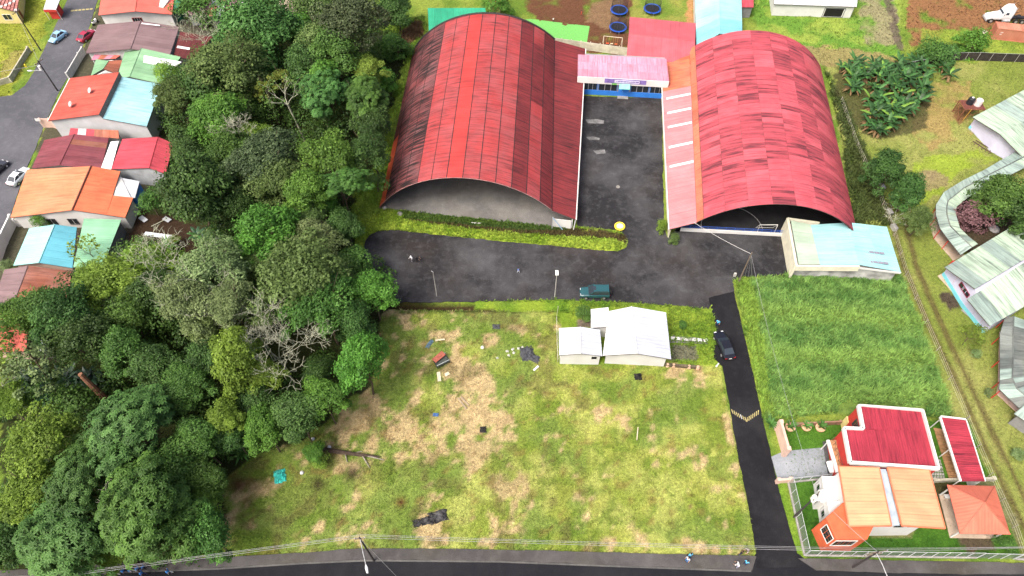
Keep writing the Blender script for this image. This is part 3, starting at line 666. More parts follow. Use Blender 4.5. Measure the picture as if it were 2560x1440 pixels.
MB().tube([gp+Vector((-gw/2, 1.0, .04)), gp+Vector((gw/2, 1.0, .04))], .03, 5).build('base_bar', WHITE, gl)
V = Vector
def up(z): return Vector((0, 0, z))
# ------------------------------------------------------------------ roofing colours
R_PINK = roofmat('chalky_pink_sheet', (.52, .22, .30), (.30, .09, .13), .8, .3, .3, .55, (.60, .33, .40), .5)
R_ROSE = roofmat('rose_red_sheet', (.46, .10, .12), (.25, .06, .07), .25, .4, .3, .5, rnd=.04)
R_AQUA = roofmat('aqua_sheet', (.26, .52, .55), (.12, .3, .3), .25, .4, .3, .45, (.40, .60, .56), .5, .05)
R_AQUAD = roofmat('deeper_aqua_sheet', (.20, .48, .52), (.1, .25, .28), .25, .4, .3, .45, rnd=.05)
R_GREEN = roofmat('emerald_sheet', (.035, .30, .17), (.02, .12, .08), .3, .3, .5, .45)
R_WHITE = roofmat('white_sheet', (.54, .55, .55), (.30, .30, .28), .45, .6, .4, .45, rnd=.05)
R_WHITE_SHADE = roofmat('shaded_white_sheet', (.46, .49, .54), (.28, .29, .31), .45, .6, .4, .45, rnd=.05)  # copy of the white sheet, right slope's bluish shade put into its colour
R_SALMON = roofmat('salmon_sheet', (.56, .13, .10), (.4, .1, .08), 0.60, .3, .3, .5)
R_BROWN = roofmat('dusty_mauve_sheet', (.19, .125, .13), (.09, .06, .065), .5, .3, .3, .6, (.24, .17, .17), .5)
R_MAROON = roofmat('maroon_sheet', (.19, .05, .06), (.07, .025, .03), .7, .3, .3, .6, (.28, .10, .12), .5)
R_CRIM = roofmat('crimson_sheet', (.44, .065, .085), (.2, .03, .04), 0.80, .3, .35, .5)
R_LGREEN = roofmat('leaf_green_sheet', (.19, .36, .20), (.10, .18, .10), .5, .3, .3, .5, (.28, .42, .27), .5)
R_REDR = roofmat('brick_red_sheet', (.45, .09, .065), (.24, .05, .04), 0.85, .3, .3, .5, (.5, .15, .12), .4)
R_SKY = roofmat('sky_blue_sheet', (.27, .52, .58), (.12, .22, .22), 0.75, .3, .3, .45, (.36, .58, .62), .5, .05)
R_ORANGE = roofmat('orange_sheet', (.60, .21, .105), (.40, .10, .05), 0.75, .3, .3, .5, (.66, .29, .165), .6, .05)
R_ORANGED = roofmat('deep_orange_sheet', (.55, .155, .075), (.30, .07, .04), .7, .3, .3, .5, rnd=.05)
R_TEAL = roofmat('pale_turquoise_sheet', (.30, .60, .56), (.2, .4, .4), 0.50, .4, .25, .45, rnd=.03)
R_TEAL_SHADE = roofmat('shaded_lake_blue_sheet', (.12, .38, .46), (.08, .25, .3), .2, .4, .25, .45, rnd=.03)  # bluer right slope of the turquoise house, its shade put into the colour
R_MINT = roofmat('mint_sheet', (.24, .48, .30), (.14, .28, .2), 0.55, .4, .25, .45, rnd=.04)
R_ZINC = roofmat('zinc_sheet', (.50, .53, .56), (.2, .2, .2), .35, .3, .3, .4, rnd=.12)
R_RUST = roofmat('rusted_sheet', (.30, .10, .06), (.12, .05, .04), .8, .3, .35, .7, (.42, .24, .2), .5, .3)
R_SAGE = roofmat('pale_sage_sheet', (.36, .47, .355), (.07, .09, .08), 1.0, .5, .3, .5, (.47, .57, .44), .6, .05, .7, line=.35, lper=.9)
R_SAGED = roofmat('grey_sage_sheet', (.25, .33, .29), (.06, .075, .075), 1.0, .5, .3, .55, (.36, .44, .38), .6, .14, .7)
R_SLATE = roofmat('sooty_grey_sheet', (.13, .15, .14), (.04, .045, .045), .9, .5, .3, .6, (.28, .29, .25), .5, .2)
R_TURQ = roofmat('turquoise_sheet', (.27, .52, .55), (.12, .26, .26), .45, .4, .3, .45, (.36, .60, .63), .5, .05)
R_CARM = roofmat('carmine_sheet', (.31, .034, .052), (.10, .015, .025), 1.10, .3, .45, .45, rnd=.04)
R_PEACH = roofmat('peach_sheet', (.70, .30, .165), (.5, .2, .12), 0.50, .4, .25, .5, rnd=.04)
R_CORAL = roofmat('coral_sheet', (.55, .155, .10), (.4, .1, .07), 0.50, .4, .25, .5, rnd=.04)
W_GREY = mat('grey_cladding', (.33, .35, .36), .1, 1, .7, 0, (.15, .15, .15), .5)
W_YEL = mat('yellow_wall', (.62, .52, .22), .08, 1, .8)
W_BLUE = mat('bright_blue_wall', (.03, .17, .55), .08, 1, .6)
W_ORANGE = mat('orange_wall', (.56, .12, .05), .1, 1, .7, 0, (.3, .08, .04), .4)
W_RED = mat('red_wall', (.48, .04, .032), .1, 1, .7, 0, (.25, .03, .03), .4)
W_LAV = mat('lavender_wall', (.52, .52, .66), .05, 1, .6)
W_CYAN = mat('cyan_wall', (.18, .55, .62), .05, 1, .6)
W_PEACH = mat('peach_wall', (.60, .42, .34), .06, 1, .7, 0, (.3, .24, .2), .4)
W_STAIN = mat('mouldy_wall', (.45, .45, .43), .2, .8, .85, .1, (.06, .06, .055), .95, .35)
WOOD = mat('deck_wood', (.34, .19, .09), .2, 1.5, .7, rnd=.15)
TAN = mat('tan_concrete', (.42, .33, .25), .12, .8, .85, .1, (.25, .2, .15), .4)

# ------------------------------------------------------------------ entry block between the halls
q = [G(1444, 190, 4.2), G(1673, 203, 4.2), G(1666, 147, 5.0), G(1445, 136, 5.0)]; c = sum(q, V())/4
t = thing('entrance_building', (c.x, c.y, 0), 'low entrance block with chalky pink roof, white fascia and blue doors between the halls', 'building')
roofquad(t, q, R_PINK, 9, 3)
d = (q[1]-q[0]).normalized(); nrm = V((d.y, -d.x, 0))
MB().beam(q[0]+up(-.72)+nrm*.06, q[1]+up(-.72)+nrm*.06, .1, 1.4).build('fascia', WHITE, t)
fa, fb = G(1456, 234.5), G(1658, 245.5); back = -nrm
wp = [fa, fb, fb+back*8, fa+back*8]; wallbody(t, [p+up(3.6) for p in wp], mat('bluish_grey_wall', (.25, .25, .27)), name='wall')  # wall in one even bluish grey
MB().beam(fa+up(.5)+nrm*.05, fb+up(.5)+nrm*.05, .1, 1.0).build('dado', W_BLUE, t, 'bright blue lower wall')
L = (fb-fa).length
for s0, s1 in ((.01, .17), (.19, .415), (.585, .80), (.82, .99)):
    p0, p1 = fa.lerp(fb, s0)+nrm*.02, fa.lerp(fb, s1)+nrm*.02; window(t, p0, p1, 1.05, 2.75, W_BLUE, PANE, 3, 1)
dp0, dp1 = fa.lerp(fb, .435)+nrm*.1, fa.lerp(fb, .565)+nrm*.1
door(t, dp0, dp0.lerp(dp1, .49), 2.4, W_BLUE); door(t, dp0.lerp(dp1, .51), dp1, 2.4, W_BLUE)
MB().slab([dp0+up(3.1), dp1+up(3.1), dp1+nrm*1.3+up(2.7), dp0+nrm*1.3+up(2.7)], .06).build('awning', mat('mint_awning', (.2, .55, .45)), t)
MB().slab([dp0+up(.12)+nrm*.02, dp1+up(.12)+nrm*.02, dp1+nrm*.8+up(.12), dp0+nrm*.8+up(.12)], .12).build('step', CONCL, t)
b0 = q[0].lerp(q[1], .30)+up(-.55)+nrm*.16; b1 = q[0].lerp(q[1], .755)+up(-.55)+nrm*.16
bn = MB(); bn.beam(b0, b1, .04, .95, nrm.cross(d)).build('banner', mat('violet_print', (.20, .14, .38), .25, 1.5), t, 'violet and white printed banner')
bw = b0.lerp(b1, .24)+nrm*.03; be = b0.lerp(b1, .84)+nrm*.03; MB().beam(bw, be, .02, .62, nrm.cross(d)).build('banner_field', mat('pale_lilac', (.62, .58, .72)), t)
for k in range(14):                                   # blurred line of letters
    p = bw.lerp(be, .06+.065*k)+nrm*.012; MB().beam(p, p+d*random.uniform(.22, .36), .01, random.uniform(.16, .26), nrm.cross(d)).build('banner_letter', mat('violet_print', (.2, .14, .38)), t)
p = q[0].lerp(q[1], .385)+up(-1.15)+nrm*.15; MB().beam(p, p+d*.9, .03, .5).build('emblem', mat('green_emblem', (.15, .4, .1), .6, 6), t)

# ------------------------------------------------------------------ buildings at the top
t, _ = gable('shed', 'rose red gabled building behind the entrance block, beside the trampolines', 'building', [(1566, 146), (1737, 160)], [(1574, 42), (1740, 58)], [(1572, 84), (1738, 103)], 3.0, 4.4, R_ROSE, R_ROSE, WHITE, .4, 8, 1)
t, _ = gable('house', 'long aqua roofed building running off the top edge behind the right hall', 'building', [(1741, 118), (1737, -70)], [(1856, 92), (1852, -70)], [(1799, 84), (1799, -76)], 3.2, 4.4, R_AQUA, R_AQUA, mat('pale_wall', (.5, .5, .48)), .3, 9, 1, pick1=lambda i, j: R_AQUAD if i in (0, 1) else R_AQUA, pick2=lambda i, j: R_AQUAD if i in (0, 1) else R_AQUA)
mono('shed', 'emerald green corrugated shed behind the left hall', 'shed', [(1072, 84), (1225, 84), (1213, 20), (1069, 20)], [3, 3, 4.2, 4.2], R_GREEN, mat('green_wall', (.04, .2, .12)), n=9)
t, p = mono('shed', 'white roofed shed with dark doorway at the top edge', 'shed', [(1935, 10), (2142, 17), (2150, -60), (1930, -60)], [2.9, 2.9, 4, 4], R_WHITE, WHITE, .35, 9)
a, b = p[0], p[1]; window(t, a.lerp(b, .64), a.lerp(b, .9), .1, 2.2, DARKMETAL, mat('black_void', (.01, .01, .01)), 1)
mono('lean_to', 'small crimson lean-to roof touching the aqua building at the top edge', 'shed', [(1853, 18), (1884, 18), (1884, -30), (1853, -30)], [2.6, 2.6, 3.2, 3.2], R_CRIM, mat('dark_grey_wall', (.2, .2, .2)), .2, 2)  # wall in one even dark grey, shared by many sheds
t, p = mono('house', 'ochre roofed building just showing at the top edge behind the left hall', 'house', [(1222, 8), (1252, 8), (1256, -40), (1220, -40)], [2.8, 2.8, 3.6, 3.6], R_ORANGED, W_YEL, .2, 3)

# ------------------------------------------------------------------ houses of the left street, from the top down
t, p = gable('house', 'white house with salmon red gable roof beside the street at the top left', 'house', [(246, 38), (262, -60)], [(430, 36), (442, -60)], [(338, 28), (352, -66)], 3.2, 4.5, R_SALMON, R_SALMON, WHITE, .35, 6, 1)
a, b = p[0], p[2]; window(t, a.lerp(b, .42), a.lerp(b, .56), 1.2, 2.3, mat('red_frame', (.4, .05, .04)), PANE, 4)
x0, x1 = G(354, 50, 0), G(426, 58, 0); MB().prism([x0, x1, x1+V((.6, 5, 0)), x0+V((.3, 5, 0))], 0, 3.7).build('annex', WHITE, t)
window(t, x0.lerp(x1, .14), x0.lerp(x1, .42), 1.6, 2.8, DARKMETAL, PANE, 1)
gw_ = mat('dark_green_wall', (.03, .16, .09), .2, 1); x2 = x1+V((.1, 0, 0)); MB().prism([x2, x2+V((2.4, .8, 0)), x2+V((2.6, 9, 0)), x2+V((.6, 9, 0))], 0, 3.0).build('side_porch', gw_, t, 'dark green side wall')
t, p = mono('shack', 'patched pink and rusty roofed shack at the top edge beside the woods', 'shack', [(468, 38), (524, 34), (534, -40), (486, -40)], [2.6, 2.6, 3.2, 3.2], R_PINK, W_GREY, .2, 3)
t, p = mono('shack', 'shack with rusty red and white patchwork roof sheets at the top edge', 'shack', [(522, 40), (632, 48), (642, -40), (534, -40)], [2.7, 2.7, 3.4, 3.4], R_RUST, mat('dark_grey_wall', (.2, .2, .2)), .2, 6, 3, pick=lambda i, j: random.choice([R_RUST, R_RUST, R_ZINC, R_WHITE, R_BROWN]))
mono('lean_to', 'small striped zinc lean-to at the right end of the patchwork shack', 'shed', [(632, 48), (650, 46), (658, 10), (638, 8)], [2.2, 2.2, 2.6, 2.6], R_ZINC, mat('dark_grey_wall', (.2, .2, .2)), .15, 3, 3, pick=lambda i, j: random.choice([R_ZINC, R_BROWN]))
mono('house', 'house with dusty pale roof among the trees at the top edge', 'house', [(690, 50), (752, 44), (765, -10), (700, -10)], [2.6, 2.6, 3.2, 3.2], roofmat('dusty_tan_sheet', (.30, .25, .19), (.14, .1, .08), .6), W_YEL, .25, 3)
t, p = gable('house', 'house with dusty mauve gable roof below the salmon roofed house', 'house', [(214, 133), (245, 62)], [(425, 136), (448, 67)], [(327, 122), (352, 52)], 3.2, 4.5, R_BROWN, R_BROWN, mat('pale_wall', (.5, .5, .48)), .35, 6, 1)
q = [V(x) for x in ()]; a_, b_ = G(350, 57, 4.42), G(400, 63, 4.1); MB().slab([a_+up(.06), b_+up(.06), b_+V((.1, -.35, .06)), a_+V((.1, -.35, .06))], .03).build('skylight_strip', SKY, t)
t, p = mono('shed', 'dark maroon tin shed at the edge of the woods beside the mauve house', 'shed', [(432, 142), (484, 148), (532, 92), (450, 79)], [2.4, 2.4, 3.0, 3.0], roofmat('oxblood_sheet', (.10, .025, .025), (.05, .02, .02), .5), mat('dark_grey_wall', (.2, .2, .2)), .2, 4)
q = [G(442, 120, 2.66), G(474, 125, 2.7), G(475, 120, 2.75), G(444, 115, 2.71)]; MB().slab([x+up(.07) for x in q], .03).build('skylight_strip', SKY, t)
t, p = gable('house', 'house with faded leaf green roof and a white skylight strip in the left street', 'house', [(292, 196), (312, 128)], [(402, 210), (452, 142)], [(324, 192), (353, 120)], 3.3, 4.2, R_LGREEN, R_LGREEN, mat('pale_wall', (.5, .5, .48)), .3, 5, 1)
for k, (a, b) in enumerate((((340, 153), (389, 163)), ((392, 157), (442, 166)))):
    a, b = G(*a, 4.0-.3*k), G(*b, 3.8-.3*k); MB().slab([a+up(.1), b+up(.1), b+V((.6, 1.9-.6*k, .1)), a+V((.6, 1.9-.6*k, .1))], .03).build('skylight_strip', SKY, t)
t, p = gable('porch', 'small green hipped porch roof over a street front with rusty valley', 'porch', [(227, 190), (240, 148)], [(292, 184), (308, 150)], [(258, 172), (272, 152)], 2.9, 3.5, R_LGREEN, R_RUST, mat('pale_wall', (.5, .5, .48)), .4, 3)
mono('lean_to', 'faded pink patched roof strip between the mauve and green houses', 'shed', [(228, 150), (290, 146), (310, 132), (236, 136)], [2.4, 2.4, 2.7, 2.7], R_PINK, mat('dark_grey_wall', (.2, .2, .2)), .2, 4, pick=lambda i, j: random.choice([R_PINK, R_RUST, R_SALMON]))
# red and blue house
q1 = [G(120, 302, 4.3), G(175, 195, 4.3), G(298, 180, 6.2), G(247, 286, 6.2)]; q2 = [G(367, 316, 4.4), G(403, 211, 4.4), G(305, 192, 5.3), G(257, 296, 5.3)]
c = (q1[0]+q2[0]+q1[1]+q2[1])/4; t = thing('house', (c.x, c.y, 0), 'tall house with brick red and lower sky blue roof slopes, two dishes', 'house')
roofquad(t, q1, R_REDR, 7, 1); roofquad(t, q2, R_SKY, 6, 1)
MB().add([q1[3]+up(-.05), q1[2]+up(-.05), q2[2]+up(-.1), q2[3]+up(-.1)], [[0, 1, 2, 3]]).build('clerestory', mat('weathered_boards', (.17, .15, .14), .3, 3), t)
i0 = [q1[0]+V((.3, .3, 0)), q1[3]+V((0, .3, -.1)), q2[3]+V((0, .3, 0)), q2[0]+V((-.3, .3, 0)), q2[1]+V((-.3, -.3, 0)), q2[2]+V((0, -.3, 0)), q1[2]+V((0, -.3, -.1)), q1[1]+V((.3, -.3, 0))]
wallbody(t, i0, roofmat('white_cladding', (.66, .67, .68), (.3, .3, .3), .4), drop=.15)
MB().beam(q1[0]+up(-.08)+V((-.08, 0, 0)), q1[1]+up(-.08)+V((-.08, 0, 0)), .14, .14).build('gutter', WHITE, t)
def dish(px, py, z, lab):
    p = G(px, py, z); o = thing('satellite_dish', p, lab, 'satellite dish')
    MB().tube([p, p+up(.55)], .04, 6).build('mast', PALEMETAL, o)
    m = MB(); n = V((-.5, -.55, .67)).normalized(); x = n.cross(V((0, 0, 1))).normalized(); y = x.cross(n); cc = p+up(.65)
    rings = [[cc+n*(.12*(r/.52)**2)+(x*math.cos(2*math.pi*k/14)+y*math.sin(2*math.pi*k/14))*r for k in range(14)] for r in (.08, .3, .52)]
    vs = sum(rings, []); fs = [list(range(14))]+[[i*14+k, i*14+(k+1) % 14, (i+1)*14+(k+1) % 14, (i+1)*14+k] for i in range(2) for k in range(14)]
    m.add(vs, fs); m.build('reflector', mat('dish_grey', (.42, .38, .38)), o, smooth=True)
    MB().tube([cc, cc+n*.5], .02, 5).build('feed_arm', PALEMETAL, o)
dish(181, 267, 4.95, 'grey satellite dish near the street edge of the red roof slope')
dish(229, 233, 5.3, 'pinkish satellite dish higher up on the red roof slope')
# maroon house
t, p = gable('house', 'house with blotchy maroon roof between the red and blue house and the orange house', 'house', [(79, 421), (111, 350)], [(252, 424), (272, 345)], [(149, 413), (186, 335)], 3.1, 4.3, R_MAROON, R_MAROON, mat('pale_wall', (.5, .5, .48)), .35, 6, 1, pick2=lambda i, j: random.choice([R_MAROON, R_MAROON, R_RUST]))
mono('awning_roof', 'narrow rusted awning roof with a pale skylight above the maroon house', 'shed', [(172, 338), (298, 346), (296, 326), (176, 320)], [2.9, 2.9, 3.4, 3.4], R_RUST, mat('dark_grey_wall', (.2, .2, .2)), .2, 6, pick=lambda i, j: R_ZINC if i == 1 else R_RUST if i > 2 else R_CRIM)
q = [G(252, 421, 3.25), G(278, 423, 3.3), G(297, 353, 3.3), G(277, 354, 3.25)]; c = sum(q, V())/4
t = thing('carport', (c.x, c.y, 0), 'white translucent carport strip between the maroon and crimson roofs', 'carport'); roofquad(t, q, SKY, 1, 5); wallbody(t, outl(q, .3), mat('dark_grey_wall', (.2, .2, .2)), drop=.2)
t, p = gable('house', 'house with bright crimson roof and grey tin gable next to the woods', 'house', [(278, 423), (306, 347)], [(414, 435), (433, 358)], [(373, 420), (395, 342)], 3.4, 4.4, R_CRIM, R_CRIM, W_GREY, .3, 5, 1, ze2=3.6)
# orange house
q1 = [G(26, 544, 3.0), G(67, 424, 3.0), G(228, 415, 4.7), G(181, 525, 4.7)]; q2 = [G(313, 544, 3.1), G(333, 494, 3.1), G(228, 415, 4.7), G(181, 525, 4.7)]
c = (q1[0]+q1[1]+q2[0]+q2[1])/4; t = thing('house', (c.x, c.y, 0), 'wide house with orange gable roof and dark ridge in the left street', 'house')
roofquad(t, q1, R_ORANGE, 7, 1)
qq = [G(313, 544, 3.1), G(302, 428, 3.4), G(228, 415, 4.7), G(181, 525, 4.7)]
qe = [G(313, 544, 3.1), G(337, 494, 3.1), G(280, 487, 3.6), G(268, 536, 3.6)]
roofquad(t, [G(266, 537, 3.65), G(301, 428, 3.5), G(228, 415, 4.7), G(181, 525, 4.7)], R_ORANGED, 5, 2); roofquad(t, [G(313, 544, 3.1), G(333, 494, 3.1), G(277, 488, 3.58), G(264, 537, 3.66)], R_ORANGED, 2, 1)
MB().tube([q1[3]+up(.05), q1[2]+up(.05)], .14, 6).build('ridge_cap', mat('grimy_ridge', (.14, .05, .035), .3, 3), t)
ii = outl([q1[0], q1[3], G(313, 544, 3.1), G(333, 494, 3.1), G(301, 428, 3.4), q1[2], q1[1]], .35); wallbody(t, ii, WHITE, drop=.3)
a, b = ii[0], ii[1]; 
for s in (.45, .78): window(t, a.lerp(b, s), a.lerp(b, s+.14), .9, 2.2, DARKMETAL, PANE, 2)
t, p = mono('shed', 'shiny zinc roof annex with blue end wall behind the orange house', 'shed', [(337, 495), (349, 453), (296, 443), (280, 487)], [2.6, 2.6, 3.0, 3.0], R_ZINC, W_BLUE, .15, 5)
# turquoise and mint house
t, p = gable('house', 'house with pale turquoise and shade-darkened lake blue gable roof near the walled front yard', 'house', [(33, 664), (73, 571)], [(181, 670), (192, 568)], [(97, 657), (137, 561)], 3.0, 4.2, R_TEAL, R_TEAL_SHADE, W_PEACH, .3, 6, 1)
t, p = mono('house', 'mint green roofed back part beside the turquoise house, a sapling in front', 'house', [(254, 672), (303, 549), (210, 546), (183, 668)], [2.8, 2.8, 3.5, 3.5], R_MINT, mat('dark_tin', (.16, .17, .18), .2, 1), .25, 6)
# maroon house at the bottom of the row
t, p = gable('house', 'old house with maroon roof fading to bare silver, half hidden by trees', 'house', [(-16, 752), (11, 674)], [(170, 768), (178, 678)], [(34, 760), (70, 664)], 3.0, 4.0, R_BROWN, R_RUST, mat('dark_grey_wall', (.2, .2, .2)), .3, 6, 1, pick2=lambda i, j: R_RUST, ze2=3.0)
t, p = mono('house', 'brick red roof glimpsed through the trees at the left edge', 'house', [(-40, 880), (66, 878), (70, 790), (-30, 780)], [2.8, 2.8, 3.6, 3.6], R_SALMON, W_PEACH, .3, 5)
mono('shed', 'small zinc shed among the trees near the left edge', 'shed', [(96, 876), (122, 876), (122, 850), (98, 850)], [2.4, 2.4, 2.8, 2.8], R_ZINC, mat('dark_grey_wall', (.2, .2, .2)), .15, 2)
# yellow tiled house, top left
t, p = gable('house', 'pale yellow house with red and white scalloped tile roof in the top left corner', 'house', [(-70, 30), (-70, -50)], [(42, 30), (52, -50)], [(-12, 16), (0, -60)], 3.0, 4.2, R_RUST, R_RUST, W_YEL, .4, 1, 1)
TILE = mat('scallop_tile', (.42, .17, .15), .2, 3, .8, rnd=.25); TILEW = mat('tile_joint', (.62, .55, .52), .2, 3)
q = [G(42, 30, 3.08), G(52, -20, 3.08), G(6, -20, 3.75), G(-12, 16, 4.25)]
for i in range(7):
    for j in range(6):
        cs = [bil(q, (i+.06)/7, (j+.04)/6), bil(q, (i+.94)/7, (j+.04)/6), bil(q, (i+.94)/7, (j+.9)/6), bil(q, (i+.06)/7, (j+.9)/6)]
        cs[0] += up(.12); cs[1] += up(.12); MB().slab(cs, .06).build('roof_tile', TILE if (i+j) % 4 else TILEW, t)
a, b = p[0], p[2]; window(t, a.lerp(b, .62), a.lerp(b, .82), .9, 2.2, WHITE, PANE, 2)
a, b = p[2], p[3]; window(t, a.lerp(b, .12), a.lerp(b, .2), .2, 2.2, mat('wood_door', (.22, .07, .03)), mat('wood_door', (.22, .07, .03)), 1)
t = thing('bus_shelter', G(125, 38), 'small street kiosk with white roof and bright red fascia at the top left', 'kiosk')
q = [G(108, 24, 2.5), G(140, 24, 2.5), G(150, -2, 2.7), G(116, -2, 2.7)]; roofquad(t, q, R_ZINC, 3, 1); MB().beam(q[0]+up(-.3), q[1]+up(-.3), .1, .55).build('fascia', W_RED, t)
wallbody(t, outl(q, .5), W_RED, drop=.3)
for s in (0, 1): MB().tube([q[s]+up(-.05), V((q[s].x, q[s].y+.1, 0))], .05, 6).build('post', WHITE, t)

# ------------------------------------------------------------------ white house on the lot
t, p = gable('house', 'white house with white metal gable roof beside the lane, annex on its left', 'house', [(1507, 889), (1521, 778)], [(1678, 898), (1665, 781)], [(1594, 884), (1579, 766)], 3.0, 4.1, R_WHITE, R_WHITE_SHADE, WHITE, .5, 5, 1, fascia=None)
RF = mat('rusty_fascia', (.34, .15, .11), .3, 3)
A, r0, D = G(1507, 889, 3.0), G(1594, 884, 4.1), G(1678, 898, 3.0)
MB().beam(A+up(-.13)+V((0, .06, 0)), r0+up(-.13)+V((0, .06, 0)), .05, .2).build('fascia', RF, t); MB().beam(r0+up(-.13)+V((0, .06, 0)), D+up(-.13)+V((0, .06, 0)), .05, .2).build('fascia', RF, t)
t2_, p2 = gable('house_annex', 'white gabled annex with a dark opening joined to the left of the white house', 'house', [(1398, 888), (1397, 820)], [(1506, 890), (1500, 824)], [(1453, 884), (1451, 817)], 2.9, 3.6, R_WHITE, R_WHITE_SHADE, WHITE, .25, 4)
a, b = p2[0], p2[2]; window(t2_, a.lerp(b, .78), a.lerp(b, .93), 1.5, 2.4, WHITE, mat('black_void', (.01, .01, .01)), 1)
mono('lean_to', 'white lean-to roof at the back of the white house, beside the parking lot', 'shed', [(1478, 820), (1477, 773), (1521, 768), (1524, 816)], [2.9, 2.9, 3.2, 3.2], R_WHITE, WHITE, .2, 3)

# ------------------------------------------------------------------ turquoise hall beside the field
E0, E1, R0, R1, F0, F1 = G(2050, 662, 3.0), G(2026, 562, 3.0), G(2147, 662, 3.7), G(2122, 556, 3.7), G(2252, 680, 2.8), G(2217, 567, 2.8)
c = (E0+E1+F0+F1)/4; t = thing('building', (c.x, c.y, 0), 'turquoise roofed building with cream parapet at the corner of the grass field', 'building')
roofquad(t, [E0, E1, R1, R0], R_TURQ, 6, 2); roofquad(t, [F0, F1, R1, R0], R_TURQ, 6, 2)
P0, P1 = G(1997, 661, 3.1), G(1977, 551, 3.1)
roofquad(t, [P0, P1, E1+up(.08), E0+up(.08)], roofmat('sage_flat_sheet', (.36, .46, .36), (.2, .26, .2), .3), 4, 1)
CREAM = mat('cream_parapet', (.66, .64, .50), .06, 1, .7, 0, (.3, .28, .2), .3)
for a, b in ((P0+V((-.5, -.3, .1)), P1+V((-.5, .3, .1))),): MB().beam(a+up(-1.5), b+up(-1.5), .35, 3.3).build('parapet', CREAM, t)
MB().beam(P0+V((-.5, -.35, -.4)), R0+V((0, -.35, -.4)), .3, 1.1).build('parapet', CREAM, t); MB().beam(P1+V((-.5, .35, -.2)), E1+V((1.5, .35, -.2)), .25, .8).build('parapet', CREAM, t)
MB().beam(R0+V((.1, -.32, -.42)), F0+V((0, -.1, -.15)), .1, .35).build('fascia', WHITE, t)
w_ = [V((P0.x-.2, P0.y, 2.8)), V((R0.x, R0.y+.1, 3.4)), V((F0.x-.35, F0.y+.3, 2.7)), V((F1.x-.35, F1.y-.2, 2.7)), V((R1.x, R1.y-.2, 3.4)), V((P1.x-.2, P1.y-.2, 2.8))]
wallbody(t, w_, W_STAIN, drop=.2)
for (x, y) in ((2195, 627), (2205, 652)):
    z = 4.15-.15*(x-2195)/10
    for k in range(4):
        a = G(x-36+k*13+(0), y-1+k*1.3, 3.42-.02*k); MB().slab([a+up(.03), a+V((.7, -.06, .0)), a+V((.73, -.48, .0)), a+V((.02, -.42, .03))], .03).build('roof_vent', mat('grey_plate', (.22, .22, .27)), t)
PAD = [G(1958, 588), G(1972, 588), G(2005, 690), G(1988, 692)]
sheet('apron', PAD, .06, CONCL, kind='structure')

# ------------------------------------------------------------------ school blocks with pale sage roofs
def block(name, label, slopes, wallpts, wz, strips):
    c = sum((G(*p, z) for p, z in slopes[0][0]), V())/len(slopes[0][0]); t = thing(name, (c.x, c.y, 0), label, 'school building')
    for (pp, m, nu, nv, pk) in slopes: roofquad(t, [G(*p, z) for p, z in pp], m, nu, nv, pick=pk)
    return t
def sg(dark): return lambda i, j: R_SAGED if i in dark else R_SAGE
t = block('school_building', 'sage roofed school block with lavender end wall at the right edge near the water tanks', [
    ([((2432, 293), 3.1), ((2640, 182), 3.1), ((2706, 224), 4.4), ((2500, 335), 4.4)], R_SAGE, 8, 1, sg((2,))),
    ([((2556, 392), 3.1), ((2765, 275), 3.1), ((2706, 224), 4.4), ((2500, 335), 4.4)], R_SAGE, 8, 1, sg((2,)))], None, 0, None)
A, r0, D = G(2432, 293, 3.1), G(2500, 335, 4.4), G(2556, 392, 3.1); far = (G(2640, 182, 3.1)-A).normalized()
w = [A+far*1.4, r0+far*1.0, D+far*1.4]; w = [w[0], w[1]+up(-.1), w[2], w[2]+far*14, w[1]+far*14+up(-.1), w[0]+far*14]
wallbody(t, w, W_LAV, drop=.12)
a, b = w[0], w[2]; dn = (b-a).normalized(); nn = V((dn.y, -dn.x, 0))
if nn.dot(far) > 0: nn = -nn
MB().beam(V((a.x, a.y, .3))+nn*.06, V((b.x, b.y, .3))+nn*.06, .08, .6).build('plinth', W_CYAN, t, 'cyan painted plinth')
for k in range(6):
    p_ = a.lerp(b, k/6+.02); MB().beam(V((p_.x, p_.y, .6))+nn*.03, V((p_.x, p_.y, 2.9))+nn*.03, .05, .05, nn).build('mullion', mat('pale_pink_trim', (.6, .45, .55)), t)
sheet('paved_edge', [G(2425, 312), G(2440, 320), G(2530, 396), G(2515, 400), G(2420, 322)], .08, CONCL, kind='structure')
t = block('school_building', 'large sage roofed school block with blackened patches at the right edge', [
    ([((2362, 668), 3.1), ((2640, 500), 3.1), ((2716, 556), 4.5), ((2438, 722), 4.5)], R_SAGE, 10, 1, sg((0, 3))),
    ([((2475, 815), 3.1), ((2780, 640), 3.1), ((2716, 556), 4.5), ((2418, 748), 4.1)], R_SAGE, 10, 1, sg((0, 5)))], None, 0, None)
A, r0, D = G(2362, 668, 3.1), G(2428, 735, 4.3), G(2475, 815, 3.1); far = (G(2640, 500, 3.1)-A).normalized()
w = [A+far*1.7, r0+far*1.3+up(-.1), D+far*1.2]; w = w+[w[2]+far*13, w[1]+far*13, w[0]+far*13]; wallbody(t, w, W_LAV, drop=.15)
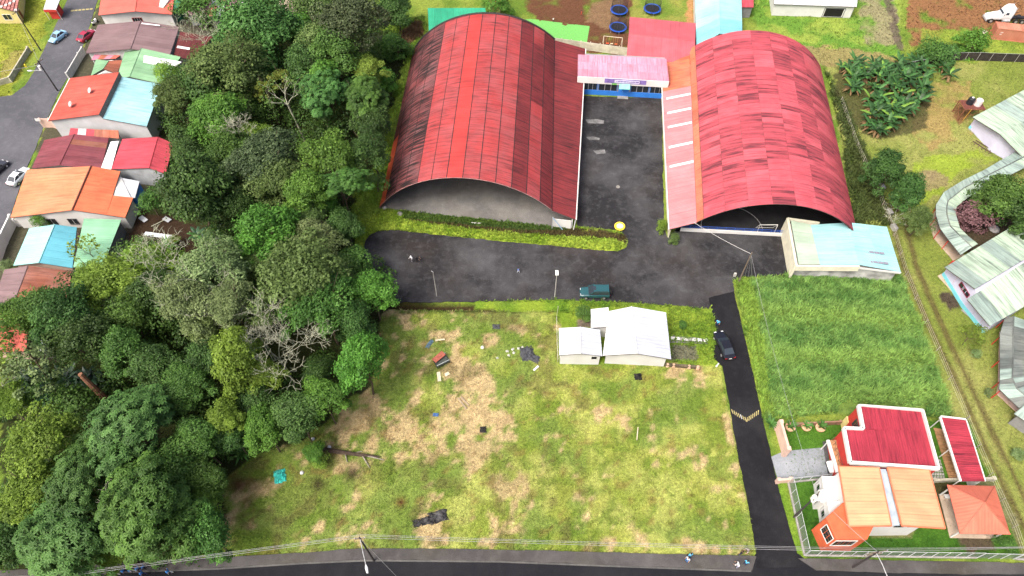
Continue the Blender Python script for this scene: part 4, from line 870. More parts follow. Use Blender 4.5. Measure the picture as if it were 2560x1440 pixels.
for a, b in ((w[0], w[1]), (w[1], w[2])):
    dn = V((b.x-a.x, b.y-a.y, 0)).normalized(); nn = V((dn.y, -dn.x, 0))
    if nn.dot(far) > 0: nn = -nn
    MB().beam(V((a.x, a.y, .35))+nn*.06, V((b.x, b.y, .35))+nn*.06, .08, .7).build('plinth', W_CYAN, t, 'cyan painted plinth')
    for k in range(3):
        p_ = a.lerp(b, k/3+.05); MB().beam(V((p_.x, p_.y, .7))+nn*.03, V((p_.x, p_.y, 2.9))+nn*.03, .05, .05, nn).build('mullion', mat('pale_pink_trim', (.6, .45, .55)), t)
    window(t, (a+nn*.02).lerp(b+nn*.02, .55), (a+nn*.02).lerp(b+nn*.02, .95), 1.9, 2.7, mat('maroon_frame', (.22, .03, .06)), PANE, 3) if a is w[0] else None
MB().beam(G(2364, 680)+up(1.4), G(2364, 680)+up(2.6), .5, .5).build('sign_box', W_RED, t)
sheet('paved_edge', [G(2344, 690), G(2362, 680), G(2422, 752), G(2410, 765)], .08, TAN, kind='structure')
sheet('paved_edge', [G(2402, 775), G(2420, 770), G(2468, 820), G(2455, 822)], .08, CONCL, kind='structure')
def ribbon(name, label, outer, ridge, inner, zo, zr, zi, m1, m2, posts=True, floor=None):
    O = [G(*p, zo) for p in outer]; Rg = [G(*p, zr) for p in ridge]; I = [G(*p, zi) for p in inner]
    c = sum(Rg, V())/len(Rg); t = thing(name, (c.x, c.y, 0), label, 'covered walkway')
    for k in range(len(O)-1):
        for a, b, cc, d_, m in ((O[k], O[k+1], Rg[k+1], Rg[k], m1), (I[k], I[k+1], Rg[k+1], Rg[k], m2)):
            roofquad(t, [a, b, cc, d_], m, 2, 1, name='roof', pick=lambda i, j: m if random.random() < .7 else R_SAGED)
        MB().tube([Rg[k]+up(.05), Rg[k+1]+up(.05)], .09, 5).build('ridge_cap', R_SLATE, t)
        if posts:
            for P in (O, I):
                p_ = P[k].lerp(Rg[k], .2); MB().tube([V((p_.x, p_.y, 0)), p_+up(-.05)], .07, 6).build('post', W_RED, t)
    return t
ribbon('covered_walkway', 'curved covered walkway with sage roof panels round the school garden', [(2575, 358), (2460, 425), (2405, 452), (2360, 480), (2340, 512), (2340, 537), (2350, 570), (2370, 597), (2402, 637)], [(2600, 372), (2472, 437), (2410, 470), (2370, 502), (2366, 520), (2367, 537), (2375, 565), (2400, 590), (2430, 618)], [(2640, 378), (2490, 456), (2422, 492), (2392, 516), (2389, 527), (2391, 540), (2400, 570), (2420, 590), (2445, 610)], 2.7, 3.1, 2.7, R_SAGED, R_SAGE)
sheet('walkway_floor', [G(2337, 528), G(2322, 560), G(2335, 597), G(2382, 652), G(2410, 640), G(2380, 600), G(2362, 560), G(2362, 530)], .1, TAN, kind='structure')
ribbon('covered_walkway', 'sooty covered walkway bending down the right edge below the school', [(2512, 795), (2500, 835), (2500, 895), (2500, 950), (2498, 972), (2548, 1020)], [(2534, 790), (2532, 840), (2532, 895), (2530, 945), (2542, 972), (2585, 1008)], [(2562, 800), (2562, 845), (2560, 900), (2560, 940), (2572, 962), (2615, 990)], 2.7, 3.1, 2.7, R_SLATE, R_SLATE)
sheet('walkway_floor', [G(2498, 830), G(2494, 965), G(2490, 985), G(2540, 1030), G(2560, 1020), G(2515, 970), G(2512, 830)], .1, W_PEACH, kind='structure')
mono('school_roof', 'corner of a grey sage roof at the right edge above the tile red parapet', 'roof', [(2535, 1034), (2620, 1090), (2660, 1020), (2575, 1000)], [2.8, 2.8, 3.4, 3.4], R_SAGED, mat('dark_grey_wall', (.2, .2, .2)), .5, 4)
a, b = G(2535, 1052), G(2590, 1100); MB().beam(a+up(.4), b+up(.4), .3, .8).build('parapet', mat('tile_red', (.5, .12, .08)), None, 'low tile red parapet wall below the grey sage roof corner', cat='wall')

# ------------------------------------------------------------------ lower right: red roofed house, orange house, lean-to, pavilion
zt = 5.6; pts = [G(*p, zt) for p in ((2146, 1014), (2306, 1026), (2346, 1172), (2125, 1157), (2109, 1071), (2157, 1073))]
c = sum(pts, V())/6; t = thing('house', (c.x, c.y, 0), 'two storey red house with carmine roof inside a white parapet', 'house')
RQ = [pts[3], pts[2], pts[1], G(2146, 1014, zt)]
x_split = .30
qa = [pts[3], pts[2], pts[2].lerp(pts[1], .58), pts[4]]
roofquad(t, [pts[3], pts[2]+V((0, 0, -.25)), (pts[2].lerp(pts[1], .655))+up(-.25), pts[4]], R_CARM, 8, 1, name='roof'); roofquad(t, [pts[5], pts[2].lerp(pts[1], .655)+up(-.25), pts[1]+up(-.25), pts[0]], R_CARM, 6, 1, name='roof')
ring = [pts[0], pts[1], pts[2], pts[3], pts[4], pts[5]]
for k in range(6):
    a, b = ring[k], ring[(k+1) % 6]; wd = .36 if k in (2, 3, 4, 5) else .2
    MB().beam(a+up(.0), b+up(.0), wd, .55).build('parapet', WHITE, t)
body = outl(ring, -.1); wallbody(t, [p_+up(-.3) for p_ in ring], W_RED, drop=0)
a, b = ring[5], ring[0]; 
wl = (a-b).length
window(t, b.lerp(a, .42), b.lerp(a, .72), 3.1, 4.6, DARKMETAL, PANE, 3)
MB().box(G(2106, 1066)+up(1.1), (.4, .9, 2.2)).build('porch', W_YEL, t, 'yellow painted corner')
# balcony
bq = [G(2074, 1100, 3.0), G(2118, 1100, 3.0), G(2124, 1172, 3.0), G(2098, 1180, 3.0)]
t = thing('balcony', G(2105, 1150), 'wooden balcony with white edge and truss railing on the red house', 'balcony')
for k in range(12):
    MB().slab([bil(bq, 0, (k+.03)/12), bil(bq, 1, (k+.03)/12), bil(bq, 1, (k+.97)/12), bil(bq, 0, (k+.97)/12)], .06).build('deck_board', WOOD, t)
MB().beam(bq[0]+V((-.2, 0, -.1)), bq[3]+V((-.2, 0, -.1)), .35, .35).build('edge_beam', WHITE, t)
rl = MB(); n = 6
for k in range(n+1):
    a = bq[0].lerp(bq[3], k/n)+V((.25, 0, 0)); rl.tube([a, a+up(.9)], .025, 5)
    if k < n: b = bq[0].lerp(bq[3], (k+1)/n)+V((.25, 0, 0)); rl.tube([a+(up(.9) if k % 2 else up(.05)), b+(up(.05) if k % 2 else up(.9))], .02, 5)
rl.tube([bq[0]+V((.25, 0, .9)), bq[3]+V((.25, 0, .9))], .03, 5); rl.build('railing', mat('brown_steel', (.12, .07, .05)), t)
for p_ in (bq[0], bq[3], bq[1]): MB().tube([V((p_.x, p_.y, 0)), p_+up(-.1)], .08, 6).build('post', WHITE, t)
# orange house
z1, z2 = 5.6, 5.9
L4 = [G(*p, z) for p, z in (((2122, 1316), 5.5), ((2229, 1314), 6.1), ((2198, 1169), 6.1), ((2097, 1166), 5.5))]; R4 = [G(*p, z) for p, z in (((2255, 1314), 6.1), ((2363, 1321), 5.5), ((2323, 1174), 5.5), ((2219, 1169), 6.1))]
c = sum(L4+R4, V())/8; t = thing('house', (c.x, c.y, 0), 'two storey house with twin peach roofs and an orange front bay', 'house')
roofquad(t, [L4[0], L4[3], L4[2], L4[1]], R_PEACH, 5, 1); roofquad(t, [R4[1], R4[2], R4[3], R4[0]], R_PEACH, 5, 1)
OR = mat('orange_trim', (.60, .17, .085))
for q in (L4, R4):
    for k in range(4): MB().beam(q[k]+up(-.06), q[(k+1) % 4]+up(-.06), .14, .2).build('fascia', OR, t)
MB().slab([L4[1]+V((0, .15, -.45)), R4[0]+V((0, .15, -.45)), R4[3]+up(-.45), L4[2]+up(-.45)], .06).build('valley_gutter', mat('gutter_grey', (.33, .40, .46)), t)
w = [L4[0]+V((.5, .6, 0)), L4[1]+V((0, .6, -.3)), R4[0]+V((0, .6, -.3)), R4[1]+V((-1.6, .8, 0)), R4[2]+V((-.4, -.3, 0)), L4[3]+V((.4, -.3, 0))]
wallbody(t, w, WHITE, drop=.3)
a, b = w[2], w[3]; window(t, a.lerp(b, .1), a.lerp(b, .4), 3.6, 4.7, DARKMETAL, PANE, 3); window(t, a.lerp(b, .55), a.lerp(b, .85), 3.6, 4.7, DARKMETAL, PANE, 3)
# white stepped side facing the lane and the orange bay
s0 = L4[0].lerp(L4[3], .55); 
for k, (f0, f1, zz, ww) in enumerate(((.28, .52, 3.2, 1.6), (.52, .74, 2.6, 2.2), (.74, .96, 3.0, 1.7))):
    p0, p1 = L4[0].lerp(L4[3], f0), L4[0].lerp(L4[3], f1); MB().prism([V((p0.x+.5, p0.y, 0)), V((p1.x+.5, p1.y, 0)), V((p1.x+.5-ww, p1.y, 0)), V((p0.x+.5-ww, p0.y, 0))], 0, zz).build('side_bay', WHITE, t)
    window(t, (p1.x+.5-ww, p1.y-.3), (p0.x+.5-ww, p0.y+.3), .9, 2.1, PALEMETAL, PANE, 3)
by = [G(2063, 1297, 4.6), G(2072, 1352, 4.6)]
B0 = G(2074, 1352, 0); B1 = G(2140, 1353, 0); B2 = L4[0]+V((3.4, .5, 0)); B3 = L4[0]+V((-.6, 1.9, 0))
bayp = [V((L4[0].x-2.1, L4[0].y+1.2, 0)), V((L4[0].x-1.6, L4[0].y-1.3, 0)), V((L4[0].x+2.0, L4[0].y-1.3, 0)), V((L4[0].x+3.6, L4[0].y+.7, 0)), V((L4[0].x+.4, L4[0].y+3.0, 0))]
MB().prism(bayp, 0, 4.9).build('front_bay', W_ORANGE, t, 'orange painted front bay')
window(t, bayp[0].lerp(bayp[1], .25), bayp[0].lerp(bayp[1], .92), 2.4, 4.4, WHITE, PANE, 3, 3); window(t, bayp[1].lerp(bayp[2], .05), bayp[1].lerp(bayp[2], .75), 2.4, 4.4, WHITE, PANE, 4, 3)
# long carmine lean-to and its terrace
q = [G(2403, 1203, 2.9), G(2352, 1043, 2.9), G(2414, 1050, 3.3), G(2462, 1203, 3.3)]; c = sum(q, V())/4
t = thing('terrace_roof', (c.x, c.y, 0), 'long narrow carmine lean-to roof with white edge behind the red house', 'shed'); roofquad(t, q, R_CARM, 7, 1)
MB().beam(q[0]+V((-.1, 0, 0)), q[1]+V((-.1, 0, 0)), .25, .25).build('edge_beam', WHITE, t); MB().beam(q[2]+V((.06, 0, 0)), q[3]+V((.06, 0, 0)), .12, .2).build('edge_beam', WHITE, t); MB().beam(q[1]+V((0, .1, .02)), q[2]+V((0, .1, .02)), .2, .2).build('edge_beam', WHITE, t)
MB().beam(V((q[3].x-.1, q[3].y+.2, 1.5)), V((q[2].x-.1, q[2].y, 1.5)), .15, 3.0).build('back_wall', mat('pale_wall', (.5, .5, .48)), t)
for k in (0, .5, 1.): p_ = q[0].lerp(q[1], k*.96+.02); MB().tube([V((p_.x, p_.y, 0)), p_+up(-.1)], .07, 6).build('post', WHITE, t)
dq = [G(2333, 1070), G(2366, 1075), G(2420, 1198), G(2372, 1199)]
t = thing('terrace_deck', dq[0], 'brown wooden terrace floor between the red house and the lean-to', 'terrace')
for k in range(14): MB().slab([bil(dq, 0, (k+.04)/14)+up(.14), bil(dq, 1, (k+.04)/14)+up(.14), bil(dq, 1, (k+.96)/14)+up(.14), bil(dq, 0, (k+.96)/14)+up(.14)], .1).build('deck_board', WOOD, t)
pq = [G(2325, 1198), G(2364, 1199), G(2350, 1147), G(2340, 1147)]
t = thing('paver_patch', pq[0], 'patch of pale square pavers at the rear corner of the red house', 'paving')
for i in range(5):
    for j in range(6): MB().slab([bil(pq, (i+.1)/5, (j+.1)/6)+up(.07), bil(pq, (i+.88)/5, (j+.1)/6)+up(.07), bil(pq, (i+.88)/5, (j+.88)/6)+up(.07), bil(pq, (i+.1)/5, (j+.88)/6)+up(.07)], .12).build('paver', CONCL, t)
# pavilion
H4 = [G(*p, 2.7) for p in ((2400, 1334), (2526, 1336), (2487, 1215), (2368, 1212))]; ap = G(2462, 1257, 4.6); c = sum(H4, V())/4
t = thing('pavilion', (c.x, c.y, 0), 'open garden pavilion with coral pyramid roof at the lower right', 'pavilion')
for k in range(4):
    a, b = H4[k], H4[(k+1) % 4]; dk = MB().slab([a+up(-.06), b+up(-.06), ap+up(-.06)], .06).build('roof', UNDER, t)
    L_ = (b-a).length; MB().slab([a, b, ap], .05, [(0, 0), (L_, 0), (L_/2, 4)]).build('roof_sheet', R_CORAL, dk); MB().tube([a+up(.03), ap+up(.05)], .06, 5).build('hip_cap', R_CORAL, dk)
    p_ = a.lerp(c, .12); MB().tube([V((p_.x, p_.y, 0)), V((p_.x, p_.y, 2.75))], .1, 7).build('post', WHITE, t)
MB().prism([V((p.x, p.y, 0)).lerp(V((c.x, c.y, 0)), .08) for p in H4], .0, .1).build('floor', TAN, t)
# ------------------------------------------------------------------ vegetation
def leaves(centres, normals, size, aspect=.62, jit=.7, bend=.25):
    """one folded leaf clump (two triangles joined on the midrib) per centre"""
    n = len(centres); nr = normals+rng.normal(0, jit, (n, 3)); nr /= np.linalg.norm(nr, axis=1)[:, None]
    ax = rng.normal(0, 1, (n, 3)); t = np.cross(nr, ax); t /= np.linalg.norm(t, axis=1)[:, None]; b = np.cross(nr, t)
    s = (size*rng.uniform(.65, 1.35, n))[:, None]
    v = np.stack([centres-t*s, centres+b*s*aspect-nr*s*bend, centres+t*s, centres-b*s*aspect-nr*s*bend], 1).reshape(-1, 3)
    i = np.arange(n)[:, None]*4
    return v, np.concatenate([i+np.array([[0, 1, 2]]), i+np.array([[0, 2, 3]])])
def crownmesh(name, R_=5., flat=.72, nl=24, lobe=.40, nleaf=7000, size=.30, spread=1., gap=.0, rosette=0):
    cs, ns, val = [], [], []
    lob = []; ph = rng.uniform(0, 6.28, 4)
    env = lambda th: 1+.17*math.sin(2*th+ph[0])+.14*math.sin(3*th+ph[1])+.10*math.sin(5*th+ph[2])
    for i in range(nl):
        th = i*2.39996+rng.uniform(-.5, .5); k = (i+.5)/nl; rr = math.sqrt(k)*spread*rng.uniform(.7, 1.1)
        zz = math.sqrt(max(0, 1-min(1, rr*rr)))*flat*rng.uniform(.5, 1.2)+rng.uniform(-.22, .12); e = env(th)
        lob.append((rr*.76*e*math.cos(th), rr*.76*e*math.sin(th), zz*.78, lobe*rng.choice([.55, .75, .9, 1.1, 1.3])*(1.1-.3*rr)))
    for j in range(max(5, nl//2)):                      # lower skirts
        th = rng.uniform(0, 6.28); rr = rng.uniform(.45, .95)*env(th); lob.append((rr*math.cos(th), rr*math.sin(th), rng.uniform(-.6, .0), lobe*rng.uniform(.55, .95)))
    per = nleaf//len(lob); V_, F_, C_ = [], [], []; o = 0
    for (x, y, z, r) in lob:
        d = rng.normal(0, 1, (per, 3)); d[:, 2] = np.where(d[:, 2] < -.15, -d[:, 2]*.6, d[:, 2]); d /= np.linalg.norm(d, axis=1)[:, None]
        rad = r*np.where(rng.uniform(0, 1, per) < .14, rng.uniform(1., 1.38, per), rng.uniform(.55, 1.06, per)**.5)*(1+.25*(vnoise(d[:, 0]*3+x*9, d[:, 1]*3+d[:, 2]*2+y*9, 5)-.5))
        p = np.array([x, y, z])+d*rad[:, None]; p *= R_
        tint = rng.choice([.35, .55, .8, 1., 1.25])*rng.uniform(.85, 1.1)
        if rosette:                                     # whorls of large leaves
            q = p[:max(3, per//rosette)]; dn = d[:len(q)]
            a = np.arange(rosette)*2*math.pi/rosette
            up_ = dn+np.array([0, 0, .8]); up_ /= np.linalg.norm(up_, axis=1)[:, None]
            e1 = np.cross(up_, rng.normal(0, 1, up_.shape)); e1 /= np.linalg.norm(e1, axis=1)[:, None]; e2 = np.cross(up_, e1)
            dirs = e1[:, None]*np.cos(a)[None, :, None]+e2[:, None]*np.sin(a)[None, :, None]; s = size*rng.uniform(.8, 1.2, (len(q), 1, 1))
            root = np.repeat(q[:, None], rosette, 1); tip = root+dirs*s*1.5-up_[:, None]*s*.35; mid = root+dirs*s*.8+up_[:, None]*s*.15
            sd_ = np.cross(dirs, up_[:, None])*s*.36
            v = np.stack([root, mid+sd_, tip, mid-sd_], 2).reshape(-1, 3); i = np.arange(len(v)//4)[:, None]*4; f = np.concatenate([i+np.array([[0, 1, 2]]), i+np.array([[0, 2, 3]])])
            pv = np.repeat(rng.uniform(.75, 1.3, len(q)), rosette*4)
        else:
            v, f = leaves(p, d+np.array([0, 0, .5]), size, jit=.55); pv = np.repeat(rng.uniform(.6, 1.45, len(p)), 4)
        V_.append(v); F_.append(f+o); o += len(v); g = np.clip(tint*pv*.5, 0, 1); C_.append(np.stack([g, g, g, np.ones_like(g)], 1))
    return npmesh(name, np.concatenate(V_), np.concatenate(F_), np.concatenate(C_), [None])
def ramp_leaf(name, dark, light, trans=.25, rough=.55):
    if name in MATS: return MATS[name]
    k = NT(name); a = k.n('ShaderNodeAttribute', attribute_name='Col').outputs['Fac']; oi = k.n('ShaderNodeObjectInfo').outputs['Random']
    c = k.mix(a, dark, light); hs = k.n('ShaderNodeHueSaturation'); k.l(c, hs.inputs['Color'])
    h = k.math('MULTIPLY_ADD', oi, .03); k.t.nodes[-1].inputs[2].default_value = .485; k.l(h, hs.inputs['Hue'])
    v = k.math('MULTIPLY_ADD', oi, .3); k.t.nodes[-1].inputs[2].default_value = .85; k.l(v, hs.inputs['Value'])
    k.l(hs.outputs[0], k.b.inputs['Base Color']); k.b.inputs['Roughness'].default_value = rough; k.b.inputs['Specular IOR Level'].default_value = .25
    tr = k.n('ShaderNodeBsdfTranslucent'); k.l(hs.outputs[0], tr.inputs[0]); mx = k.n('ShaderNodeMixShader'); mx.inputs[0].default_value = trans
    k.l(k.b.outputs[0], mx.inputs[1]); k.l(tr.outputs[0], mx.inputs[2]); k.l(mx.outputs[0], k.t.nodes['Material Output'].inputs[0])
    MATS[name] = k.m; return k.m
LEAF = dict(dark=ramp_leaf('leaf_dark', (.018, .046, .010), (.095, .19, .042)), mid=ramp_leaf('leaf_mid', (.028, .072, .013), (.13, .265, .048)),
            bright=ramp_leaf('leaf_bright', (.04, .105, .014), (.155, .33, .045)), lime=ramp_leaf('leaf_lime', (.075, .135, .016), (.25, .40, .05)),
            olive=ramp_leaf('leaf_olive', (.05, .09, .02), (.18, .275, .08)), tan=ramp_leaf('leaf_tan', (.08, .13, .04), (.27, .37, .15)),
            blue=ramp_leaf('leaf_bluegreen', (.03, .08, .016), (.125, .27, .065)), grey=ramp_leaf('leaf_greybrown', (.034, .054, .02), (.13, .185, .08)),
            yellow=ramp_leaf('leaf_yellowgreen', (.09, .13, .015), (.28, .36, .06)), purple=ramp_leaf('leaf_purple', (0.078, 0.039, 0.0455), (0.312, 0.169, 0.182)))
BARK = mat('bark_brown', (.10, .075, .05), .3, 3, .9); BARKP = mat('bark_pale', (.37, .38, .28), .2, 3, .9); BARKG = mat('bark_grey', (.22, .20, .16), .3, 3, .9)
CROWNS = dict(round=[crownmesh('crown', 5, .75, 30, .38, 13000, .21) for _ in range(4)], dense=[crownmesh('crown', 4, .8, 34, .34, 11000, .17) for _ in range(4)],
              feather=[crownmesh('crown', 5, .58, 42, .28, 12000, .17, 1.1) for _ in range(4)], star=[crownmesh('crown', 5, .62, 32, .36, 9000, .33, 1.05, rosette=6) for _ in range(4)],
              bush=[crownmesh('crown', 2, .85, 14, .48, 3000, .12) for _ in range(3)], sparse=[crownmesh('crown', 3, .7, 18, .26, 1600, .16, 1.1) for _ in range(2)])
CR_R = dict(round=5, dense=4, feather=5, star=5, bush=2, sparse=3)
def trunkmesh(h, r, limbs, spread, seed):
    rd = random.Random(seed); m = MB(); top = V((rd.uniform(-.4, .4), rd.uniform(-.4, .4), h))
    pts = [V((0, 0, -.3)), V((rd.uniform(-.2, .2), rd.uniform(-.2, .2), h*.4)), top]; m.tube(pts, [r*1.25, r*.85, r*.4], 7)
    for k in range(limbs):
        a = k*2.4+rd.uniform(-.4, .4); s = pts[1].lerp(top, rd.uniform(.1, .85)); L_ = spread*rd.uniform(.55, .95)
        e = s+V((math.cos(a)*L_, math.sin(a)*L_, spread*rd.uniform(.25, .7))); mid = s.lerp(e, .5)+up(spread*.1)
        m.tube([s, mid, e], [r*.42, r*.28, r*.1], 5)
        for q in range(2):
            e2 = mid+V((math.cos(a+rd.uniform(-1, 1))*L_*.5, math.sin(a+rd.uniform(-1, 1))*L_*.5, spread*rd.uniform(.2, .5))); m.tube([mid, e2], [r*.2, r*.06], 4)
    return m
TRUNKS = {}
def tree(px, py, rpx, form, col, h, label, bark=None, zs=1., cat='tree', name=None, group=None, tr=True):
    """crown centred on the photo point at height h; rpx = crown radius in photo pixels"""
    c = G(px, py, h); r = rpx*mpp(px, py, h); k = r/CR_R[form]
    t = thing(name or ('bush' if form == 'bush' and h < 2.2 else 'tree'), (c.x, c.y, 0), label, cat, group)
    me = random.choice(CROWNS[form]); o = link('crown', me, t, (0, 0, h-r*.12)); ra = random.uniform(.86, 1.2); o.scale = (k*1.1*ra, k*1.1/ra, k*zs*random.uniform(.9, 1.25)); o.rotation_euler = (0, 0, random.uniform(0, 6.28))
    o.material_slots[0].link = 'OBJECT'; o.material_slots[0].material = LEAF[col]
    if tr:
        key = (form, random.randrange(3))
        if key not in TRUNKS: TRUNKS[key] = trunkmesh(1.0, .035, 7, .45, hash(key) & 255).mesh('trunk', BARK)
        tk = link('trunk', TRUNKS[key], t); tk.scale = (r*1.35, r*1.35, h+r*.12)
        if bark: tk.material_slots[0].link = 'OBJECT'; tk.material_slots[0].material = bark
    return t
def branchy(px0, py0, h, label, m, spread=3., levels=4, n=3, seed=0, lean=(0, 0), r0=.16, start=.45, name='bare_tree', leafcol=None):
    """leafless pale tree standing on the photo ground point"""
    rd = random.Random(seed); b = G(px0, py0); t = thing(name, b, label, 'tree'); m_ = MB(); tw = MB(); tips = []
    def grow(p, d, L_, r, lv):
        e = p+d*L_; mid = p.lerp(e, .5)+V((rd.uniform(-1, 1), rd.uniform(-1, 1), rd.uniform(0, 1)))*L_*.10
        (m_ if lv > levels-2 else tw).tube([p, mid, e], [r, r*.75, r*.55], 5 if lv > 1 else 4, cap=False)
        if lv == 0: tips.append(e); return
        for k in range(n+(1 if lv == levels else 0)):
            a = rd.uniform(0, 6.28); w_ = V((math.cos(a), math.sin(a), rd.uniform(-.1, .5))); nd = (d*.75+w_*rd.uniform(.6, 1.)).normalized(); nd.z = max(nd.z, -.1)
            grow(e if k else mid.lerp(e, .6), nd, L_*rd.uniform(.6, .92), max(.018, r*.5), lv-1)
    d0 = V((lean[0], lean[1], 1)).normalized(); top = b+d0*h*start
    m_.tube([b-up(.2), b.lerp(top, .5)+V((.1, 0, 0)), top], [r0*1.3, r0, r0*.85], 7)
    for k in range(n+1):
        a = k*6.28/(n+1)+rd.uniform(-.4, .4); grow(top, V((math.cos(a)*.7+lean[0], math.sin(a)*.7+lean[1], .8)).normalized(), spread*.5, r0*.5, levels-1)
    m_.build('trunk', m, t); tw.build('twigs', m, t, kind='stuff')
    if leafcol and tips:
        P_ = np.array([[q.x, q.y, q.z] for q in tips for _ in range(5)])+rng.normal(0, .3, (len(tips)*5, 3)); v, f = leaves(P_, np.tile([0, 0, 1.], (len(P_), 1)), .22)
        g = np.repeat(rng.uniform(.3, .8, len(P_)), 4); o = link('foliage', npmesh('foliage', v-np.array(b), f, np.stack([g, g, g, g*0+1], 1), [LEAF[leafcol]]), t)
    return t
GW = 'trees of the wooded gully'
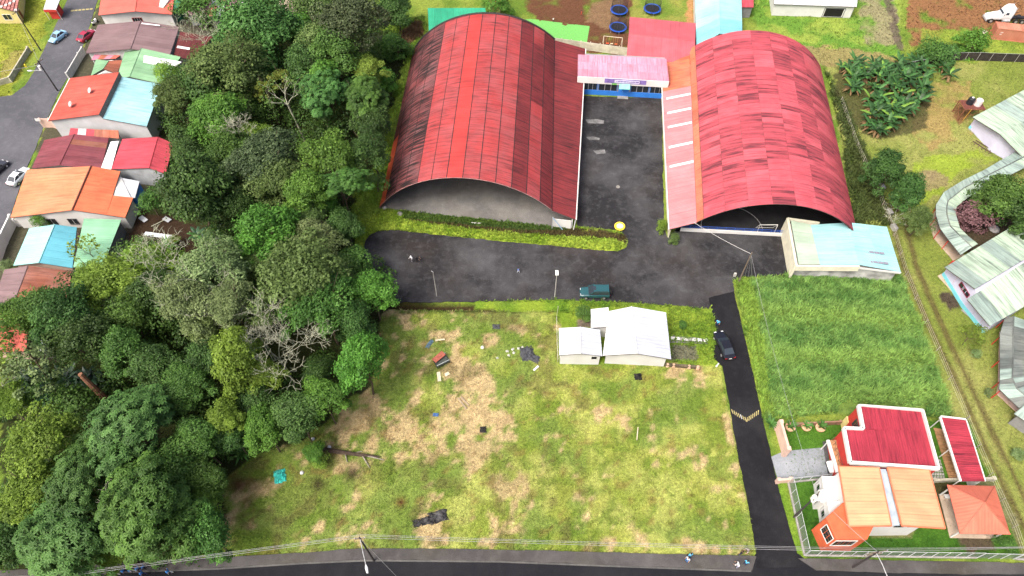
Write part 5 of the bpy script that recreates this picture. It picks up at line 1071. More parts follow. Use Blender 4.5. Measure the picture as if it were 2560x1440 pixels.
for a in [
 (644, 80, 92, 'round', 'blue', 10, 'broad blue-green tree below the patchwork shack roofs at the top'),
 (868, 48, 78, 'feather', 'grey', 14, 'tall dark grey-brown tree at the top of the woods, left of the green shed'),
 (808, 100, 70, 'feather', 'olive', 11, 'olive tree just left of the tall grey-brown tree at the top'),
 (560, 165, 98, 'feather', 'olive', 12, 'wide dull olive vine-draped tree beside the dark maroon tin shed'),
 (520, 225, 70, 'round', 'dark', 9, 'dark tree under the right side of the vine-draped olive tree by the maroon shed'),
 (435, 232, 46, 'feather', 'olive', 10, 'olive tree touching the right end of the sky blue roof'),
 (418, 185, 26, 'bush', 'lime', 7, 'small lime tree at the right end of the faded green roof'),
 (765, 158, 58, 'round', 'dark', 9, 'dark shaded tree in the upper middle of the woods'),
 (836, 128, 58, 'dense', 'mid', 11, 'green tree below the tall grey-brown tree at the top'),
 (700, 192, 24, 'sparse', 'yellow', 11, 'upper one of two thin yellow-green trees with pale stems'),
 (664, 222, 28, 'sparse', 'yellow', 10, 'lower one of two thin yellow-green trees with pale stems'),
 (810, 184, 38, 'star', 'bright', 11, 'small bright umbrella-crowned tree above the bare cecropia'),
 (806, 226, 56, 'star', 'blue', 10, 'umbrella-crowned blue-green tree behind the bare cecropia'),
 (918, 172, 38, 'feather', 'yellow', 9, 'yellowish tree beside the grass strip left of the left hall, upper part'),
 (912, 238, 56, 'star', 'mid', 10, 'broad green tree halfway up the left side of the left hall'),
 (960, 205, 30, 'bush', 'bright', 4, 'bright bush at the top of the grass strip beside the left hall'),
 (545, 285, 66, 'dense', 'bright', 11, 'large bright green tree right of the sky blue roof'),
 (520, 330, 50, 'dense', 'bright', 9, 'bright green tree below the large bright tree, above the crimson roof'),
 (575, 378, 55, 'dense', 'mid', 10, 'mid green tree right of the crimson roof'),
 (632, 330, 34, 'feather', 'lime', 9, 'slim lime tree in the middle of the upper woods'),
 (470, 365, 46, 'round', 'dark', 8, 'very dark tree tight behind the crimson roof'),
 (652, 392, 80, 'feather', 'grey', 12, 'tall grey-green tree with pale twigs in the middle of the upper woods'),
 (488, 474, 86, 'round', 'dark', 12, 'huge dark green tree right of the orange house'),
 (690, 452, 70, 'feather', 'olive', 10, 'dull olive tree right of the huge dark tree'),
 (818, 392, 68, 'dense', 'bright', 11, 'bright green spreading tree below the bare cecropia'),
 (765, 478, 56, 'dense', 'bright', 11, 'bright tree with rounded tufts left of the left hall front corner'),
 (812, 512, 30, 'bush', 'bright', 7, 'small round bright tree below the tufted bright tree'),
 (858, 452, 46, 'star', 'mid', 11, 'slender stemmed green tree nearest the front left corner of the left hall'),
 (916, 385, 62, 'feather', 'dark', 9, 'dark fine-leaved tree against the lower left side of the left hall'),
 (925, 305, 48, 'dense', 'dark', 8, 'dark tree against the middle of the left hall side'),
 (668, 588, 74, 'dense', 'bright', 10, 'round fresh light green tree standing out right of the earth yard'),
 (758, 540, 42, 'feather', 'olive', 9, 'dull grey-green tree between the light green tree and the tufted one'),
 (790, 588, 52, 'feather', 'tan', 9, 'pale twiggy tree right of the round light green tree'),
 (858, 560, 40, 'round', 'dark', 7, 'dark glossy tree at the upper left corner of the parking lot'),
 (600, 520, 44, 'round', 'dark', 8, 'dark tree between the huge dark tree and the round light green tree'),
 (560, 470, 40, 'dense', 'dark', 9, 'dark tree at the right flank of the huge dark tree'),
 (615, 615, 30, 'round', 'dark', 6, 'low dark tree under the left side of the round light green tree'),
 (525, 672, 92, 'feather', 'tan', 12, 'upper part of a wide pale feathery tree group below the earth yard'),
 (468, 752, 78, 'feather', 'tan', 12, 'pale feathery tree at the left of the pale tree group'),
 (565, 750, 56, 'feather', 'tan', 13, 'pale feathery tree with white limbs at the centre of the woods'),
 (520, 810, 55, 'feather', 'olive', 10, 'olive feathery tree hanging below the pale tree group'),
 (745, 690, 108, 'feather', 'olive', 12, 'very wide olive green tree left of the parking lot'),
 (800, 745, 86, 'feather', 'mid', 11, 'wide green tree below the very wide olive tree beside the parking lot'),
 (655, 660, 48, 'feather', 'olive', 9, 'olive tree between the round light green tree and the pale group'),
 (928, 722, 50, 'dense', 'bright', 8, 'bright green tree overhanging the left end of the parking lot'),
 (888, 652, 36, 'bush', 'mid', 6, 'green tree at the left tip of the parking lot'),
 (880, 800, 50, 'round', 'dark', 8, 'dark tree between the two bright trees left of the vacant lot'),
 (590, 892, 70, 'dense', 'lime', 11, 'yellow-lime tree in the middle of the lower woods'),
 (650, 930, 46, 'feather', 'lime', 9, 'thin lime tree right of the yellow-lime tree'),
 (520, 900, 48, 'round', 'dark', 9, 'dark tree left of the yellow-lime tree'),
 (898, 902, 64, 'dense', 'bright', 9, 'large bright green tree at the upper left corner of the vacant lot'),
 (805, 992, 50, 'dense', 'bright', 8, 'bright tree at the wood edge above the straw patches'),
 (735, 1036, 58, 'round', 'blue', 8, 'blue-green tree at the wood edge, left of the straw patches'),
 (655, 1066, 48, 'dense', 'bright', 8, 'fresh green tree at the lower wood edge above the teal tarp'),
 (566, 1040, 42, 'dense', 'lime', 9, 'tree with lime top in the lower middle of the woods'),
 (490, 1085, 50, 'round', 'mid', 9, 'mid green tree left of the lime-topped tree'),
 (458, 960, 58, 'feather', 'mid', 10, 'feathery green tree in the left middle of the lower woods'),
 (640, 1000, 46, 'round', 'dark', 7, 'dark tree between the lime tree and the fresh green tree'),
 (790, 930, 36, 'round', 'dark', 5, 'dark tree right below the leafless tree'),
 (380, 905, 58, 'round', 'dark', 8, 'dark tree right of the brown trunk near the left edge'),
 (400, 1000, 52, 'round', 'dark', 8, 'dark tree above the big-leaved trees, left of the woods centre'),
 (92, 765, 56, 'dense', 'mid', 9, 'green tree in front of the old maroon and silver roof'),
 (45, 792, 46, 'dense', 'bright', 9, 'bright tree in front of the brick red roof at the left edge'),
 (165, 790, 68, 'dense', 'dark', 11, 'dark tree right of the old maroon roof'),
 (205, 850, 60, 'dense', 'dark', 10, 'dark green tree below, beside the small zinc shed'),
 (300, 870, 56, 'dense', 'mid', 9, 'mid green tree above the fallen brown trunk'),
 (275, 705, 78, 'feather', 'lime', 10, 'yellowish green spreading tree beside the mint roof'),
 (372, 655, 66, 'feather', 'lime', 9, 'yellow-green tree right of the mint roof at the earth yard edge'),
 (225, 690, 44, 'feather', 'lime', 8, 'yellow-green tree right in front of the mint and blue roofs'),
 (380, 726, 56, 'round', 'dark', 9, 'dark tree between the yellow-green trees and the pale group'),
 (310, 785, 56, 'round', 'mid', 8, 'green tree below the yellowish spreading tree'),
 (75, 915, 60, 'sparse', 'tan', 11, 'sparse pale limbed tree at the left edge'),
 (321, 1058, 96, 'star', 'blue', 12, 'large light blue-green tree with whorled leaves below the brown trunk'),
 (232, 1135, 62, 'star', 'mid', 9, 'shaded whorl-leaved tree left of the large light whorled tree'),
 (190, 1208, 76, 'star', 'blue', 10, 'big-leaved dark tree in the lower left woods'),
 (352, 1262, 108, 'star', 'mid', 11, 'very large whorl-leaved tree in the middle of the lower left woods'),
 (155, 1342, 108, 'star', 'blue', 9, 'wide whorl-leaved tree above the road at the lower left'),
 (92, 1112, 86, 'feather', 'lime', 11, 'lime feathery tree at the left edge of the lower woods'),
 (62, 1240, 70, 'feather', 'lime', 10, 'lower lime feathery tree at the left edge'),
 (20, 1000, 44, 'feather', 'lime', 8, 'pale lime tree under the sparse pale limbs at the left edge'),
 (20, 1350, 58, 'round', 'dark', 7, 'dark tree in the bottom left corner'),
 (515, 1258, 42, 'dense', 'bright', 6, 'bright small tree at the wood edge left of the vacant lot'),
 (514, 1335, 58, 'dense', 'mid', 7, 'green tree at the wood edge nearest the road'),
 (445, 1148, 62, 'round', 'mid', 8, 'mid green tree right of the large light whorled tree'),
 (508, 1192, 48, 'dense', 'mid', 7, 'green tree above the reddish earth patch at the wood edge'),
 (575, 1085, 40, 'round', 'dark', 7, 'dark tree left of the fresh green tree at the wood edge'),
 (292, 1386, 46, 'feather', 'lime', 5, 'low yellow-green tree beside the road in the lower left'),
 (395, 1352, 52, 'feather', 'olive', 6, 'olive tree beside the road below the very large whorled tree'),
 (450, 1290, 48, 'star', 'mid', 8, 'whorl-leaved tree right of the very large one'),
 (2212, 425, 46, 'dense', 'dark', 5, 'upper one of two dark trees beside the string fence right of the right hall'),
 (2272, 478, 44, 'dense', 'dark', 5, 'lower one of two dark trees beside the string fence right of the right hall'),
 (2300, 545, 36, 'feather', 'olive', 4, 'wispy grey-green tree between the bare tree and the curved walkway'),
 (2500, 492, 56, 'dense', 'mid', 6, 'green tree inside the curved walkway garden'),
 (2560, 545, 50, 'dense', 'dark', 5, 'dark tree at the right edge inside the walkway garden'),
]: tree(*a, group=GW if a[0] < 1000 else None)
for a in [(2436, 542, 42, 'bush', 'purple', 2, 'round purple-brown shrub inside the curved walkway garden'), (2436, 833, 30, 'sparse', 'lime', 3, 'thin pale young tree beside the corner of the large school block'),
          (2440, 885, 12, 'bush', 'tan', .8, 'small pale bush on the school lawn'), (2471, 980, 9, 'bush', 'tan', .6, 'tiny dry bush on the school lawn near the sooty walkway'), (2548, 1135, 16, 'bush', 'tan', .9, 'dry brown bush at the right edge of the school lawn'),
          (2428, 112, 36, 'bush', 'bright', 2, 'leafy green bush in front of the orange container'), (2325, 132, 34, 'bush', 'mid', 1.6, 'grassy green bush along the dark net fence'), (2360, 138, 30, 'bush', 'blue', 2, 'bushy clump at the bend of the dark net fence'),
          (1460, 783, 20, 'bush', 'mid', 1.4, 'green bush behind the white house'), (1707, 812, 10, 'bush', 'mid', .7, 'small round shrub in the white house garden'), (100, 552, 18, 'bush', 'bright', 2, 'green bush at the front of the orange house'),
          (375, 505, 30, 'bush', 'mid', 3.5, 'green bush tree at the back corner of the orange house'), (436, 600, 13, 'bush', 'lime', 1.2, 'young lime bush in the earth yard'), (22, 668, 18, 'bush', 'tan', 1.5, 'pale bush beside the walled front yard'),
          (2035, 1245, 9, 'bush', 'lime', 1.0, 'small yellow bush beside the white side of the orange house'), (2515, 1360, 18, 'bush', 'mid', 1.2, 'green bush right of the pavilion'), (1655, 565, 14, 'bush', 'lime', 1.0, 'weedy bush at the foot of the right hall side wall'), (1685, 598, 14, 'bush', 'olive', .8, 'weeds at the front corner of the right hall'),
          (880, 1270-145, 1, 'bush', 'mid', .3, '')][:-1]: tree(*a, cat='bush' if a[3] == 'bush' else 'tree', tr=a[5] > 1)
tree(785, 1128, 26, 'dense', 'bright', 2.5, 'bright leafy top of the felled tree at the wood edge', tr=False, cat='branch', name='cut_crown')
tree(800, 1150, 20, 'bush', 'lime', 1.2, 'small lime bush below the felled trunk', tr=False, cat='bush')
tree(490, 20, 40, 'bush', 'mid', 3, 'green bush below the pink shack roof at the top', cat='bush'); tree(730, 70, 40, 'bush', 'bright', 4, 'light green bush in front of the dusty pale roof at the top', cat='bush'); tree(985, 22, 44, 'round', 'dark', 6, 'dark tree left of the emerald shed at the top edge'); tree(1240, 20, 30, 'bush', 'bright', 3, 'bright bush right of the emerald shed', cat='bush')
tree(780, 30, 40, 'bush', 'olive', 4, 'olive bush between the dusty roof and the tall grey-brown tree', cat='bush'); tree(985, 120, 30, 'bush', 'mid', 3, 'bush on the grass left of the emerald shed', cat='bush')
# leafless and pale-limbed trees
branchy(730, 950, 13, 'leafless pale grey tree leaning over the middle of the woods', BARKP, 6.0, 6, 3, 4, (-.06, .05), .17, .42)
branchy(690, 900, 12, 'thin leafless pale tree left of the larger leafless one', BARKP, 4.2, 5, 3, 77, (-.1, .05), .1, .5)
branchy(480, 770, 14.5, 'pale twigs rising out of the left feathery tree', BARKP, 4.6, 5, 3, 83, (-.1, .1), .12, .6)
branchy(640, 455, 14, 'pale twigs topping the tall grey-green tree', BARKP, 3.6, 5, 3, 91, (0, .1), .1, .65)
branchy(550, 215, 15, 'pale dry twigs over the vine-draped olive tree', BARKP, 4.4, 5, 3, 97, (0, .1), .1, .6)
branchy(768, 366, 15, 'tall pale cecropia with bare curved limbs in the upper woods', BARKP, 4.6, 3, 3, 9, (-.12, .02), .16, .62, 'cecropia_tree', 'mid')
branchy(824, 333, 14, 'second pale stemmed cecropia right of the tall bare one', BARKP, 4., 3, 3, 14, (-.02, .0), .15, .6, 'cecropia_tree', 'mid')
branchy(585, 830, 17, 'white limbed bare tree inside the pale feathery group', BARKP, 5.6, 5, 3, 21, (-.12, .08), .2, .5)
branchy(350, 845, 10, 'small pale twiggy tree right of the woods near the maroon roofs', BARKP, 3.4, 5, 3, 28, (-.05, 0), .1, .5)
branchy(66, 1020, 14, 'pale bare limbed tree at the left edge above the big dark leaves', BARKP, 5.4, 5, 3, 31, (-.05, .05), .17, .35, leafcol='lime')
branchy(2232, 566, 3.6, 'bare white branched tree beside the turquoise building', BARKP, 3.0, 4, 3, 40, (-.1, .05), .09, .25)
branchy(2222, 532, 3.2, 'small bare white tree just above the other bare one by the string fence', BARKP, 2.0, 3, 3, 43, (.1, .05), .06, .3)
branchy(262, 672, 7.5, 'slender sapling with sparse leaves in front of the mint roof', BARK, 2.6, 3, 3, 50, (-.12, 0), .09, .5, 'sapling_tree', 'lime')
branchy(395, 1320, 14, 'pale branched stem showing through the very large whorled tree', BARKP, 3.4, 3, 3, 61, (0, .05), .12, .6)
m = MB(); a, b = G(270, 1003, 2.5), G(200, 935, 9.0); m.tube([a, a.lerp(b, .5), b], [.45, .38, .28], 8); m.build('leaning_log', mat('reddish_bark', (.23, .11, .065), .3, 3, .9), None, 'thick bare reddish brown trunk above the whorled trees at the left', cat='trunk', base=(a.x, a.y, 0))
# fallen trunk on the lot
t = thing('felled_trunk', G(870, 1130), 'dark felled tree trunk lying at the edge of the vacant lot', 'trunk')
MB().tube([G(805, 1123, .3), G(850, 1130, .32), G(900, 1137, .3), G(950, 1142, .2)], [.33, .3, .24, .1], 8).build('trunk', mat('wet_bark', (.05, .035, .025), .3, 2, .9), t)
for p_ in (((905, 1138), (925, 1170)), ((862, 1131), (868, 1155)), ((880, 1134), (905, 1128)), ((920, 1140), (960, 1150))): MB().tube([G(*p_[0], .3), G(*p_[1], .15)], [.12, .05], 6).build('limb', BARKG, t)

# understorey: one leaf mass raised in crown-like lumps, standing in for gap trees
def fill_canopy():
    X = rng.uniform(-85, -10, 6000); Y = rng.uniform(18, 150, 6000); px, py = PXA(X, Y)
    YARDE = [(300, 505), (450, 525), (580, 590), (550, 655), (300, 655)]; HELI = [(50, 915), (280, 915), (300, 1010), (60, 1040)]; BARE = [(640, 770), (790, 770), (800, 960), (680, 970)]
    keep = inpoly(px, py, FOREST) & ~inpoly(px, py, YARDE) & ~inpoly(px, py, HELI) & ~inpoly(px, py, BARE); X, Y, px, py = X[keep][:520], Y[keep][:520], px[keep][:520], py[keep][:520]
    ed = np.minimum(1, linedist(px, py, FOREST+FOREST[:1])/70); V_, N_, C_ = [], [], []
    for x, y, e in zip(X, Y, ed):                       # leafy mounds of every size, low at the edge of the wood
        r = rng.uniform(1.1, 3.0)*(.45+.55*e); h = rng.uniform(.6, 7.0)*(.15+.85*e); n = int(60*r*r)
        d = rng.normal(0, 1, (n, 3)); d[:, 2] = np.abs(d[:, 2]); d /= np.linalg.norm(d, axis=1)[:, None]
        rad = r*(.8+.5*vnoise(d[:, 0]*2.5+x, d[:, 1]*2.5+y, 7))[:, None]*rng.uniform(.75, 1.05, (n, 1)); p = d*rad+np.array([x, y, h]); p[:, 2] = np.maximum(p[:, 2]-(1-d[:, 2])*h*.6*rng.uniform(0, 1, n), .15)
        V_.append(p); N_.append(d+np.array([0, 0, .5])); C_.append(np.full(n, rng.uniform(.15, .85)))
    P_ = np.concatenate(V_); n = len(P_); v, f = leaves(P_, np.concatenate(N_), .2, jit=.6)
    g = np.clip(np.repeat(np.concatenate(C_)+rng.uniform(-.25, .25, n), 4), 0, 1)
    tag(link('canopyfill', npmesh('canopyfill', v, f, np.stack([g, g, g, g*0+1], 1), [ramp_leaf('leaf_fill', (.016, .04, .008), (.095, .18, .032))])), 'dense dark undergrowth of tree-high leafy mounds in the gaps of the wooded gully', 'canopyfill', kind='stuff')
fill_canopy()
# ------------------------------------------------------------------ vehicles
TYRE = mat('tyre_rubber', (.02, .02, .02), .1, 5, .85); RIM = mat('alloy_rim', (.55, .56, .58), .05, 5, .3, metal=.6); LAMP = mat('lamp_glass', (.75, .76, .78), .03, 4, .15); TAIL = mat('tail_lamp', (.5, .02, .02), .05, 4, .25); CGLASS = glassmat('car_glass', (.03, .04, .05)); TRIM = mat('black_trim', (.02, .02, .022), .1, 5, .5); PLATE = mat('plate_white', (.7, .7, .68))
def loft(st, n=10):
    """stations along x: (x, half width, z low, z shoulder, z top, half width at top)"""
    m = MB(); vs = []
    for (x, w_, z0, z1, z2, wt) in st:
        prof = [(-w_*.92, z0), (-w_, z0+(z1-z0)*.35), (-w_, z1-.06), (-w_*.97, z1), (-wt, z2), (wt, z2), (w_*.97, z1), (w_, z1-.06), (w_, z0+(z1-z0)*.35), (w_*.92, z0)]
        vs += [V((x, y, z)) for y, z in prof]
    k = 10; fs = [[i*k+j, (i+1)*k+j, (i+1)*k+(j+1) % k, i*k+(j+1) % k] for i in range(len(st)-1) for j in range(k)]+[list(range(k)), list(range((len(st)-1)*k, len(st)*k))[::-1]]
    return m.add(vs, fs)
def car(px, py, heading, col, label, kind='sedan', name='car', L_=4.5, W_=1.76, sunroof=False, spare=False, nm='p'):
    b = G(px, py); t = thing(name, b, label, 'car', None, heading); ORIG[t.name] = V((0, 0, 0))     # parts in the car's own frame, nose to +x
    paint = paintmat('car_paint_'+nm, col); h = L_/2; w_ = W_/2
    if kind == 'suv':
        st = [(-h, w_*.86, .42, .85, .98, w_*.8), (-h+.08, w_*.97, .35, .95, 1.06, w_*.86), (-h*.5, w_, .3, .98, 1.08, w_*.88), (h*.1, w_, .3, .98, 1.08, w_*.88), (h*.38, w_, .3, .96, 1.05, w_*.86), (h*.8, w_*.97, .32, .88, .98, w_*.8), (h*.97, w_*.9, .38, .8, .86, w_*.72), (h, w_*.82, .45, .7, .76, w_*.7)]
        cab = [(-h+.12, .80, 1.06), (-h+.22, .72, 1.72), (h*.12, .72, 1.74), (h*.45, .78, 1.05)]; zt = 1.72
    else:
        st = [(-h, w_*.82, .42, .75, .86, w_*.74), (-h+.1, w_*.95, .3, .84, .95, w_*.82), (-h*.6, w_, .24, .86, .98, w_*.86), (-h*.2, w_, .24, .86, .96, w_*.88), (h*.25, w_, .24, .84, .95, w_*.86), (h*.6, w_*.98, .26, .76, .86, w_*.8), (h*.92, w_*.9, .3, .64, .72, w_*.72), (h, w_*.75, .36, .56, .62, w_*.62)]
        cab = [(-h*.78, .74, .95), (-h*.42, .62, 1.40), (h*.10, .63, 1.42), (h*.46, .74, .92)]; zt = 1.40
    body = loft(st).build('body', paint, t, smooth=False)
    # greenhouse
    (xa, wa_, za), (xb, wb_, zb), (xc, wc_, zc_), (xd, wd_, zd) = cab; s = W_/1.76
    q = lambda x, w2, z: [V((x, -w2*s, z)), V((x, w2*s, z))]
    A, B, C, D = q(xa, wa_, za), q(xb, wb_, zb), q(xc, wc_, zc_), q(xd, wd_, zd)
    gl = MB(); gl.add(A+B+C+D, [[0, 1, 3, 2], [4, 5, 7, 6], [0, 2, 4, 6], [1, 7, 5, 3], [2, 3, 5, 4]]); gl.build('glasshouse', CGLASS, t)
    rf = MB(); rf.slab([B[0]+V((-.03, 0, .03)), C[0]+V((.03, 0, .03)), C[1]+V((.03, 0, .03)), B[1]+V((-.03, 0, .03))], .05).build('roof', paint, t)
    for sd in (0, 1):
        for p, r_ in ((A, B), (D, C)): MB().beam(p[sd], r_[sd]+up(.02), .07, .05).build('pillar', paint, t)
        mid0 = (A[sd].lerp(D[sd], .52)); mid1 = B[sd].lerp(C[sd], .55); MB().beam(mid0, mid1, .07, .05).build('pillar', paint, t)
        y = (-1, 1)[sd]
        MB().box((xd-.15, y*(w_+.08), zd+.08), (.14, .16, .12)).build('mirror', paint, t)
        MB().box((h-.12, y*w_*.58, .62 if kind != 'suv' else .78), (.22, .34, .14)).build('headlight', LAMP, t); MB().box((-h+.06, y*w_*.68, .78 if kind != 'suv' else .9), (.14, .3, .16)).build('tail_light', TAIL, t)
        for x in (-h*.60, h*.62):
            o = MB().cyl((x, y*(w_-.08), .33), .33 if kind != 'suv' else .37, .22, 18, 'Y').build('wheel', TYRE, t); MB().cyl((x, y*(w_+.035), .33), .2, .03, 12, 'Y').build('rim', RIM, o)
    MB().box((h-.02, 0, .42), (.12, W_*.8, .16)).build('bumper', TRIM if kind != 'suv' else paint, t); MB().box((-h+.02, 0, .45), (.1, W_*.8, .16)).build('bumper', TRIM, t)
    MB().box((-h-.03, 0, .66), (.03, .42, .14)).build('number_plate', PLATE, t)
    if sunroof: MB().slab([V((-.1, -.36, zt+.065)), V((.45, -.36, zt+.065)), V((.45, .36, zt+.065)), V((-.1, .36, zt+.065))], .02).build('sunroof', CGLASS, t)
    if kind == 'suv':
        for y in (-1, 1): MB().tube([V((xb+.1, y*w_*.72, zt+.1)), V((xc-.1, y*w_*.72, zt+.1))], .025, 5).build('roof_rail', TRIM, t)
    if spare: MB().cyl((-h-.12, .1, .95), .34, .2, 18, 'X').build('spare_wheel', TYRE, t)
    return t
car(1486, 737, math.pi, (.018, .075, .085), 'dark teal four-wheel drive parked on the asphalt above the white house', 'suv', 'parked_car', 4.5, 1.8, True, True, 'teal')
car(1808, 868, R(101), (.008, .008, .012), 'shiny black sedan parked on the lane beside the white house', 'sedan', 'parked_car', 4.7, 1.82, nm='black')
car(148, 98, R(-112), (.27, .50, .68), 'light blue hatchback driving down the left street', 'sedan', 'car', 4.0, 1.7, nm='lightblue')
car(219, 95, R(70), (.33, .02, .05), 'dark red car parked beside the mauve roofed house', 'sedan', 'parked_car', 4.3, 1.74, nm='red')
car(51, 447, R(75), (.68, .74, .78), 'silver white car parked at the edge of the orange house roof', 'sedan', 'parked_car', 4.4, 1.74, nm='silver')
car(-4, 428, R(70), (.03, .03, .035), 'dark car just entering at the left edge of the street', 'sedan', 'car', 4.3, 1.74, nm='dark')
car(2107, 1170, R(182), (.72, .72, .72), 'white car with only its nose showing under the wooden balcony', 'sedan', 'parked_car', 4.4, 1.74, nm='white')
# white road tractor
tb = G(2504, 52); t = thing('truck', tb, 'white long-nosed road tractor without trailer at the top right', 'truck', None, R(176)); ORIG[t.name] = V((0, 0, 0))
TW = paintmat('truck_white', (.75, .76, .77))
loft([(1.15, .95, .75, 1.55, 1.9, .8), (2.2, .98, .75, 1.5, 1.75, .7), (3.2, .95, .7, 1.35, 1.5, .6), (3.75, .85, .65, 1.15, 1.25, .5), (3.9, .7, .7, 1.0, 1.05, .45)]).build('hood', TW, t)
loft([(-.9, 1.1, .9, 2.6, 3.5, .9), (.2, 1.12, .9, 2.6, 3.45, .9), (.7, 1.1, .9, 2.5, 3.1, .85), (1.2, 1.05, .9, 1.9, 2.0, .9)]).build('cab', TW, t)
MB().add([V((.72, -.8, 2.85)), V((.72, .8, 2.85)), V((1.24, .88, 2.05)), V((1.24, -.88, 2.05))], [[0, 1, 2, 3]]).build('windscreen', CGLASS, t)
for y in (-1, 1):
    MB().box((.35, y*1.12, 2.3), (.6, .05, .5)).build('side_window', CGLASS, t); MB().tube([V((1.0, y*1.2, 1.9)), V((1.1, y*1.35, 2.6))], .06, 5).build('mirror', TRIM, t)
    MB().cyl((-.2, y*.95, .65), .3, 1.5, 12, 'X').build('fuel_tank', PALEMETAL, t); MB().tube([V((-1.05, y*.9, 1.)), V((-1.05, y*.9, 3.6))], .08, 8).build('exhaust', PALEMETAL, t)
    for x in (2.9, -2.3, -3.6): o = MB().cyl((x, y*.95, .5), .5, .34, 20, 'Y').build('wheel', TYRE, t); MB().cyl((x, y*1.13, .5), .28, .03, 12, 'Y').build('rim', RIM, o)
MB().box((-2.1, 0, .95), (4.2, .85, .25)).build('chassis', TRIM, t); MB().cyl((-2.9, 0, 1.15), .5, .12, 14).build('fifth_wheel', TRIM, t); MB().box((3.85, 0, .55), (.2, 2.0, .35)).build('bumper', PALEMETAL, t)
# container
a = G(2479, 98); bfar = G(2469, 69); wv = (bfar-a).normalized()*2.44; lv = V((wv.y, -wv.x, 0)).normalized()*12.2
t = thing('container', a, 'faded orange shipping container at the right edge below the white truck', 'container'); CON = roofmat('container_orange', (.45, .16, .10), (.25, .08, .05), .4, .3, .9, .6, (.55, .28, .2), .5)
c8 = [a, a+lv, a+lv+wv, a+wv]; m = MB()
for k in range(4):
    p_, q_ = c8[k], c8[(k+1) % 4]; L_ = (q_-p_).length; n = int(L_/.55); nr = V(((q_-p_).y, -(q_-p_).x, 0)).normalized()
    mm = MB()
    for i in range(n):
        s0 = p_.lerp(q_, i/n)-nr*(.05 if i % 2 else 0); s1 = p_.lerp(q_, (i+1)/n)-nr*(.05 if i % 2 else 0); mm.quad(s0+up(.15), s1+up(.15), s1+up(2.5), s0+up(2.5))
        if i: e = p_.lerp(q_, i/n); mm.quad(e+up(.15), e-nr*.05+up(.15), e-nr*.05+up(2.5), e+up(2.5))
    mm.build('side_panel', CON, t)
roofquad(t, [a+up(2.6), a+lv+up(2.6), a+lv+wv+up(2.6), a+wv+up(2.6)], CON, 8, 1, name='roof')
fr = MB()
for k in range(4):
    p_, q_ = c8[k], c8[(k+1) % 4]; fr.beam(p_+up(.1), q_+up(.1), .12, .2); fr.beam(p_+up(2.5), q_+up(2.5), .12, .14); fr.beam(p_, p_+up(2.6), .16, .16, V((1, 0, 0)))
fr.build('frame', CON, t)
nl = V((lv.y, -lv.x, 0)).normalized(); nl = nl if nl.y < 0 else -nl
for r_ in range(2):                                    # small white stencilled marks
    for k in range(4-r_): p_ = a+lv*(.07+.011*k)+up(1.75-.42*r_)+nl*.03; MB().beam(p_, p_+lv*.007, .01, .2).build('stencil_mark', WHITE, t)
MB().dome(G(2462, 82), .6, .5).build('boulder', mat('pale_rock', (.5, .46, .36), .2, 3, .9, .4), None, 'pale boulder beside the end of the container', cat='rock')
# ------------------------------------------------------------------ playground
NET = NT('black_net'); NET.b.inputs['Base Color'].default_value = (.02, .02, .025, 1); tr_ = NET.n('ShaderNodeBsdfTransparent'); mx_ = NET.n('ShaderNodeMixShader'); mx_.inputs[0].default_value = .42
NET.l(tr_.outputs[0], mx_.inputs[1]); NET.l(NET.b.outputs[0], mx_.inputs[2]); NET.l(mx_.outputs[0], NET.t.nodes['Material Output'].inputs[0]); NET = NET.m
def trampoline(px, py, r, lab):
    c = G(px, py, .8); b = V((c.x, c.y, 0)); t = thing('trampoline', b, lab, 'trampoline', 'blue trampolines in the playground')
    m = MB(); n = 28
    for k in range(n):
        a0, a1 = 2*math.pi*k/n, 2*math.pi*(k+1)/n; e0, e1 = V((math.cos(a0), math.sin(a0), 0)), V((math.cos(a1), math.sin(a1), 0))
        m.add([b+e0*r*.80+up(.84), b+e1*r*.80+up(.84), b+e1*r+up(.80), b+e0*r+up(.80), b+e0*r+up(.7), b+e1*r+up(.7)], [[0, 3, 2, 1], [3, 4, 5, 2]])
    m.build('pad', mat('pad_blue', (.025, .10, .48), .1, 3, .4), t)
    MB().prism([b+V((math.cos(2*math.pi*k/n)*r*.82, math.sin(2*math.pi*k/n)*r*.82, 0)) for k in range(n)], .78, .8).build('mat', mat('mat_black', (.018, .02, .03), .1, 3, .6), t)
    nt_ = MB()
    for k in range(n):
        a0, a1 = 2*math.pi*k/n, 2*math.pi*(k+1)/n; e0, e1 = V((math.cos(a0), math.sin(a0), 0))*r*.93, V((math.cos(a1), math.sin(a1), 0))*r*.93; nt_.quad(b+e0+up(.85), b+e1+up(.85), b+e1*.97+up(2.5), b+e0*.97+up(2.5))
    nt_.build('safety_net', NET, t)
    for k in range(6):
        e = V((math.cos(k*1.047+.3), math.sin(k*1.047+.3), 0)); MB().tube([b+e*r*1.02, b+e*r*1.02+up(2.55)], .035, 6).build('pole', DARKMETAL, t); MB().tube([b+e*r*.98+V((-e.y, e.x, 0))*.5, b+e*r*.98+V((-e.y, e.x, 0))*.5+up(.75)], .03, 5).build('leg', PALEMETAL, t)
trampoline(1548, 24, 1.9, 'blue rimmed trampoline with net, top middle one on the brown earth'); trampoline(1631, 21, 1.9, 'blue rimmed trampoline with net, on the grass right of the other two'); trampoline(1545, 67, 1.85, 'blue rimmed trampoline with net, the one nearest the swings')
a, b = G(1507, 112), G(1553, 117); t = thing('swing_set', a.lerp(b, .5), 'white framed swing set with three swings below the trampolines', 'swing set')
m = MB(); m.tube([a+up(2.1), b+up(2.1)], .06, 6)
for p_ in (a, b): m.tube([p_+V((0, -.7, 0)), p_+up(2.1), p_+V((0, .7, 0))], .05, 6)
m.build('frame', mat('chipped_cream', (.6, .52, .4), .2, 4), t)
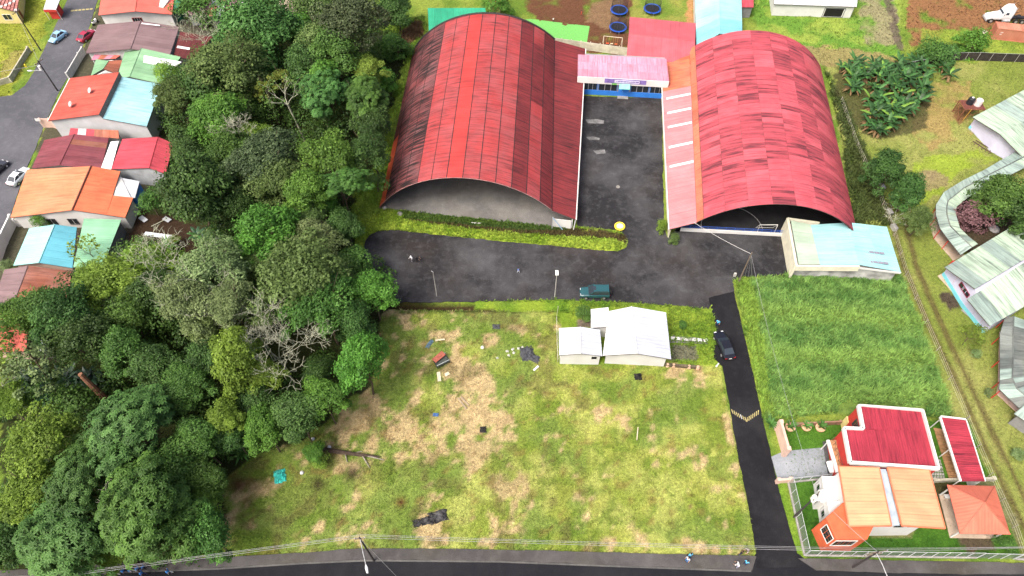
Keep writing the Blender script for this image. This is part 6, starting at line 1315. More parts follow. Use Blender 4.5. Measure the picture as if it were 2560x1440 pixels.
for k, col in ((.24, (.6, .08, .04)), (.47, (.6, .5, .35)), (.7, (.65, .14, .05))):
    p_ = a.lerp(b, k); s_ = MB().box(p_+up(.5), (.55, .25, .07)).build('swing_seat', mat('swing_%d' % int(k*100), col), t); r_ = MB()
    for e in (-.25, .25): r_.tube([p_+V((e, 0, .5)), p_+V((e, 0, 2.1))], .015, 4)
    r_.build('chain', mat('yellow_chain', (.55, .38, .05)), s_)
sheet('turf_mat', [G(1310, 46), G(1474, 66), G(1467, 108), G(1330, 90)], .06, mat('artificial_turf', (.13, .38, .09), .08, 3, .9, .2), kind='structure')
# concrete panel wall behind
t = thing('panel_wall', G(1470, 130), 'pale concrete panel wall between the turf mat and the entrance block', 'wall'); a, b = G(1380, 114), G(1570, 140); PANEL = mat('panel_concrete', (.50, .46, .37), .12, 1, .85, .2, (.25, .23, .17), .5, rnd=.1); n = 8
for k in range(n):
    p_, q_ = a.lerp(b, (k+.04)/n), a.lerp(b, (k+.96)/n)
    for j in range(3): o = MB().beam(p_+up(.35+.62*j), q_+up(.35+.62*j), .09, .6).build('panel', PANEL, t)
for k in range(n+1): MB().box(a.lerp(b, k/n)+up(1.05), (.16, .16, 2.1)).build('post', PANEL, t)
# ------------------------------------------------------------------ water tank stand
b = G(2412, 290); t = thing('tank_stand', b, 'rusty steel tank stand beside the sage roofed school block', 'tower'); RST = mat('rust_steel', (.20, .085, .045), .3, 3, .8); top = [b+V((x, y, 2.6)) for x, y in ((-1.9, -1.3), (1.9, -1.3), (1.9, 1.3), (-1.9, 1.3))]
for k in range(4):
    MB().beam(V((top[k].x, top[k].y, 0)), top[k], .14, .14, V((1, 0, 0))).build('leg', RST, t); MB().beam(top[k], top[(k+1) % 4], .12, .18).build('beam', RST, t); p_, q_ = top[k], top[(k+1) % 4]; MB().beam(V((p_.x, p_.y, .1)), q_, .06, .06).build('brace', RST, t); MB().beam(V((q_.x, q_.y, .1)), p_, .06, .06).build('brace', RST, t)
for k in range(7): MB().beam(top[0].lerp(top[3], (k+.5)/7)+up(.12), top[1].lerp(top[2], (k+.5)/7)+up(.12), .3, .05).build('board', mat('wet_board', (.14, .045, .035), .2, 3), t)
for dx, dy, r_, col, lab in ((-.55, .25, .62, (.02, .02, .025), 'black plastic water tank on the rusty stand'), (.75, -.15, .66, (.62, .52, .50), 'pale pinkish water tank on the rusty stand')):
    p_ = b+V((dx, dy, 2.76)); o = thing('water_tank', p_, lab, 'water tank'); mm = mat('tank_%d' % int(col[0]*100), col, .08, 2, .4)
    MB().cyl(p_+up(.55), r_, 1.1, 20, r2=r_*.95).build('body', mm, o); MB().dome(p_+up(1.1), r_*.95, .25).build('lid', mm, o); MB().cyl(p_+up(1.36), .2, .12, 10).build('cap', mat('white_paint', (.7, .7, .7)), o)
MB().tube([b+V((-.7, -1.35, 2.7)), b+V((-1.1, -1.5, .2))], .05, 6).build('pipe', mat('ochre_pipe', (.5, .3, .05)), t)
t = thing('pallet', G(2452, 358), 'weathered wooden frames lying on the school lawn below the lavender wall', 'pallet')
for k in range(5): MB().beam(G(2440+k*9, 354+k*5.5, .12), G(2436+k*9, 362+k*5.5, .12), .12, .1).build('board', mat('old_plank', (.12, .085, .055), .3, 3, rnd=.2), t)
MB().beam(G(2432, 352, .2), G(2478, 382, .2), .14, .1).build('runner', mat('old_plank', (.12, .085, .055)), t); MB().beam(G(2440, 350, .2), G(2482, 376, .2), .14, .1).build('runner', mat('old_plank', (.12, .085, .055)), t)
for i, (x, y) in enumerate(((2203, 471), (2222, 534), (2233, 572))):
    p_ = G(x, y); MB().box(p_+up(.35), (.7, 1.1, .7), R(12)).build('slab_marker', mat('grey_slab', (.32, .32, .31), .15, 2), None, ['upright grey slab under the dark trees by the string fence', 'upright grey slab beside the small bare white tree', 'upright grey slab nearest the turquoise building'][i], cat='slab')
MB().dome(G(2485, 573), .9, .5, 12, 4).build('boulder', mat('grey_rock', (.28, .27, .27), .25, 2, .9, .3), None, 'grey rock beside the purple shrub in the walkway garden', cat='rock')
# ------------------------------------------------------------------ poles and cables
def top_of(base, top):                                 # height of a vertical pole seen from base px to top px
    b = G(*base); best = min((abs(PXA(b.x, b.y, z/10)[1]-top[1])+.4*abs(PXA(b.x, b.y, z/10)[0]-top[0]), z/10) for z in range(5, 160)); return best[1]
WOODP = mat('pole_wood', (.15, .12, .09), .25, 4, .9); POLEC = mat('pole_dark', (.045, .04, .04), .2, 3, .8); POLEG = mat('pole_concrete', (.36, .35, .33), .12, 3, .8)
def pole(base, top, m, lab, r_=.14, name='utility_pole', cat='pole', hmax=11.):
    b = G(*base); h = min(hmax, top_of(base, top)); t = thing(name, b, lab, cat); MB().tube([b-up(.2), b+up(h)], [r_, r_*.65], 9).build('shaft', m, t); return t, b, h
def lampfix(t, p, e):
    MB().tube([p, p.lerp(e, .5)+up(.15), e], [.045, .04, .04], 6).build('lamp_arm', PALEMETAL, t); d = (e-p).normalized(); l_ = MB(); l_.tube([e-d*.1, e+d*.2, e+d*.8], [.06, .16, .11], 8); l_.build('lamp_head', mat('lamp_housing', (.6, .62, .64)), t)
def insul(t, b, h, ang, w_=1.8, n=3):
    d = V((math.cos(ang), math.sin(ang), 0)); MB().beam(b-d*w_/2+up(h-.4), b+d*w_/2+up(h-.4), .1, .12).build('crossarm', WOODP, t)
    for k in range(n): MB().cyl(b+d*w_*(k/(n-1)-.5)*.9+up(h-.22), .05, .22, 7).build('insulator', PALEMETAL, t)
tA, bA, hA = pole((935, 1402), (918, 1343), POLEC, 'dark utility pole with white lamp arm beside the lower road', .13); insul(tA, bA, hA, .1, 1.2); lampfix(tA, bA+up(hA-.5), G(915, 1414, hA-1.))
tB, bB, hB = pole((2131, 1419), (2197, 1378), POLEC, 'dark utility pole with crossarms in front of the chain-link fence at lower right', .14); insul(tB, bB, hB, .15, 2.6); insul(tB, bB, hB-.9, .15, 2.2); lampfix(tB, bB+up(hB-.6), bB+V((.6, -2.6, hB-.9)))
tC, bC, hC = pole((1985, 1292), (2044, 1236), POLEC, 'utility pole with silver transformers inside the lawn of the orange house', .13)
for k, (dx, dz) in enumerate(((-.35, -.5), (.35, -.5), (0, -1.3))): MB().cyl(bC+V((dx, -.2, hC+dz)), .26, .75, 12).build('transformer', PLATE, tC)
insul(tC, bC, hC, .8, 1.5)
tD, bD, hD = pole((1846, 706), (1880, 631), WOODP, 'leaning wooden utility pole at the top of the grass field', .13, hmax=8.5); MB().tube([bD+up(hD-.8), G(1880, 688, .2)], .02, 4).build('guy_wire', PALEMETAL, tD)
for k in range(3): MB().tube([bD+up(hD-.6), G(1862+k*9, 690+k*2, .1)], .015, 4).build('guy_wire', PALEMETAL, tD)
tE, bE, hE = pole((1387, 742), (1387, 683), POLEG, 'slim concrete lamp post on the lower edge of the parking lot', .09, 'lamp_post', 'lamp post', 7); MB().box(bE+up(hE+.1), (.45, .8, .25)).build('lamp_head', PLATE, tE)
tF, bF_, hF = pole((1092, 740), (1083, 680), mat('pole_concrete', (.36, .35, .33)), 'slim bare grey post at the lower left of the parking lot', .07, 'post', 'post', 7); MB().tube([bF_+up(hF), bF_+V((-.25, .1, hF+.15))], .04, 5).build('bracket', PALEMETAL, tF)
tG, bG, hG = pole((144, 227), (99, 150), POLEC, 'dark utility pole with transformer and lamp arm beside the left street', .15); insul(tG, bG, hG, 1.2, 2.0); MB().cyl(bG+V((-.4, -.1, hG-1.6)), .26, .8, 12).build('transformer', PLATE, tG); lampfix(tG, bG+up(hG-2.4), bG+V((-2.2, -.2, hG-2.2)))
tH, bH, hH = pole((102, 126), (46, 26), POLEC, 'dark utility pole farther up the left street', .14); insul(tH, bH, hH, 1.2, 1.8)
CABLE = mat('cable_grey', (.30, .30, .31), .1, 3, .6)
def cable(a, b, sag, lab, r_=.018, m=CABLE, name='overhead_cable'):
    a, b = V(a), V(b); n = 14; pts = [a.lerp(b, k/n)-up(sag*4*(k/n)*(1-k/n)) for k in range(n+1)]
    return MB().tube(pts, r_, 4).build(name, m, None, lab, cat='cable', group='overhead cables', base=pts[0])
pA, pB = bA+up(hA), bB+up(hB); lft = V((-75, bA.y-7, hA-1.0))
for k, dz in enumerate((0, -.35, -.9)):
    cable(pA+V((0, .3*k, dz-.1)), pB+V((0, .3*k, dz-.1)), .5, 'cable over the lower road from the dark lamp pole to the right, %s strand' % ('upper', 'middle', 'lower')[k])
    cable(lft+V((0, .3*k, dz)), pA+V((0, .3*k, dz-.1)), .5, 'cable along the wood edge above the road at lower left, %s strand' % ('upper', 'middle', 'lower')[k])
    cable(pB+V((0, .3*k, dz-.1)), pB+V((40, 1.2, dz)), .5, 'cable leaving the crossarm pole to the right edge, %s strand' % ('upper', 'middle', 'lower')[k])
cable(pA+up(-.6), G(1000, 1450, .2), .05, 'guy wire slanting from the dark lamp pole down to the road', .02)
cable(bC+up(hC-.2), pB+up(-.2), .3, 'cable from the transformer pole to the crossarm pole', .02); cable(bC+V((0, 0, hC-.3)), bD+up(hD-.5), 1.2, 'long thin cable from the transformer pole up to the leaning wooden pole', .018)
cable(bD+up(hD-.4), G(1735, 556, 4.0), .25, 'pale twisted service cable from the wooden pole to the right hall', .022, PLATE)
cable(bG+up(hG-.3), bH+up(hH-.3), .4, 'cable between the two poles of the left street', .025); cable(bG+up(hG-1.), V((bG.x-30, bG.y-6, hG-1)), .6, 'cable crossing the left street to the left edge', .025)
# ------------------------------------------------------------------ fences and walls
def chainlink():
    k = NT('chain_link'); pos = k.n('ShaderNodeNewGeometry').outputs['Position']; k.b.inputs['Base Color'].default_value = (.34, .36, .36, 1); k.b.inputs['Roughness'].default_value = .5
    tr = k.n('ShaderNodeBsdfTransparent'); mx = k.n('ShaderNodeMixShader'); mx.inputs[0].default_value = .30; k.l(tr.outputs[0], mx.inputs[1]); k.l(k.b.outputs[0], mx.inputs[2]); k.l(mx.outputs[0], k.t.nodes['Material Output'].inputs[0]); return k.m
LINK = chainlink(); RAILW = mat('white_rail', (.45, .48, .48), .08, 3, .5)
def linkfence(a, b, h, n, lab, z0=.25, skirt=True):
    a, b = G(*a), G(*b); t = thing('chain_link_fence', a.lerp(b, .5), lab, 'fence')
    if skirt: MB().beam(a+up(z0/2), b+up(z0/2), .2, z0).build('base_wall', CONCL, t)
    for k in range(n+1): p_ = a.lerp(b, k/n); MB().tube([p_, p_+up(h)], .035, 6).build('post', RAILW, t)
    MB().tube([a+up(h), b+up(h)], .03, 6).build('top_rail', RAILW, t)
    for k in range(n): p_, q_ = a.lerp(b, (k+.02)/n), a.lerp(b, (k+.98)/n); MB().quad(p_+up(z0), q_+up(z0), q_+up(h-.05), p_+up(h-.05)).build('mesh_panel', LINK, t)
linkfence((1970, 1208), (2010, 1388), 2.2, 6, 'chain-link fence along the lane side of the orange house lawn'); linkfence((2012, 1389), (2440, 1395), 2.2, 15, 'long chain-link fence along the road in front of the orange house'); linkfence((1972, 1207), (2070, 1196), 1.6, 4, 'short low fence between the driveway and the orange house lawn')
linkfence((2440, 1396), (2532, 1398), 2.2, 3, 'braced metal gate at the right end of the road fence', .1, False); linkfence((2536, 1398), (2640, 1404), 2.0, 4, 'chain-link fence at the bottom right corner')
def stringfence(pts, n, lab, h=1.3):
    P_ = [G(*p) for p in pts]; t = thing('string_fence', P_[0], lab, 'fence'); W_ = []
    for a, b in zip(P_, P_[1:]):
        m_ = max(1, int((b-a).length/3.2))
        for k in range(m_): W_.append(a.lerp(b, k/m_))
    W_.append(P_[-1])
    for p_ in W_: MB().beam(p_, p_+V((random.uniform(-.06, .06), 0, h)), .07, .07, V((1, 0, 0))).build('post', mat('fence_post', (.33, .30, .24), .2, 3), t)
    for z in (.45, .85, 1.22): MB().tube([p_+up(z) for p_ in W_], .012, 4).build('wire', mat('pale_wire', (.55, .53, .42)), t)
stringfence([(2100, 255), (2140, 370), (2190, 480), (2232, 590), (2262, 690), (2310, 810), (2370, 950), (2412, 1050)], 0, 'long post and wire fence between the grass field and the school lawn'); stringfence([(2412, 1052), (2470, 1190), (2530, 1320), (2556, 1396)], 0, 'post and wire fence behind the red house and the pavilion')
stringfence([(1394, 905), (1392, 860), (1391, 800), (1394, 776)], 0, 'short weathered fence on the left side of the white house', 1.1)
t = thing('net_fence', G(2400, 150), 'dark net fence running to the right edge above the school lawn', 'fence'); pl = [G(*p) for p in ((2245, 178), (2310, 168), (2380, 152), (2440, 152), (2600, 158))]
for a, b in zip(pl, pl[1:]):
    n = max(2, int((b-a).length/2.5)); MB().quad(a+up(.1), b+up(.1), b+up(1.9), a+up(1.9)).build('net', mat('dark_net', (.035, .03, .026), .3, 2, .95), t); MB().tube([a+up(1.95), b+up(1.95)], .03, 5).build('top_wire', PALEMETAL, t)
    for k in range(n): p_ = a.lerp(b, k/n); MB().tube([p_, p_+up(2.)], .04, 5).build('post', POLEG, t)
def wall(pts, h, th, m, lab, name='boundary_wall', posts=None):
    P_ = [G(*p) for p in pts]; t = thing(name, P_[0], lab, 'wall')
    for a, b in zip(P_, P_[1:]): MB().beam(a+up(h/2), b+up(h/2), th, h).build('wall', m, t)
    for p_ in P_: MB().box(p_+up(h/2+.06), (th*1.5, th*1.5, h+.12)).build('pier', m, t)
    return t
wall([(0, 660), (18, 610), (42, 560)], 2.2, .25, WHITE, 'white street wall with gate in front of the turquoise house'); wall([(48, 566), (150, 556)], 1.8, .2, W_STAIN, 'stained wall between the orange house and the turquoise house'); wall([(-10, 216), (30, 205), (76, 130)], 1.2, .25, mat('mossy_wall', (.40, .38, .30), .2, 1, .9, .2, (.15, .16, .08), .6), 'low mossy wall round the grass plot left of the street')
wall([(176, 200), (205, 150), (214, 136)], 1.7, .2, mat('pale_wall', (.5, .5, .48)), 'pale garden wall along the street in front of the green roofed house'); wall([(112, 318), (135, 318), (160, 330)], 2.0, .2, W_PEACH, 'peach wall at the street corner of the red and blue house')
wall([(1940, 1072), (1958, 1138)], 2.3, .35, W_PEACH, 'tall peach gate wall beside the driveway of the red house'); wall([(1968, 1066), (2095, 1060)], .9, .2, mat('brick_brown', (.25, .14, .10), .25, 2), 'low brown wall behind the planters of the red house'); wall([(1942, 1206), (1972, 1204)], 1.0, .3, W_PEACH, 'short peach wall end at the lower side of the driveway')
wall([(2330, 1204), (2478, 1200)], .7, .3, mat('mossy_wall', (.4, .38, .3)), 'low mossy wall between the lean-to and the pavilion')
sheet('driveway', [G(1928, 1142), G(1960, 1128), G(2058, 1119), G(2070, 1190), G(1990, 1198), G(1946, 1204)], .05, asphalt('driveway_concrete', (.19, .21, .23), (.33, .35, .37), .6, None, 0, .2), kind='structure'); sheet('driveway_strip', [G(2056, 1104), G(2100, 1102), G(2112, 1192), G(2070, 1192)], .055, asphalt('dark_tile_strip', (.07, .07, .075), (.13, .13, .13), .4), kind='structure')
# garden path of the white house
pth = [G(1672, 836), G(1766, 848), G(1770, 860), G(1674, 857)]; sheet('garden_path', pth, .04, asphalt('pebble_path', (.10, .10, .09), (.25, .25, .23), .8, None, 0, .6), kind='structure')
for k, x in enumerate((1682, 1694, 1704, 1714, 1724, 1735, 1749, 1764)):
    p_ = G(x, 846+(x-1682)*.065); MB().box(p_+up(.07), (.55, .5, .07), R(random.uniform(-8, 8))).build('stepping_stone', WHITE if k not in (2, 4) else CONCL, None, 'first second third fourth fifth sixth seventh eighth'.split()[k]+' square stepping stone of the pebble path, counted from the white house', cat='paving stone', group='stepping stones of the pebble path')
t = thing('low_garden_wall', G(1700, 915), 'crumbling low wall from the white house towards the lane', 'wall'); MB().beam(G(1662, 912, .25), G(1740, 918, .25), .35, .5).build('wall', mat('mossy_brick', (.10, .08, .05), .4, 3), t)
for x in (1668, 1683, 1722, 1744): MB().dome(G(x, 914+(x-1668)*.08), .35, .6, 9, 3).build('stone', mat('pink_stone', (.5, .33, .22), .2, 3), t)
ORD = 'first second third fourth fifth sixth seventh eighth'.split()
# ------------------------------------------------------------------ road paint and small fixtures
YEL = mat('yellow_road_paint', (.36, .31, .13), .3, 4, .7); WORN = mat('worn_white_paint', (.45, .45, .42), .25, 4, .8)
for k in range(7): 
    a = G(1830+k*5.5, 1029+k*3.2); MB().beam(a+V((0, .34, .016)), a+V((.1, -.34, .016)), .11, .006).build('hump_stripe', YEL if k != 4 else WORN, None, ORD[k]+' yellow dash of the lane speed hump, left arm counted from the lot', cat='road marking', group='speed hump dashes')
for k in range(7):
    a = G(1868+k*4.6, 1049-k*3.0); MB().beam(a+V((-.1, -.34, .016)), a+V((.1, .34, .016)), .11, .006).build('hump_stripe', YEL, None, ORD[k]+' yellow dash of the lane speed hump, right arm counted from the tip', cat='road marking', group='speed hump dashes')
for k in range(6): a = G(177+k*9.5, 27-k*.9); MB().beam(a+up(.008), a+V((.62, .06, .008)), .5, .006).build('hump_stripe', YEL, None, ORD[k]+' pale yellow block across the left street, counted from the kiosk side', cat='road marking', group='left street yellow band')
PATCH = asphalt('pale_patch', (.10, .10, .10), (.26, .26, .255), .9, None, 0, .5)
for i, pp in enumerate(([(1464, 299), (1488, 298), (1510, 301), (1509, 309), (1470, 308)], [(1466, 343), (1482, 341), (1500, 345), (1498, 350), (1474, 350)], [(1482, 376), (1512, 374), (1514, 383), (1490, 386)])):
    sheet('repair_patch', ragged(pp, .25, .06, 40+i), .006, PATCH, skirt=.004, label=['pale mortar patch in the yard, uppermost of three', 'pale mortar patch in the yard, middle of three', 'pale mortar patch in the yard, lowest of three'][i], cat='patch')
MB().cyl(G(1545, 467, .01), .35, .03, 16).build('manhole_cover', mat('iron_cover', (.20, .19, .17)), None, 'round manhole cover in the asphalt yard', cat='manhole')
t = thing('tyre_planter', G(1549, 568), 'yellow painted ring with white centre at the tip of the grass strip', 'planter'); p_ = G(1549, 568)
MB().tube([p_+V((math.cos(k*.3307)*.72, math.sin(k*.3307)*.72, .25)) for k in range(20)], .2, 7).build('ring', mat('signal_yellow', (.72, .55, .05)), t); MB().cyl(p_+up(.26), .62, .1, 18).build('fill', WHITE, t)
# pots with small palms at the gate garden
def frond(m, b, a, L_, lift, w_=.16, droop=.9):
    pts = [b+V((math.cos(a)*L_*s, math.sin(a)*L_*s, lift*s-droop*L_*s*s*.55)) for s in (0, .3, .6, .85, 1.)]; sd = V((-math.sin(a), math.cos(a), 0)); ws = [.03, w_, w_*.95, w_*.6, .02]
    vs = [p_+sd*x for p_, x in zip(pts, ws)]+[p_-sd*x for p_, x in zip(pts, ws)]+[p_+up(.05) for p_ in pts]; n = 5
    m.add(vs, [[i, i+1, 2*n+i+1, 2*n+i] for i in range(4)]+[[2*n+i, 2*n+i+1, n+i+1, n+i] for i in range(4)])
PALMG = mat('palm_green', (.06, .15, .03), .3, 2, .5, rnd=.2); TERRA = mat('terracotta', (.58, .36, .22), .12, 3, .8)
for x, y, pot, lab in ((1973, 1071, 1, 'potted palm nearest the peach gate wall'), (2013, 1070, 1, 'middle potted palm of the three on the lawn'), (2048, 1072, 1, 'potted palm nearest the red house'), (1923, 1064, 0, 'spiky palm beside the lane next to the gate wall'), (607, 1136, 0, 'spiky dark palm at the wood edge near the teal tarp'), (975, 12, 0, 'palm at the top edge beside the dark tree'), (2345, 178, 0, 'dark palm clump below the bend of the net fence'), (520, 30, 0, 'palm in front of the pink shack roof'), (425, 625, 0, 'low palm in the earth yard')):
    big = 0 if pot else (.1 if x == 1923 else 1); p_ = G(x, y); t = thing('palm_plant', p_, lab, 'palm')
    if pot: MB().tube([p_, p_+up(.2), p_+up(.55), p_+up(.6)], [.4, .6, .68, .6], 14).build('pot', TERRA, t)
    m = MB(); b_ = p_+up(.6 if pot else .5)
    for k in range(13 if pot else 20): frond(m, b_, k*2.4, random.uniform(.6, .95)*(1+1.2*big), random.uniform(.7, 1.6)*(1+.5*big), .12+.05*big)
    m.build('fronds', PALMG, t)
# banana plants and broad-leaved clumps
BAN = [mat('banana_green', (.036, .10, .024), .25, 2, .5, rnd=.4), mat('banana_dark', (.022, .06, .016), .25, 2, .45, rnd=.3), mat('banana_dry', (.20, .13, .06), .3, 2, .8, rnd=.2), mat('banana_lime', (.13, .24, .035), .15, 2, .5)]
def banana(px, py, sz, lab, mats, nl=8, dry=3, grp='banana plants beside the right hall'):
    p_ = G(px, py); t = thing('banana_plant', p_, lab, 'banana plant', grp); MB().tube([p_-up(.1), p_+up(sz*.55)], [.16*sz*.5, .1*sz*.5], 7).build('stem', mats[1], t)
    for k in range(nl): m = MB(); frond(m, p_+up(sz*.5), k*2.4+random.uniform(-.3, .3), sz*random.uniform(.55, .8), sz*random.uniform(.25, .8), .2*sz*.55, .8); m.build('leaf', mats[3] if len(mats) > 3 and random.random() < .07 else mats[0] if random.random() < .6 else mats[1], t)
    for k in range(dry): m = MB(); frond(m, p_+up(sz*.42), random.uniform(0, 6.28), sz*.5, .1, .14*sz*.55, 1.3); m.build('dry_leaf', mats[2], t)
pts = []
for k in range(2500):
    x, y = random.uniform(2085, 2312), random.uniform(165, 345)
    if x < 2085+(y-165)*.45+6 or x > 2320-(y-230 if y > 230 else 0)*.8: continue
    if all(abs(x-a)/16+abs(y-b)/10.5 > 1 for a, b in pts): pts.append((x, y))
    if len(pts) > 74: break
for x, y in pts: banana(x, y, random.uniform(2.1, 3.2), 'tattered banana plant in the grove between the right hall and the school lawn', BAN, 9, 6)
for i, (x, y) in enumerate(((2352, 178), (2366, 200))): banana(x, y, 2.6, ['banana plant of the lone clump below the net fence, upper one', 'banana plant of the lone clump below the net fence, lower one with dry leaves'][i], BAN, 9, 6)
HEL = [mat('heliconia_dark', (.022, .06, .025), .3, 2, .35, rnd=.3), mat('heliconia_black', (.012, .03, .016), .3, 2, .35, rnd=.3), BAN[2]]
for k in range(16): banana(70+(k % 8)*24+random.uniform(-8, 8), 962+(k//8)*34+random.uniform(-8, 8), random.uniform(2.6, 3.4), ORD[k % 8]+' dark glossy broad-leaved plant from the left, %s row of the left clump' % ('upper', 'lower')[k//8], HEL, 9, 0, 'dark broad-leaved clump at the left')
for i, (x, y) in enumerate(((500, 600), (522, 612), (545, 598), (560, 622))): banana(x, y, 2.6, ['broad-leaved plant in the earth yard, leftmost of four', 'broad-leaved plant in the earth yard, second of four from the left', 'broad-leaved plant in the earth yard, third of four from the left', 'broad-leaved plant in the earth yard, rightmost of four'][i], [BAN[0], HEL[0], BAN[2]], 8, 0, 'broad-leaved plants of the earth yard')
for i, (x, y) in enumerate(((470, 40), (540, 48))): banana(x, y, 3.6, ['banana plant behind the mauve roofed house', 'banana plant in front of the patchwork shack'][i], BAN, 8, 1, 'banana plants behind the top houses')
# ------------------------------------------------------------------ things lying on the vacant lot
CLOTH = lambda n, c: mat(n, c, .3, 3, .7, .6, (.06, .05, .035), .5, 1.5)
def crumple(px, py, w_, l_, h, m, lab, cat, name, seed, rz=0., thick=.03):
    rd = random.Random(seed); n = 9; p_ = G(px, py); mb = MB(); c_, s_ = math.cos(rz), math.sin(rz); vs = []
    for i in range(n):
        for j in range(n):
            u, v = (i/(n-1)-.5), (j/(n-1)-.5); e = 1-max(abs(u), abs(v))*2; x, y = u*w_*(1+rd.uniform(-.12, .12)), v*l_*(1+rd.uniform(-.12, .12)); z = .02+h*(.25+.75*min(1, e*2))*rd.uniform(.15, 1) if e > .01 else .02
            vs.append(p_+V((x*c_-y*s_, x*s_+y*c_, z)))
    mb.add(vs, [[i*n+j, (i+1)*n+j, (i+1)*n+j+1, i*n+j+1] for i in range(n-1) for j in range(n-1)]); return mb.build(name, m, None, lab, cat=cat, base=p_)
crumple(700, 1191, 1.5, 1.8, .35, CLOTH('teal_tarp', (.03, .42, .36)), 'crumpled teal tarpaulin near the wood edge on the lot', 'tarpaulin', 'tarpaulin', 1, .3)
crumple(1060, 1303, 2.8, 1.0, .3, asphalt('charred_pile', (.012, .012, .014), (.12, .12, .12), .8, None, 0, 1.2), 'black heap of charred sheet on the lower lot, left end', 'heap', 'burnt_heap', 2, .25); crumple(1095, 1292, 2.4, 1.5, .4, MATS['charred_pile'], 'black heap of charred sheet on the lower lot, right end', 'heap', 'burnt_heap', 3, .3)
crumple(1318, 884, 2.0, 2.4, .4, CLOTH('dark_plastic', (.05, .055, .065)), 'crumpled dark plastic sheet left of the white house', 'plastic sheet', 'plastic_sheet', 4, .2); crumple(1330, 893, 2.4, 1.2, .35, MATS['dark_plastic'], 'lower crumpled dark plastic sheet left of the white house', 'plastic sheet', 'plastic_sheet', 5, -.5); crumple(1241, 817, 1.2, .9, .2, MATS['dark_plastic'], 'small dark plastic scrap on the upper lot', 'plastic sheet', 'plastic_sheet', 6)
crumple(1089, 1037, .8, .5, .2, CLOTH('blue_bag_cloth', (.06, .15, .36)), 'blue bag lying on the straw patch', 'bag', 'bag', 7); crumple(1074, 860, .6, 1.6, .25, CLOTH('grey_blue_cloth', (.10, .18, .24)), 'grey-blue scrap of sheet above the crate', 'scrap', 'scrap_sheet', 8, -.5)
for i, (x, y) in enumerate(((1268, 878), (1282, 873), (1296, 871), (1306, 868), (1272, 888), (1243, 895), (1284, 882))): crumple(x, y, random.uniform(.3, .5), .35, .12, mat('dirty_white', (.42, .42, .38), .3, 4), 'white rubble scrap on the grass left of the white house', 'rubble', 'rubble', 20+i, i*.7)
for o in bpy.data.objects:
    if o.name.startswith('rubble'): o['group'] = 'white rubble left of the white house'
crumple(1595, 942, 1.1, 1.0, .5, CLOTH('black_bag_cloth', (.012, .012, .013)), 'black bag on the bare patch below the white house', 'bag', 'bag', 9); crumple(1208, 1074, .9, .9, .3, CLOTH('black_bag_cloth', (.012, .012, .013)), 'black bag in the green clump of the lot', 'bag', 'bag', 10)
t = thing('cage_crate', G(1104, 908), 'dark slatted cage with a rusty red lid on the lot', 'crate'); p_ = G(1104, 906); z_ = R(30)
MB().box(p_+up(.45), (1.9, 1.3, .06), z_).build('floor', mat('dark_slat', (.06, .07, .06), .3, 3), t)
for k in range(9):
    for s in (-1, 1): q_ = p_+Matrix.Rotation(z_, 3, 'Z') @ V((-.95+.2375*k, s*.65, .45)); MB().box(q_, (.06, .06, .9), z_).build('slat', mat('dark_slat', (.06, .07, .06)), t)
for k in range(6):
    for s in (-1, 1): q_ = p_+Matrix.Rotation(z_, 3, 'Z') @ V((s*.97, -.6+.24*k, .45)); MB().box(q_, (.06, .06, .9), z_).build('slat', mat('dark_slat', (.06, .07, .06)), t)
for s in (-1, 1): q_ = p_+Matrix.Rotation(z_, 3, 'Z') @ V((0, s*.66, .9)); MB().box(q_, (2., .09, .09), z_).build('rail', mat('grey_rail', (.3, .33, .32)), t)
MB().box(p_+V((-.35, .35, .98)), (.85, 1.9, .07), z_-R(75)).build('lid', mat('rusty_red_lid', (.30, .09, .06), .25, 3), t)
PLK = mat('old_plank', (.12, .085, .055)); PLY = mat('pale_plank', (.55, .48, .33), .15, 3)
for i, (a, b, w_, m_, lab) in enumerate((((1145, 995), (1166, 1022), .22, mat('grey_plank', (.30, .24, .16)), 'upper old plank in the pile of sticks on the lot'), ((1152, 992), (1172, 1014), .2, mat('grey_plank', (.30, .24, .16)), 'lower old plank in the pile of sticks on the lot'), ((1096, 930), (1099, 953), .5, PLY, 'yellowish board below the crate, upright one'), ((1113, 938), (1123, 932), .5, PLY, 'small yellowish board below the crate'), ((1334, 926), (1346, 915), .3, WHITE, 'short white plank below the dark plastic sheet'), ((1790, 917), (1797, 908), .2, WHITE, 'white marker plank at the lane edge'), ((1595, 1068), (1592, 1100), .12, PLY, 'thin pale stick standing out of the lot grass'), ((1178, 557), (1203, 558), .16, WHITE, 'white pole lying in the ditch grass in front of the left hall'), ((1088, 851), (1112, 848), .25, PLY, 'pale board above the crate'))):
    MB().beam(G(*a, .12), G(*b, .14), w_, .08).build('plank', m_, None, lab, cat='plank')
for i, (x, y) in enumerate(((1000, 536), (962, 520))): MB().dome(G(x, y), .55-.1*i, .45, 10, 4).build('boulder', mat('grey_rock', (.28, .27, .27)), None, ['grey boulder at the front left corner of the left hall', 'smaller pale boulder against the left foot of the left hall'][i], cat='rock')
for i, (x, y, c_) in enumerate(((823, 1118, 0), (782, 1098, 0), (1206, 869, 0), (755, 1182, 0))): MB().dome(G(x, y), .28, .3, 9, 3).build('white_stone', WHITE, None, ['white stone beside the felled trunk', 'white scrap at the wood edge above the felled trunk', 'white scrap on the lot left of the rubble', 'pale stone right of the teal tarp'][i], cat='stone')
